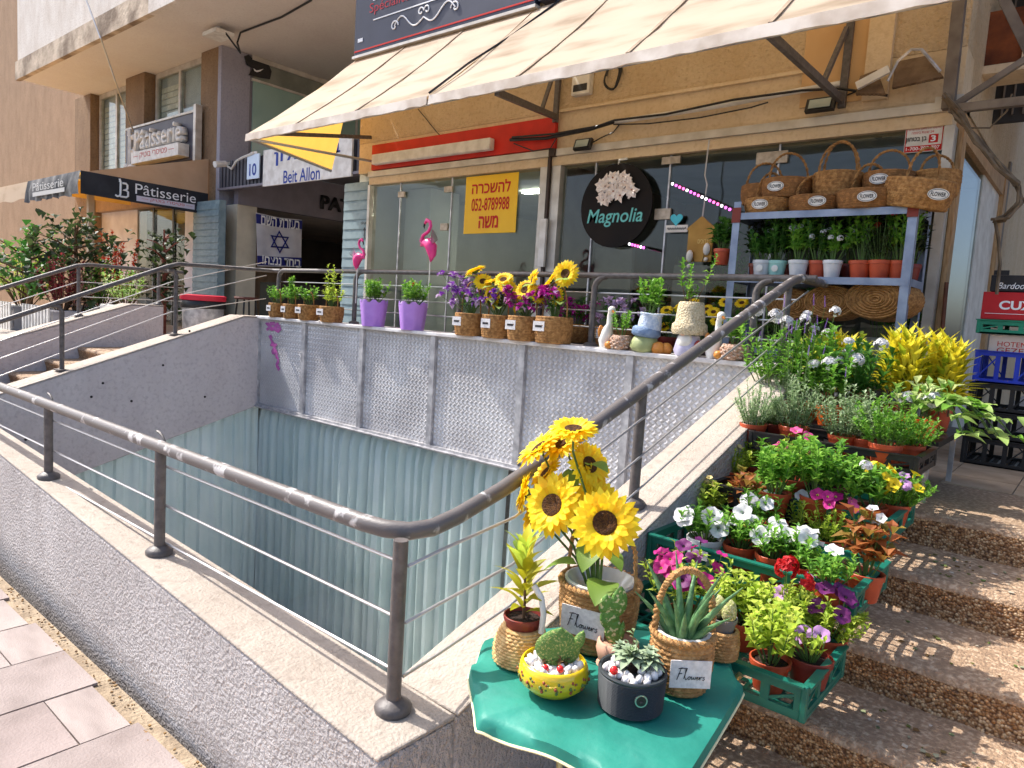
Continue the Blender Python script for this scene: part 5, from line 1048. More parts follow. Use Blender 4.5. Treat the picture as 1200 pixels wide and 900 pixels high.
mkb('fresh green leafy plant at the front of the bench before the middle croton', -1.06,3.83,'herb', seed=50, fh=.22, fr=.15, n=300, leafk='green', mat=foil, fl=[(3,'white','cluster',.06,.12,1.0)])
mkb('lime leaved bushy plant between the two groups of crotons', -.92,4.35,'broad', seed=51, fh=.34, fr=.16, n=220, leafk='lime')
mk('small white petunia filling the gap before the mint like herb', 885,618,.682,'petunia', seed=52, fh=.12, fr=.085, fl=[(3,'white','petunia',.06,.07,1.05,.9)])
mk('pale pink petunia in the middle of the black herb tray', 925,563,.822,'petunia', seed=53, fh=.15, fr=.09, leafk='lime', fl=[(4,'pink','petunia',.045,.08,1.05,.9)])
mk('lime leaved petunia squeezed beside the purple ones on the lowest tray', 930,738,.512,'petunia', seed=54, fh=.12, fr=.09, leafk='lime', fl=[(3,'lilac','petunia',.045,.07,1.1,.9)])
tr_ = [o for o in bpy.data.objects if o.get('label','').startswith('bright green tray')][0]
part(tr_, 'price_tag', MB().box(-1.12,-1.04,2.433,2.4345,.735,.77), linen_c)

b = MB(); rn = random.Random(77)      # fallen petals and soil crumbs
for k in range(150):
    x = -.5+abs(rn.gauss(0,.35)); i = rn.randint(0, 3); y = NOS[i+1][0]+.05+rn.random()*(NOS[i][0]-NOS[i+1][0]-.12); z = NOS[i+1][1]+.004; s_ = rn.uniform(.003,.012); a = rn.random()*6.3
    b.prism([(x+s_*math.cos(a+q)*rn.uniform(.5,1.3), y+s_*math.sin(a+q)*rn.uniform(.5,1.3), z) for q in (0,1.6,3.1,4.7)], (0,0,.003))
link('fallen_petals', b.mesh('fallen_petals', M('fallen_bits', L(120,80,50), L(214,196,180), island=True, rough=.9, c3=L(90,110,50))), None, label='fallen petals, leaf bits and soil crumbs scattered over the pebbled steps', category='litter', kind='stuff')
# ================================================================ row on the metal ledge
LZ = 1.3925
def lp(px, y=4.20): p = P(px, 385, y=y); return Vector((p.x, y, LZ))
def plate(T, c, w, h, ang=0):
    o = part(T, 'label', MB().box(c[0]-w/2, c[0]+w/2, c[1]-.004, c[1], c[2]-h/2, c[2]+h/2), linen_c, world=False)
    link('lettering', MB().box(c[0]-w*.3, c[0]+w*.3, c[1]-.0055, c[1]-.0042, c[2]-h*.12, c[2]+h*.10).mesh('lettering', ink_c), o); return o
_bk = {}
def basket(T, r, h, mat=None, hand=.0, rows=8, n=22, taper=.88, hr=.006, off=0):
    mat = mat or straw_d; k = (round(r,3), round(h,3), mat.name, rows, taper)
    if k not in _bk: _bk[k] = weave_body(lambda t: (r*(taper+(1-taper)*t)+.06*r*math.sin(math.pi*t), h*t), rows, n, .0035).mesh('basket_body', mat, smooth=70)
    o = link('basket_body', _bk[k], T)
    if hand:
        b = MB().tube(handle_path(r*.82, hand, h-.01), hr, 6); link('handle', b.mesh('handle', mat, smooth=60), T)
    return o
straw_m = M('mid_straw', L(182,134,78), L(132,90,46), 44, .78, bump=.5, bscale=150, c3=L(160,114,62))
for i, (px, r, h, hd, tall, lab) in enumerate(((324,.085,.15,.15,.16,'leftmost small straw basket of greenery on the metal ledge'),(341,.085,.15,.15,.36,'second small straw basket on the ledge, a thin tall sprig rising from it'),(361,.105,.155,.14,.20,'third straw basket on the ledge with leafy greenery spilling over its front'),(388,.115,.155,.17,.40,'fourth and largest of the left straw baskets, with a tall wispy plant'))):
    T = thing('herb_basket', lab, 'basket', tuple(lp(px)), 'small straw baskets of greenery at the left of the ledge'); basket(T, r, h, straw_m, hd); plate(T, (-.2*r, -r*1.05, h*.62), r*.9, .06)
    rn = random.Random(i); foliage(T, [LM['green' if i != 3 else 'lime'], stem_g], lambda b: [bush(b, .13, .17, 130, .055, .032, rn, h, 9), bush(b, .05 if i == 1 else .13, tall, 130 if tall > .3 else 40, .045, .028, rn, h, 3 if i == 1 else 7)])
lilac_pl = M('lilac_plastic', L(186,140,216), L(170,122,204), 6, .45)
for i, (px, lab) in enumerate(((437,'lilac fluted planter of dense green leaves, left of the pair on the ledge'),(483,'lilac fluted planter with a single red bud, right of the pair on the ledge'))):
    T = thing('lilac_planter', lab, 'planter', tuple(lp(px, 4.215)), 'lilac planters on the metal ledge'); b = MB(); N = 32; vs = []
    for z, rr in ((0,.10),(.215,.125),(.232,.126),(.232,.116),(.19,.112)):
        for k in range(N): a = 6.283*k/N; f = 1+.022*(1 if k % 4 < 2 else -1)*(z < .22); zz = z+(.012*(1 if k % 4 < 2 else -1) if .22 < z else 0); vs.append((rr*f*math.cos(a), rr*f*math.sin(a), zz))
    b.add(vs, [(j*N+k, j*N+(k+1) % N, (j+1)*N+(k+1) % N, (j+1)*N+k) for j in range(4) for k in range(N)]+[tuple(range(N-1,-1,-1)), tuple(4*N+k for k in range(N))]); link('pot', b.mesh('pot', lilac_pl, smooth=30), T)
    link('soil', MB().lathe([(.001,.2),(.113,.19)], 12).mesh('soil', soil_c), T); rn = random.Random(i+4); foliage(T, [LM['green'], stem_g], lambda b: bush(b, .15, .23, 330, .06, .032, rn, .2, 16))
    if i: flowers(T, 1, 'red', 'cluster', .05, .02, .44, rn)
    else: flowers(T, 2, 'white', 'cluster', .035, .12, .38, rn)
# flamingos on sticks
pk = M('flamingo_pink', L(236,70,140), L(226,50,124), 10, .35); pk2 = M('flamingo_pale', L(246,170,196), L(240,140,178), 14, .5)
def flamingo(label, px, py, y, s, flip):
    c = P(px, py, y=y); T = thing('flamingo_ornament', label, 'ornament', (c.x, y, LZ+.2), 'pink flamingo ornaments on sticks'); z = c.z-LZ-.2; f = flip
    b = MB(); b.tube([(f*x*s, 0, z+zz*s) for x, zz in ((-.30,-.02),(-.15,.06),(0,.04),(.12,-.06),(.16,-.28),(.12,-.46))], [.03*s,.09*s,.16*s,.17*s,.11*s,.015*s], 10); link('body', b.mesh('body', pk, smooth=70), T)
    b = MB().tube([(f*x*s, 0, z+zz*s) for x, zz in ((-.20,.02),(-.28,.12),(-.22,.26),(-.02,.36),(.06,.5),(.02,.62),(-.10,.66),(-.18,.58))], [.07*s,.06*s,.05*s,.045*s,.045*s,.05*s,.06*s,.035*s], 8); link('neck', b.mesh('neck', pk, smooth=70), T)
    link('beak', MB().tube([(-.18*f*s,0,z+.58*s),(-.21*f*s,0,z+.5*s),(-.18*f*s,0,z+.44*s)], [.032*s,.025*s,.006*s], 6).mesh('beak', black_p), T)
    b = MB()
    for k in range(6): a = .25+.16*k; b.add([(f*.06*s,-.05*s,z+.02*s),(f*(.06+.42*math.cos(a)*.9)*s,-.09*s,z+(.42*math.sin(a)-.0)*s),(f*(.06+.46*math.cos(a+.13))*s,-.11*s,z+.46*math.sin(a+.13)*s),(f*.12*s,-.06*s,z-.04*s)], [(0,1,2,3)])
    link('wing', b.mesh('wing', pk2, smooth=40), T); link('stick', MB().tube([(.10*f*s,0,z-.3*s),(.10*f*s,0,.0)], .005, 6).mesh('stick', white_p), T)
flamingo('small pink flamingo ornament behind the left lilac planter', 421,302,4.30,.26,-1); flamingo('larger pink flamingo ornament above the right lilac planter', 502,287,4.30,.32,1)
# four flower baskets
specs = ((551,.125,.18,'silkp','first of the flower baskets, full of pale lilac silk blooms'),(583,.125,.18,'silkp','second flower basket, drooping sunflowers over dark foliage'),(615,.130,.185,'silkm','third flower basket, magenta blooms below an upright sunflower'),(649,.135,.195,'silkm','fourth flower basket, topped by a round open sunflower'))
SF = {0: [((557,318),.18,(-.4,-.3,1)),((566,330),.15,(.5,-.6,.5))], 1: [((578,330),.16,(-.2,-.2,1)),((596,338),.17,(.6,-.3,.6)),((582,352),.16,(-.6,-.7,.2)),((590,328),.16,(.2,-.6,.7)),((574,345),.15,(-.3,-.9,.2))], 2: [((625,328),.17,(-.5,-.7,.2)),((632,345),.15,(.6,-.4,.3)),((606,356),.16,(-.7,-.6,.1)),((615,340),.16,(.1,-.9,.3))], 3: [((663,321),.20,(.15,-1,.2)),((645,330),.17,(-.6,-.5,.5)),((652,347),.15,(-.2,-.9,-.1))]}
for i, (px, r, h, col, lab) in enumerate(specs):
    T = thing('flower_basket', lab, 'basket', tuple(lp(px, 4.205)), 'straw flower baskets in the middle of the ledge'); basket(T, r, h, straw_m, .26, 10, 26, .94); plate(T, (-.25*r if i != 1 else -.1*r, -r*1.02, h*.62), r*.75, .07); rn = random.Random(30+i); base = Vector(T.location)
    foliage(T, [LM['dark' if i == 1 else 'deep'], stem_g], lambda b: bush(b, .14, .18, 60, .07, .03, rn, h, 8))
    b = MB()
    for k in range(30 if i in (0,) else 5 if i == 1 else 17):
        a = rn.random()*6.283; rr = .20*math.sqrt(rn.random())*(1.15 if i == 0 else .8); q = Vector((rr*math.cos(a)-(.06 if i == 0 else .02), rr*.7*math.sin(a)-.03, h+.06+rn.random()*(.24 if i == 0 else .14)))
        for m in range(7): v = rv(rn); leaf(b, q, v+Vector((0,-.3,.4)), Vector((0,0,1)), .055, .042, 1 if rn.random() < (.35 if i == 0 else .1) else 0, .2, .3)
        b.tube([(0,0,h-.02), q], .002, 3, 2, cap=False)
    link('silk_flowers', b.mesh('silk_flowers', [PET[col], PET['silkw'], stem_g]), T, kind='stuff')
    for k, ((qx, qy), d, f) in enumerate(SF[i]):
        p = P(qx, qy, y=4.205)-base; sunhead(T, p, d, f, k+i); link('stem', MB().tube([(p.x*.2,0,h-.02),(p.x*.8,.02,h*.5+p.z*.5),p-Vector(f).normalized()*.02], .005, 5).mesh('stem', stem_g), T)
        if k != 1: bigleaf(T, p+Vector((.03,0,-.05)), (.5-.7*(k == 0),-.6,.1), .12, .08, LM['pale'])
# ceramic planters
cer_w = M('white_ceramic', L(236,232,224), L(214,208,196), 10, .35); cer_b = M('pebbled_brown', L(176,124,92), L(214,190,170), 60, .5, bump=.8, bscale=90); cer_o = M('ochre_ceramic', L(206,140,60), L(180,110,40), 14, .4); cer_g = M('sage_ceramic', L(166,172,120), L(140,150,100), 14, .45); denim = M('blue_ceramic', L(120,142,172), L(96,120,152), 20, .5, bump=.4, bscale=70); knit = M('knit_ceramic', L(222,206,172), L(180,160,124), 70, .7, bump=1, bscale=60); cer_r = M('red_ceramic', L(170,60,46), rough=.5)
def goose(label, px, seed, s=1):
    T = thing('goose_planter', label, 'planter', tuple(lp(px, 4.205)), 'ceramic goose planters'); T.scale = (.76,.76,.76); rn = random.Random(seed)
    link('goose_body', MB().tube([(-.10,0,.0),(-.11,0,.07),(-.09,0,.15),(-.07,0,.22),(-.075,0,.30),(-.06,0,.345)], [.05,.062,.055,.03,.024,.03], 12).ball((-.055,-.005,.35), .036, 10, 7).mesh('goose_body', cer_w, smooth=80), T); link('beak', MB().tube([(-.04,-.02,.345),(-.01,-.035,.325)], [.016,.006], 8).mesh('beak', cer_o), T); link('wing', MB().ball((-.15,-.02,.15), .035, 8, 6, 0, (.6,1,1.7)).mesh('wing', cer_o, smooth=80), T); link('foot', MB().ball((-.03,-.06,.035), .04, 8, 6, 0, (1,.8,.9)).mesh('foot', cer_o, smooth=80), T)
    b = MB().lathe([(.07,0),(.095,.04),(.10,.10),(.085,.13),(.078,.125)], 18, (.07,0,0))
    for k in range(46): a = k*2.4; z = .015+.10*k/46; b.ball((.07+.098*math.cos(a), .098*math.sin(a), z), .018, 5, 4, 0, (1,.8,.6))
    link('pebbled_pot', b.mesh('pebbled_pot', cer_b, smooth=70), T)
    foliage(T, [LM['green'], stem_g], lambda b: bush(b, .13, .22, 130, .055, .034, rn, .12, 8, cx=.07)); return T
goose('white ceramic goose planter beside a pebbled pot, near the rail post',722,1); goose('white ceramic goose planter half hidden by the sloping handrail',852,2)
T = thing('gnome_planter', 'ceramic figure planter with a tilted blue hat full of leaves', 'planter', tuple(lp(756, 4.215))); T.scale = (.78,.78,.78); T.rotation_euler = (0,.10,.2); rn = random.Random(2)
link('body', MB().lathe([(.10,0),(.125,.03),(.115,.09),(.085,.14),(.06,.15)], 20).mesh('body', cer_g, smooth=60), T); link('jug', MB().lathe([(.04,0),(.06,.04),(.05,.09),(.02,.11)], 14, (.14,-.05,0)).ball((.2,-.02,.06), .055, 8, 6).mesh('jug', cer_o, smooth=60), T)
link('hat_brim', MB().lathe([(.105,.13),(.125,.15),(.12,.20),(.10,.215)], 20, (-.005,0,0)).mesh('hat_brim', denim, smooth=60), T); o = link('hat', MB().lathe([(.102,.20),(.098,.26),(.09,.31),(.10,.33),(.09,.335),(.08,.31)], 20, (.015,0,0)).mesh('hat', M('frosted_ceramic', L(206,214,224), L(160,180,206), 30, .5, bump=.6, bscale=60), smooth=60), T)
foliage(T, [LM['green'], stem_g], lambda b: bush(b, .15, .30, 190, .085, .045, rn, .31, 10))
T = thing('gnome_planter', 'ceramic gnome planter in a tall beige knitted hat sprouting thin stems', 'planter', tuple(lp(808, 4.215))); T.scale = (.76,.76,.80); rn = random.Random(5)
link('body', MB().lathe([(.10,0),(.12,.04),(.10,.12),(.09,.16)], 18).mesh('body', M('lilac_ceramic', L(200,196,214), L(170,164,190), 20, .5), smooth=60), T); link('beard', MB().ball((0,-.07,.12), .07, 10, 7, 0, (1,.7,1.1)).mesh('beard', cer_w, smooth=80), T); link('nose', MB().ball((0,-.12,.18), .02, 8, 6).mesh('nose', M('skin_ceramic', L(226,180,150), rough=.4), smooth=80), T); link('arm', MB().ball((.11,-.04,.07), .045, 8, 6, 0, (.8,1,1.4)).mesh('arm', cer_r, smooth=80), T)
b = MB(); N = 40; vs = []
for z, rr in ((.17,.135),(.20,.15),(.25,.145),(.27,.122),(.36,.115),(.42,.105),(.43,.095),(.40,.09)):
    for k in range(N): a = 6.283*k/N; vs.append((rr*(1+.03*math.sin(a*20))*math.cos(a), rr*(1+.03*math.sin(a*20))*math.sin(a), z))
b.add(vs, [(j*N+k, j*N+(k+1) % N, (j+1)*N+(k+1) % N, (j+1)*N+k) for j in range(7) for k in range(N)]); link('knit_hat', b.mesh('knit_hat', knit, smooth=50), T)
foliage(T, [LM['green'], stem_b], lambda b: [bush(b, .20, .42, 60, .07, .042, rn, .40, 3, lo=.35, lean=(.25,0)), bush(b, .10, .2, 40, .06, .036, rn, .40, 4)])
# ================================================================ terrace behind the railing
T = thing('trestle_table', 'low black trestle table with flower baskets behind the railing', 'table', (-3.0, 4.95, TZ))
part(T, 'table_top', MB().box(-3.7,-2.25,4.72,5.2,1.36,1.385), black_p)
for x in (-3.5,-2.5): part(T, 'leg', MB().bar((x-.15,4.75,TZ),(x+.15,4.75,1.36),.025).bar((x+.15,4.75,TZ),(x-.15,4.75,1.36),.025), black_p)
for i, (x, lab, col) in enumerate(((-3.40,'flat straw basket of magenta silk flowers on the black trestle table','silkm'),(-3.02,'small label fronted straw basket right of the magenta flowers','silkw'))):
    T = thing('flower_basket', lab, 'basket', (x, 4.86, 1.386)); basket(T, .15, .15, straw_m); plate(T, (0,-.157,.09), .13, .07); rn = random.Random(i+60); b = MB()
    for k in range(30):
        q = Vector((rn.uniform(-.2,.2), rn.uniform(-.12,.12), .20+rn.random()*.16))
        for m in range(6): leaf(b, q, rv(rn)+Vector((0,-.3,.3)), Vector((0,0,1)), .05, .04, 0, .2, .3)
    link('silk_flowers', b.mesh('silk_flowers', PET[col]), T, kind='stuff'); foliage(T, [LM['deep'], stem_g], lambda b: bush(b, .18, .25, 120, .07, .035, rn, .12, 10))
T = thing('trestle_table', 'low bench carrying yellow flowers between trestle table and metal shelf', 'bench', (-2.2, 5.05, TZ)); part(T, 'table_top', MB().box(-2.75,-2.05,4.9,5.35,1.33,1.355), wood_f)
for x in (-2.7,-2.1): part(T, 'leg', MB().box(x-.02,x+.02,4.92,4.96,TZ,1.33), wood_f)
for i, (x, y) in enumerate(((-2.62,5.0),(-2.38,5.1),(-2.14,5.0))):
    T = thing('potted_plant', ('leftmost pot of small yellow sunflowers on the wooden bench','middle pot of yellow sunflowers on the wooden bench, leaning back','right pot of yellow sunflowers on the bench beside the shelf leg')[i], 'potted plant', (x, y, 1.356)); a, s = pot_mesh(.08,.13,pot_r); o = link('pot', a, T); link('soil', s, o); rn = random.Random(i+70)
    foliage(T, [LM['deep'], stem_g], lambda b: bush(b, .16, .26, 110, .08, .04, rn, .1, 9))
    for k in range(4): sunhead(T, (rn.uniform(-.14,.14), rn.uniform(-.12,-.02), rn.uniform(.2,.42)), .10, (rn.uniform(-.3,.3),-.6,.6), k)
# metal shelf
T = thing('metal_shelf', 'gray angle iron shelf of plants and straw baskets outside the shop', 'shelf', (-1.5, 4.9, TZ)); X0, X1, Y0, Y1 = -2.06, -.94, 4.72, 5.12
steel_b = M('blue_gray_steel', L(142,152,170), L(116,126,146), 10, .4, metal=.3)
for x, sx in ((X0,1),(X1,-1)):
    for y, sy in ((Y0,1),(Y1,-1)): part(T, 'upright', MB().box(min(x,x+sx*.05),max(x,x+sx*.05),min(y,y+sy*.004),max(y,y+sy*.004),TZ,2.44).box(min(x,x+sx*.004),max(x,x+sx*.004),min(y+sy*.004,y+sy*.05),max(y+sy*.004,y+sy*.05),TZ,2.44), steel_b)
for z in (2.36, 1.94, 1.46, 1.08): part(T, 'shelf_board', MB().box(X0+.008,X1-.008,Y0+.008,Y1-.008,z-.004,z).box(X0+.006,X1-.006,Y0-.003,Y0+.003,z-.04,z+.004).box(X0+.006,X1-.006,Y1-.003,Y1+.003,z-.04,z+.004).box(X0-.003,X0+.003,Y0+.05,Y1-.05,z-.04,z+.004).box(X1-.003,X1+.003,Y0+.05,Y1-.05,z-.04,z+.004), steel_b)
for x in (X0+.025, X1-.025): part(T, 'gusset', MB().box(x-.03,x+.03,Y0-.0075,Y0-.004,2.30,2.40), M('red_oxide', L(120,50,40), rough=.7))
SG = 'straw baskets stacked on top of the metal shelf'
def oval(T, r, h, dx=0):
    b = MB(); n = 20; pts = [(dx+.055*math.cos(6.283*k/n), -r*1.02-.001, h*.5+.032*math.sin(6.283*k/n)) for k in range(n)]; b.prism(pts, (0,-.004,0)); o = link('label', b.mesh('label', white_p), T)
    b = MB().tube([(dx+.049*math.cos(6.283*k/n), -r*1.02-.006, h*.5+.027*math.sin(6.283*k/n)) for k in range(n)], .0014, 4, closed=True); link('label_ring', b.mesh('label_ring', ink_c), o)
    me = tmesh('FLOWER', ink_c, width=.076, height=.024, bold=.02); me.transform(Matrix.Translation((dx,-r*1.02-.0065,h*.5)) @ Matrix.Rotation(math.pi/2, 4, 'X')); link('lettering', me, o)
sb_specs = [(902,231,4.86,0,.155,.10,.20,1,0,'low straw basket at the left end of the shelf top, white oval label'),(957,231,4.86,0,.165,.10,.16,1,.06,'low straw basket second from the left on the shelf top'),(1018,226,4.84,0,.178,.115,.19,1,.04,'wide straw basket third from the left on the shelf top, tall hoop handle'),(1074,222,4.84,0,.185,.17,.20,1,.12,'tilted straw basket leaning over the right end of the shelf top'),
    (896,214,5.04,.10,.15,.13,.18,0,0,'plain straw basket at the upper left back of the shelf pile'),(924,212,4.92,.105,.165,.13,.20,1,-.02,'labelled straw basket stacked on the two left baskets'),(982,210,4.94,.105,.15,.155,.22,0,0,'unlabelled tall straw basket in the middle of the pile'),(986,190,5.08,.11,.14,.17,.24,0,0,'straw basket with a high double hoop behind the middle one'),(1042,206,4.94,.125,.145,.115,.16,1,-.02,'small labelled straw basket right of the middle of the pile'),(1098,206,5.05,.10,.13,.15,.12,0,0,'small straw basket tucked at the far right back of the pile')]
for i, (px, py, y, dz, r, h, hd, lb, dx, lab) in enumerate(sb_specs):
    x = P(px, py, y=y).x; T = thing('straw_basket', lab, 'basket', (x, y, 2.364+dz), SG, (0,0,.0) if i != 3 else (.10,.14,.12)); basket(T, r, h, straw_d if i % 3 else straw_m, 0, 8, 24, .9)
    b = MB(); rope(b, handle_path(r*.8 if i not in (0,2,3) else r*.55, hd, h-.02, y=0, ax=(.75,.65) if i % 2 else (.95,.3)), .008, 8, 5); link('handle', b.mesh('handle', straw_m, smooth=60), T)
    if lb: oval(T, r, h, dx)
PG = 'potted plants on the middle board of the metal shelf'
sh_specs = [(893,.06,'pale','deep','broad',.20,'white pot with a round sticker at the left of the shelf'),(909,.065,'aqua','deep','broad',.34,'aqua pot with a round sticker, second on the shelf'),(936,.065,'pale','green','broad',.30,'pale pot third on the shelf, white flowered'),(957,.06,'orange','deep','herb',.34,'orange pot of dark leaves in the shelf middle'),(976,.06,'pale','green','herb',.25,'white flowering plant in a pale pot on the shelf'),(1008,.075,'orange','green','herb',.40,'orange pot of bright climbing leaves drooping over the shelf edge'),(1032,.07,'orange','dark','feather',.34,'orange pot with a red rosebud, second from the right on the shelf'),(1053,.07,'orange','green','broad',.38,'orange pot at the right end of the shelf with slender leaves')]
aqua = M('aqua_plastic', L(170,214,200), L(150,196,184), 8, .4)
for i, (px, r, pc, lk, kd, fh, lab) in enumerate(sh_specs):
    x = P(px, 312, y=4.84).x; T = potted(lab, (x, 4.86 if i % 2 else 4.83, 1.942), r, .115, {'pale':pot_w,'aqua':aqua,'orange':pot_o}[pc], group=PG); rn = random.Random(i+90)
    foliage(T, [LM[lk], stem_g], lambda b: bush(b, .13, fh, 190, .075 if kd == 'broad' else .055, .04, rn, .10, 11) if kd != 'feather' else fine(b, .12, fh, 500, rn, .10, .03, .010, 30))
    if i in (2,4): flowers(T, 7, 'white', 'cluster', .045, .10, .10+fh*.8, rn)
    if i == 6: flowers(T, 2, 'red', 'cluster', .05, .08, .10+fh*.8, rn)
    if i in (0,1): link('sticker', MB().tube([(.01,-r*.95,.06),(.01,-r*.95-.004,.06)], .022, 14).mesh('sticker', white_p), T)
for i in range(9):   # second row, deep in the shade of the shelf
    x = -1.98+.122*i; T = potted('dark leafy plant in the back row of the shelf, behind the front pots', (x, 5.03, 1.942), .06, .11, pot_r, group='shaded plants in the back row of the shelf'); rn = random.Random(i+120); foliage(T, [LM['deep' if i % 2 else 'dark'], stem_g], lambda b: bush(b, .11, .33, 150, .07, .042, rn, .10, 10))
T = potted('orange plastic pot of glossy leaves hanging at the left shelf upright', (-2.14, 4.78, 2.02), .06, .11, pot_o); rn = random.Random(150); foliage(T, [LM['deep'], stem_g], lambda b: bush(b, .12, .22, 110, .09, .055, rn, .09, 10, outward=.9))
LB = 'straw baskets turned on their sides on the lower shelf'
for i, (px, py, r, lab) in enumerate(((1029,351,.195,'straw basket on its side showing its round woven bottom'),(974,354,.17,'straw basket on its side left of the round bottom one, tag on top'),(925,356,.16,'straw basket on its side at the left of the lower shelf'))):
    p = P(px, py, y=4.82); T = thing('straw_basket', lab, 'basket', (p.x, 4.76+.03*i, p.z), LB, (-math.pi/2, 0, .12*(i-1))); T.scale.y = .66; basket(T, r, .26, straw_m, 0, 10, 30, .94)
    b = MB(); N = 26
    for q in range(1, 9): b.tube([(r*q/9*math.cos(6.283*k/N), r*q/9*math.sin(6.283*k/N), -.004+.003*(k % 2)*(1 if q % 2 else -1)) for k in range(N)], r*.055, 4, closed=True)
    link('woven_bottom', b.mesh('woven_bottom', straw_m, smooth=60), T)
for i, x in enumerate((-1.9,-1.6,-1.28)):
    T = thing('straw_basket', ('square straw basket at the left of the lowest shelf board','square straw basket in the middle of the lowest shelf board','square straw basket at the right of the lowest shelf board')[i], 'basket', (x, 4.9, 1.085), 'baskets on the lowest shelf board'); basket(T, .14, .24, straw_d, 0, 9, 24, .97); plate(T, (.02,-.147,.15), .11, .07)
# crates and boxes by the side wall
def carton(label, x0, x1, y0, y1, z0, h, mat, name='carton'):
    T = thing(name, label, 'box', ((x0+x1)/2, y0, z0)); bevel(part(T, 'box_body', MB().box(x0,x1,y0,y0+.008,z0,z0+h).box(x0,x1,y1-.008,y1,z0,z0+h).box(x0,x0+.008,y0+.008,y1-.008,z0,z0+h).box(x1-.008,x1,y0+.008,y1-.008,z0,z0+h).box(x0+.008,x1-.008,y0+.008,y1-.008,z0,z0+.01), mat), .003); return T
CX0, CX1, CY0, CY1 = -.645, -.10, 5.34, 5.74; blue_p = M('blue_crate_plastic', L(30,60,190), L(24,50,170), 8, .4); red_b2 = M('red_carton', L(196,28,34), L(180,22,28), 6, .6); blk_b = M('black_carton', L(36,32,34), L(28,26,28), 8, .6); wht_b = M('printed_carton', L(222,204,186), L(206,186,168), 8, .7)
KG = 'stacked crates by the side wall'
for i, (z, h) in enumerate(((TZ+.002,.17),(TZ+.175,.17),(TZ+.348,.175))): crate(('lowest black crate of the stack by the side wall','second black crate from the ground in the stack by the side wall','third black crate in the stack, under the blue one')[i], CX0,CX1,CY0,CY1,z,h,black_p,group=KG,name='black_crate',cat='crate')
crate('blue slotted crate in the stack by the side wall', CX0+.01,CX1,CY0,CY1,TZ+.526,.20,blue_p,group=KG,name='blue_crate',cat='crate')
T = carton('white printed fruit carton lying in the blue crate', CX0+.06,CX1-.02,CY0+.05,CY1-.03,TZ+.70,.13,wht_b); text(T, 'HOTEM', (CX0+.18,CY0+.05,TZ+.775), red_i, width=.15, height=.03, lift=.002); text(T, 'GEZEI', (CX0+.18,CY0+.05,TZ+.735), red_i, width=.15, height=.035, lift=.002); part(T, 'red_mark', MB().box(CX0+.27,CX0+.33,CY0+.047,CY0+.049,TZ+.72,TZ+.75), red_i)
crate('green slotted crate below the red carton', CX0-.005,CX1,CY0+.02,CY1,TZ+.835,.085,M('bright_green_plastic', L(20,140,104), L(16,124,92), 8, .4),group=KG,name='green_crate',cat='crate')
T = carton('red fruit carton with white lettering near the top of the stack', CX0,CX1,CY0+.02,CY1,TZ+.925,.17,red_b2); text(T, 'CUXM!E.a', (CX0+.27,CY0+.02,TZ+1.015), white_i, width=.36, height=.055, bold=.03, lift=.002); part(T, 'white_line', MB().box(CX0+.02,CX1-.02,CY0+.016,CY0+.019,TZ+.96,TZ+.963), white_i)
T = carton('black fruit carton with pale script on top of the stack', CX0+.03,CX1,CY0+.03,CY1,TZ+1.10,.10,blk_b); text(T, 'Bardoos Fruit', (CX0+.20,CY0+.03,TZ+1.135), white_i, width=.26, height=.038, shear=.3, lift=.002); part(T, 'side_flap', MB().box(CX0+.04,CX0+.12,CY0+.03,CY0+.04,TZ+1.201,TZ+1.23).box(CX1-.16,CX1-.03,CY0+.03,CY0+.04,TZ+1.201,TZ+1.235), blk_b)
b = MB(); rn = random.Random(6); N = 26; vs = []
for j, (z, s) in enumerate(((0,1),(.08,1.02),(.2,1.0),(.3,.97),(.315,.85),(.318,.3))):
    for k in range(N): 
        a = 6.283*k/N; cx_, sx_ = math.cos(a), math.sin(a); m = max(abs(cx_), abs(sx_))**.8; vs.append((.27*s*cx_/m+rn.uniform(-.008,.008), .17*s*sx_/m+rn.uniform(-.008,.008), z+rn.uniform(-.008,.008)*(j > 0)))
b.add(vs, [(j*N+k, j*N+(k+1) % N, (j+1)*N+(k+1) % N, (j+1)*N+k) for j in range(5) for k in range(N)]+[tuple(5*N+k for k in range(N))])
solo('wrapped_bundle', b, [M('black_film', L(24,24,26), L(16,16,18), 12, .22, spec=.7, bump=.6, bscale=18)], 'low bundle wrapped in shiny black film on the terrace floor', 'bundle', None, 50, (-.60, 4.98, TZ+.012))
solo('broom_handle', MB().tube([(-.83,5.42,TZ+.005),(-.88,5.53,1.98)], .013, 8), [M('brown_stick', L(128,78,54), L(100,60,40), 10, .6)], 'brown stick leaning on the glass corner beside the shelf', 'stick', None, 60)
# ================================================================ signs and fittings on the shop front
yq = P(574,239,y=5.5); T = thing('rent_sign', 'yellow for rent sign with red Hebrew letters and phone number', 'sign', (yq.x, 5.5, yq.z)); part(T, 'sign_sheet', MB().box(yq.x-.36,yq.x+.36,5.505,5.509,yq.z-.295,yq.z+.295), M('yellow_sheet', L(246,196,12), L(238,184,6), 3, .5))
text(T, HB('להשכרה'), (yq.x,5.505,yq.z+.175), red_i, width=.53, height=.125, bold=.02); text(T, '052-8789988', (yq.x,5.505,yq.z), red_i, width=.52, height=.13, bold=.015); text(T, HB('משה'), (yq.x-.01,5.505,yq.z-.18), red_i, width=.27, height=.125, bold=.03)
mq = P(721,241,y=5.44); T = thing('round_sign', 'round black shop sign with white flowers and teal lettering', 'sign', (mq.x, 5.44, mq.z)); R_ = .365
part(T, 'disc', MB().tube([(mq.x,5.44,mq.z),(mq.x,5.46,mq.z)], R_, 48), M('sign_black', L(20,18,18), L(34,26,22), 3, .6, spec=.15))
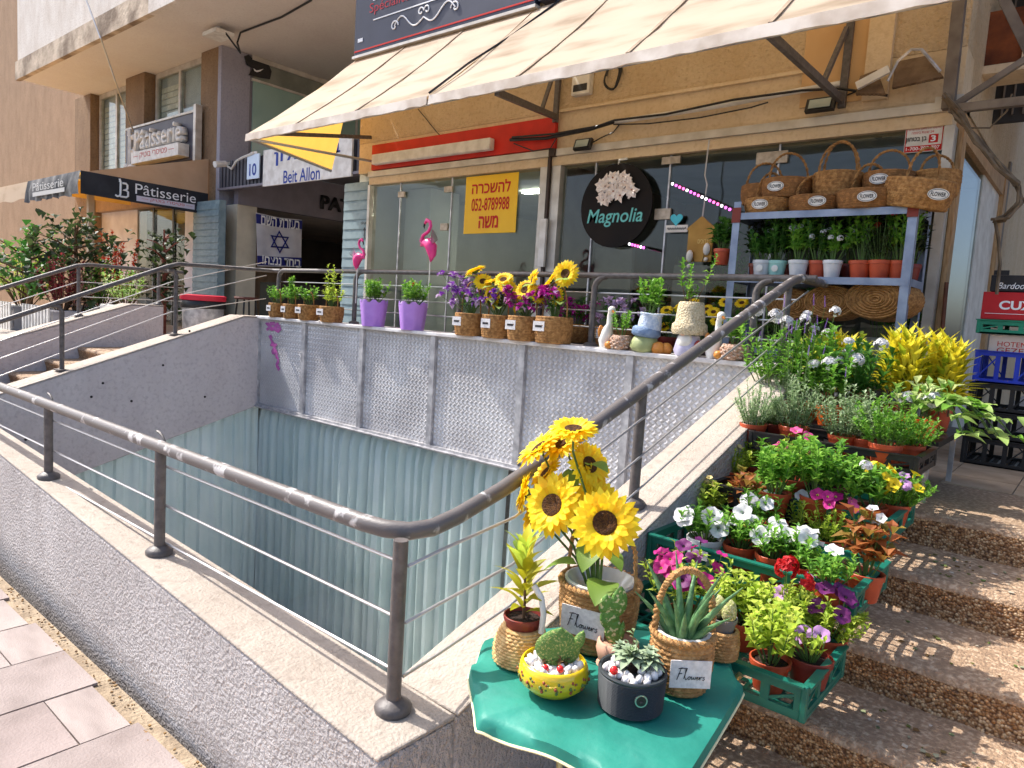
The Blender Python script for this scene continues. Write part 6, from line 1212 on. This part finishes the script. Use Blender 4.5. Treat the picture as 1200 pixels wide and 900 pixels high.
rn = random.Random(5); wp = M('magnolia_petal', L(250,242,236), L(226,206,192), island=True, rough=.6); b = MB()
for k in range(30):
    a = rn.random()*6.28; rr = .2*math.sqrt(rn.random()); cx_, cz_ = mq.x+rr*1.05*math.cos(a), mq.z+.14+rr*.62*math.sin(a)
    n_ = rn.randint(5, 7)
    for q in range(n_): th = q*6.283/n_+rn.random()*.4; leaf(b, Vector((cx_, 5.437-.0006*k, cz_)), Vector((math.cos(th), -.16, math.sin(th))), Vector((0,-1,0)), rn.uniform(.05,.085), .042, 0, .05)
    b.ball((cx_,5.433-.0006*k,cz_), .009, 5, 4, 1)
o = part(T, 'flower_motif', b, [wp, M('stamen_brown', L(150,90,60), rough=.7)]); o['kind'] = 'stuff'
o = text(T, 'Magnolia', (mq.x,5.44,mq.z-.105), M('letter_outline', L(30,60,56), rough=.6), width=.585, height=.165, bold=.035, shear=.18, lift=.002); text(T, 'Magnolia', (mq.x,5.44,mq.z-.105), teal_i, width=.57, height=.158, bold=.006, shear=.18, lift=.004)  # dark teal outline printed around the lighter letters
part(T, 'hanger', MB().tube([(mq.x,5.45,mq.z+R_-.01),(mq.x,5.45,mq.z+R_+.03),(mq.x+.08,5.45,mq.z+R_+.035)], .012, 6), white_p)
sq = P(1082,161,y=5.47); T = thing('security_sign', 'white and red security company sign above the baskets', 'sign', (sq.x, 5.49, sq.z)); part(T, 'sign_plate', MB().box(sq.x-.115,sq.x+.115,5.49,5.494,sq.z-.09,sq.z+.09), white_p)
part(T, 'border', MB().box(sq.x-.111,sq.x+.111,5.4882,5.4898,sq.z+.078,sq.z+.086).box(sq.x-.111,sq.x+.111,5.4882,5.4898,sq.z-.086,sq.z-.048).box(sq.x-.111,sq.x-.106,5.4882,5.4898,sq.z-.048,sq.z+.078).box(sq.x+.106,sq.x+.111,5.4882,5.4898,sq.z-.048,sq.z+.078).box(sq.x+.03,sq.x+.085,5.4882,5.4898,sq.z-.035,sq.z+.02), red_i)
text(T, HB('מקום זה מוגן ומוקלט'), (sq.x,5.488,sq.z+.062), red_i, width=.19, height=.018); text(T, HB('24 שעות ביממה')if 0 else 'הממיב תועש 24', (sq.x-.01,5.488,sq.z+.038), red_i, width=.13, height=.016); text(T, HB('בן בטחון'), (sq.x-.045,5.488,sq.z-.008), black_i, width=.125, height=.036, bold=.02); text(T, '3', (sq.x+.057,5.487,sq.z-.008), white_i, width=.03, height=.04, bold=.03); text(T, '1-700-709-707', (sq.x,5.487,sq.z-.067), white_i, width=.20, height=.022, bold=.01)
def led(label, p, q, n):
    T = thing('light_strip', label, 'light strip', tuple(p)); part(T, 'strip', MB().bar(p, q, .022, .022), black_p); d = q-p
    ms = [MB().ball((0,0,0), .0115, 6, 5).mesh('bulb', M('led_'+k, c, emit=2.2), smooth=80) for k, c in (('white',(1,.95,.98)),('pink',(1,.10,.42)),('violet',(.8,.1,.7)))]
    for i in range(n): link('bulb', ms[(i*2+i//3) % 3], T, d*((i+.5)/n)+Vector((0,-.014,-.006)))
led('long strip of pink and white lights slanting behind the hanging house', P(787,214,y=5.38), P(888,259,y=5.30), 22); led('short strip of pink and white lights below the round sign', P(737,285,y=5.36), P(757,290,y=5.36), 6)
hq = P(820,283,y=5.36); T = thing('hanging_house', 'ochre wooden house shape hanging on a cord by the shelf', 'ornament', (hq.x, 5.36, hq.z)); w_ = .105; part(T, 'house_board', MB().prism([(hq.x-w_,5.36,hq.z-.16),(hq.x+w_,5.36,hq.z-.16),(hq.x+w_,5.36,hq.z+.09),(hq.x+w_*1.2,5.36,hq.z+.10),(hq.x,5.36,hq.z+.20),(hq.x-w_*1.2,5.36,hq.z+.10),(hq.x-w_,5.36,hq.z+.09)], (0,.02,0)), M('ochre_board', L(190,146,70), L(160,118,50), 6, .7)); part(T, 'cord', MB().tube([(hq.x,5.37,hq.z+.19),(hq.x+.015,5.37,hq.z+.45),(hq.x-.01,5.37,hq.z+.52),(hq.x,5.37,3.05)], .006, 5), M('twine', L(190,186,180), rough=.9)); text(T, HB('ברוכים'), (hq.x+.03,5.358,hq.z+.0), M('gold_ink', L(226,200,120), rough=.5), width=.09, height=.03)
for px, py in ((808,300),(828,292)): 
    c = P(px, py, y=5.34); T = thing('hanging_ornament', 'pale carved stone drop hanging '+('left' if px < 815 else 'right')+' of the pair below the wooden house', 'ornament', tuple(c)); part(T, 'drop', MB().ball(c, .038, 8, 6, 0, (.8,.6,1.3)), cer_w, 80); part(T, 'cord', MB().tube([c+Vector((0,0,.04)), Vector((c.x*.5+hq.x*.5, 5.36, hq.z-.16))], .003, 4), black_p); part(T, 'weight', MB().ball(c-Vector((0,0,.08)), .018, 6, 5), cer_w, 80)
c = P(793,257,y=5.48); b = MB(); hp = [(16*math.sin(t)**3, 13*math.cos(t)-5*math.cos(2*t)-2*math.cos(3*t)-math.cos(4*t)) for t in np.linspace(0, 6.283, 28)[:-1]]; b.prism([(c.x+x*.0035, 5.48, c.z+z*.0035) for x, z in hp], (0,-.008,0)); solo('heart_ornament', b, [M('heart_blue', L(70,190,206), rough=.4)], 'small turquoise heart on the shop glass', 'ornament', loc=tuple(c))
c = P(793,268,y=5.48); T = thing('small_sign', 'little white script sign under the turquoise heart', 'sign', tuple(c)); part(T, 'plate', MB().box(c.x-.10,c.x+.10,5.478,5.484,c.z-.03,c.z+.03), white_p); strokes(T, [[(-.5+.04*i, .06*math.sin(i*1.9)) for i in range(26)]], (c.x,5.478,c.z), ink_c, (1,0,0), (0,0,1), .17, .0035, lift=.001)
for i, (px, py, lab) in enumerate(((681,168,'small black floodlight under the stucco left of the round sign'),(960,121,'small black floodlight above the shelf of baskets'))):
    c = P(px, py, y=FY-.14); T = thing('flood_light', lab, 'lamp', tuple(c), 'small floodlights on the shop front'); w_ = .10 if i else .09
    part(T, 'housing', MB().slab([c+Vector((-w_,0,-.045)), c+Vector((w_,0,-.045)), c+Vector((w_,.035,.05)), c+Vector((-w_,.035,.05))], -.035), black_p); part(T, 'lens', MB().slab([c+Vector((-w_*.75,-.003,-.03)), c+Vector((w_*.75,-.003,-.03)), c+Vector((w_*.75,.022,.035)), c+Vector((-w_*.75,.022,.035))], .003), M('lamp_lens', L(170,180,172), L(140,150,142), 6, .2)); part(T, 'bracket', MB().bar(c+Vector((0,.03,.02)), (c.x,FY-.001,c.z+.06), .03), steel_c); part(T, 'cable', MB().tube([c+Vector((.05,.06,0)), c+Vector((.14,.11,.06)), c+Vector((.25,.13,.10)), c+Vector((.34,.135,.2))], .006, 5), black_p)
c = P(681,95,y=FY-.06); T = thing('meter_box', 'small white wall box with a dark window under the awning', 'box', tuple(c)); bevel(part(T, 'box_body', MB().box(c.x-.10,c.x+.10,FY-.07,FY-.001,c.z-.12,c.z+.12), white_p), .012); part(T, 'window', MB().box(c.x-.075,c.x+.075,FY-.074,FY-.0705,c.z-.09,c.z-.03), black_p)
c = P(718,92,y=FY-.03); solo('cable_coil', MB().tube([c+Vector((.075*math.cos(a)*(1+.2*math.sin(a*.7)), .012*math.sin(a*3), .12*math.sin(a)*(1+.12*math.cos(a*.5))+.004*a)) for a in np.linspace(0, 16, 70)], .008, 5), [black_p], 'coil of black cable hanging on the ochre stucco', 'cable', None, 60, tuple(c))
def onw(pts, y=FY-.03): return [P(a, b_, y=y) for a, b_ in pts]
solo('cable_duct', MB().tube(onw([(719,143),(760,137),(800,131),(860,121),(905,112),(950,104),(985,98)], FY-.05), .022, 8), [white_p], 'white plastic cable duct running along the lintel', 'duct', None, 60)
solo('wall_cable', MB().tube(onw([(598,164),(640,162),(690,152),(719,143)], FY-.09), .016, 6).tube(onw([(600,161),(650,157),(700,148),(720,141),(780,134),(860,117),(940,106),(985,104),(1040,112)], FY-.10), .010, 5).tube(onw([(602,168),(625,177),(645,174),(652,162)], FY-.09), .006, 5).tube(onw([(719,146),(760,145),(820,138),(880,126),(900,120)], FY-.07), .006, 5), [black_p], 'bundle of black cables sagging along the front of the lintel', 'cable', None, 60)
solo('wall_wire', MB().tube(onw([(490,128),(500,140),(512,155),(520,163),(530,168)], FY-.02), .005, 5), [black_p], 'thin wire hanging from the awning over the red panel', 'wire')
# debris on the lintel end, pipes and post at the right corner
dust = M('dusty_sheet', L(128,104,78), L(96,74,52), 10, .85, bump=.5, bscale=40)
for i, (q, lab) in enumerate((([(1003,112),(1038,112),(1028,84),(1008,92)],'small dusty metal tray dumped on the lintel'),([(1046,105),(1106,92),(1085,68),(1050,75)],'larger dusty metal tray leaning on the lintel end'))):
    T = thing('metal_tray', lab, 'scrap', tuple(P(*q[0], y=FY-.12)), 'dusty scrap on the lintel'); ps = [P(a, b_, y=FY-.16+(.10 if k > 1 else 0)) for k, (a, b_) in enumerate(q)]; part(T, 'tray', MB().slab(ps, .02), dust)
    b = MB()
    for k in range(7): t = (k+.5)/7; b.bar(ps[0].lerp(ps[1], t)+Vector((0,-.012,0)), ps[3].lerp(ps[2], t)+Vector((0,-.012,0)), .012)
    part(T, 'ribs', b, dust)
T = thing('scrap_bracket', 'white perforated metal strip lying on the scrap trays', 'scrap', tuple(P(1020,92,y=FY-.2))); part(T, 'strip', MB().bar(P(1004,101,y=FY-.2), P(1042,81,y=FY-.2), .03, .05), white_p); part(T, 'wire_loop', MB().tube(onw([(1040,95),(1052,72),(1068,58),(1080,58),(1092,72),(1102,84)], FY-.16), .010, 5), steel_c)
T = thing('corner_post', 'gray steel post and braces at the upper right corner of the shop', 'post', (-.86, 5.35, 3.1)); brace = M('gray_steel_dirty', L(122,110,98), L(96,84,74), 8, .6)
part(T, 'post', MB().bar(P(1111,128,y=5.36), P(1127,-20,y=5.36), .07, .07, (0,1,0)), brace); part(T, 'brace', MB().bar(P(1118,124,y=5.34), P(1204,68,y=5.34), .035), brace); part(T, 'brace', MB().bar(P(1114,128,y=5.30), P(1206,118,y=5.2), .05), brace); part(T, 'brace', MB().bar(P(1172,-10,y=5.7), P(1206,60,y=5.7), .06), brace)
rust = M('rusty_panel', L(140,74,36), L(90,46,24), 5, .9, bump=.5); T = thing('wall_box', 'rusty square box high on the side wall by the corner post', 'box', tuple(P(1166,58,y=6.2))); c = P(1166,50,y=6.2); part(T, 'box_body', MB().box(c.x-.17,c.x+.17,6.2,6.5,c.z-.16,c.z+.22), rust); part(T, 'frame', MB().box(c.x-.20,c.x+.20,6.17,6.5,c.z-.22,c.z-.163).box(c.x+.173,c.x+.20,6.17,6.5,c.z-.16,c.z+.24), ochre_s)
T = thing('louvre_panel', 'dark louvred panel high behind the corner post', 'panel', tuple(P(1180,60,y=6.9))); c = P(1180,60,y=6.9); part(T, 'panel', MB().box(c.x-.3,c.x+.4,6.9,6.95,c.z-.55,c.z+.7), dark_in); sm = MB().box(-.006,.006,-.02,0,-.5,.65).mesh('louvre', brace)
for i in range(9): link('louvre', sm, T, (-.26+.07*i, -.002, 0))
rn = random.Random(13); b = MB()
for k in range(9): 
    pts = [P(a+rn.uniform(-5,5), d+rn.uniform(-4,4), y=5.28+rn.uniform(-.05,.05)) for a, d in ((1108,112),(1124,136),(1146,165),(1172,196),(1192,215),(1196,236),(1180,256),(1164,257))[:8 if k < 5 else 5]]; b.tube(pts, rn.uniform(.006,.014), 5)
b.tube([P(a, d, y=5.28) for a, d in ((1166,258),(1170,280),(1172,310),(1168,345))], .010, 5); b.tube([P(a, d, y=5.28) for a, d in ((1130,150),(1160,150),(1180,130),(1186,110))], .006, 5)
solo('cable_bundle', b, [M('dusty_cable', L(120,104,84), L(84,70,54), 12, .8)], 'tangled bundle of dusty cables trailing down the side wall', 'cable', None, 60)
T = thing('side_building', 'gray building wall closing the alley at the right', 'building', (1.5, 9, TZ)); part(T, 'wall', MB().box(-.5,8,8.6,8.9,TZ,9), M('alley_wall', L(186,170,152), L(164,148,130), 3, .8)); part(T, 'door', MB().box(-.35,.6,8.55,8.598,TZ,3.0), M('pale_door', L(200,206,214), L(184,190,200), 3, .5)); part(T, 'pipe', MB().tube([(-.42,8.5,TZ),(-.42,8.5,6)], .04, 8), alum_c); part(T, 'canopy', MB().box(-.85,6,5.9,8.5,4.6,4.68), dust)
# ================================================================ plants and things at the left
T = thing('litter_bin', 'gray waste bin with a red lid rim beside the teal boards', 'bin', (-10.0, 5.0, .82)); part(T, 'drum', MB().lathe([(.24,.9-.9),(.26,.02),(.28,.56)], 20, (-10.0,5.0,.82)), steel_c, 50); part(T, 'lid', MB().lathe([(.30,.56),(.31,.60),(.30,.66),(.27,.68),(.05,.69)], 20, (-10.0,5.0,.82)), black_p, 50); part(T, 'red_rim', MB().lathe([(.305,.67),(.31,.68),(.31,.74),(.27,.75)], 20, (-10.0,5.0,.82)), M('bin_red', L(206,40,64), rough=.4), 50)
def shrub(name, label, px, py, y, zb, r, h, lk, n, ll, lw, pot=None, seed=0, stems=14, cat='shrub', flat=.0, wood=False):
    x = P(px, py, y=y).x; T = thing(name, label, cat, (x, y, zb)); rn = random.Random(seed)
    if pot: pot(T)
    foliage(T, [LM[lk], stem_b], lambda b: bush(b, r, h, n, ll, lw, rn, flat, stems, lo=.15, sr=.006)); return T
def boxpot(w, d, h, mat): 
    def f(T): b = MB(); b.box(-w/2,w/2,-d/2,-d/2+.02,0,h).box(-w/2,w/2,d/2-.02,d/2,0,h).box(-w/2,-w/2+.02,-d/2+.02,d/2-.02,0,h).box(w/2-.02,w/2,-d/2+.02,d/2-.02,0,h).box(-w/2+.02,w/2-.02,-d/2+.02,d/2-.02,h-.06,h-.04); bevel(link('planter_box', b.mesh('planter_box', mat), T), .008)
    return f
def pickets(T):
    m = MB().box(-.035,.035,-.34,-.32,0,.42).mesh('picket', white_p)
    for i in range(9): link('picket', m, T, (-.52+.13*i, 0, 0))
    b = MB().box(-.56,.56,-.318,-.30,.08,.13).box(-.56,.56,-.318,-.30,.30,.35).box(-.55,.55,-.28,.28,0,.36); link('planter_box', b.mesh('planter_box', M('gray_box', L(170,166,168), L(150,146,148), 6, .7)), T)
shrub('leafy_shrub','yellow green shrub behind a white picket planter at the far left',28,345,3.7,.86,.55,.95,'lime',520,.10,.05,pickets,1,22,flat=.35); shrub('leafy_shrub','burgundy leaved shrub in a picket planter left of the steps',72,352,3.75,.86,.50,.80,'burgundy',700,.085,.045,pickets,2,26,flat=.35)
shrub('leafy_shrub','pale pink variegated shrub beside the burgundy one',92,350,3.95,.86,.32,.62,'pinkl',300,.08,.045,boxpot(.6,.5,.36,pot_w),3,16,flat=.3); shrub('leafy_shrub','bright green dense shrub between the pink one and the white planter',118,345,4.3,.9,.55,.80,'green',700,.09,.05,boxpot(.9,.5,.4,pot_w),4,26,flat=.32)
shrub('potted_plant','white square planter of pale green leaves by the wall end',148,352,4.15,.9,.36,.52,'pale',340,.085,.05,boxpot(.66,.44,.46,white_p),5,18,'potted plant',flat=.42); shrub('coleus_plant','bright orange red foliage plant by the awning post',137,300,5.2,.9,.36,1.25,'coleus',420,.10,.075,boxpot(.5,.5,.4,pot_r),6,12,'plant',flat=.4)
def tree(label, px, y, zb, h, r, n, seed, lk='dark', lean=0, trunkm=None, ll=.17, lw=.14):
    x = P(px, 300, y=y).x; T = thing('small_tree', label, 'tree', (x, y, zb)); rn = random.Random(seed); b = MB(); c = MB(); b.tube([(0,0,0),(.03,0,h*.3),(-.02,.02,h*.6),(lean*.5,0,h*.9)], [.05,.042,.03,.012], 8)
    for k in range(15):
        a = k*2.4; z0 = h*(.25+.6*k/15); q = Vector((math.cos(a), math.sin(a)*.7, rn.uniform(.15,.7))).normalized(); ln = r*rn.uniform(.6,1.05)*(1.1-.35*k/15); p0 = Vector((lean*.3*k/15,0,z0)); p1 = p0+q*ln; b.tube([p0, p0.lerp(p1,.5)+Vector((0,0,.04)), p1], [.02,.013,.006], 5)
        for m in range(n//15):
            t = rn.uniform(.3,1.05); p = p0.lerp(p1, t)+rv(rn)*.16; leaf(c, p, rv(rn)+Vector((0,0,-.1)), Vector((0,0,1)), ll*rn.uniform(.6,1.1), lw*rn.uniform(.6,1.1), 0, .2)
    link('trunk', b.mesh('trunk', trunkm or stem_b, smooth=60), T); link('crown', c.mesh('crown', LM[lk]), T, kind='stuff')
tree('dark leaved small tree in front of the bakery awning',88,4.0,.86,1.85,.95,330,1); tree('greener leafy small tree at the far left edge',34,3.6,.86,1.55,.8,280,2,'deep'); tree('dark leaved young tree with a reddish trunk by the bakery door',192,5.2,.9,1.85,.55,230,3,'dark',0,M('reddish_bark', L(150,84,66), L(120,62,48), 12, .8),.14,.12)
T = thing('bar_stool', 'dark metal stool inside the passage behind the railing', 'stool', tuple(P(289,352,y=5.6).xy)+(.82,)); 
for a in range(4): link('leg', MB().tube([(.2*math.cos(a*1.57+.8),.2*math.sin(a*1.57+.8),0),(.13*math.cos(a*1.57+.8),.13*math.sin(a*1.57+.8),.72)], .014, 6).mesh('leg', black_p), T)
link('seat', MB().lathe([(.17,.72),(.18,.74),(.17,.76)], 16).mesh('seat', M('seat_brown', L(90,50,40), rough=.6)), T)
for i, (x, y, s) in enumerate(((-3.55,6.3,1.0),(-3.2,6.6,.8),(-2.75,6.35,1.1),(-2.3,6.5,.9),(-1.9,6.3,1.15),(-1.5,6.6,1.0),(-1.2,6.2,.8))):   # stock inside the shop
    T = potted('shaded leafy plant standing inside the flower shop behind the glass', (x, y, 1.2+.1*(i % 3)), .10, .18, pot_w, group='plants inside the flower shop'); rn = random.Random(i+200); foliage(T, [LM['green' if i % 2 else 'deep'], stem_g], lambda b: bush(b, .26*s, .7*s, 150, .14, .07, rn, .15, 10, sr=.004))
    T = thing('plant_stand', 'pale plinth carrying a plant inside the flower shop', 'stand', (x, y, TZ), 'plinths inside the flower shop'); part(T, 'plinth_body', MB().box(x-.14,x+.14,y-.14,y+.14,TZ,1.198+.1*(i % 3)), in_d)
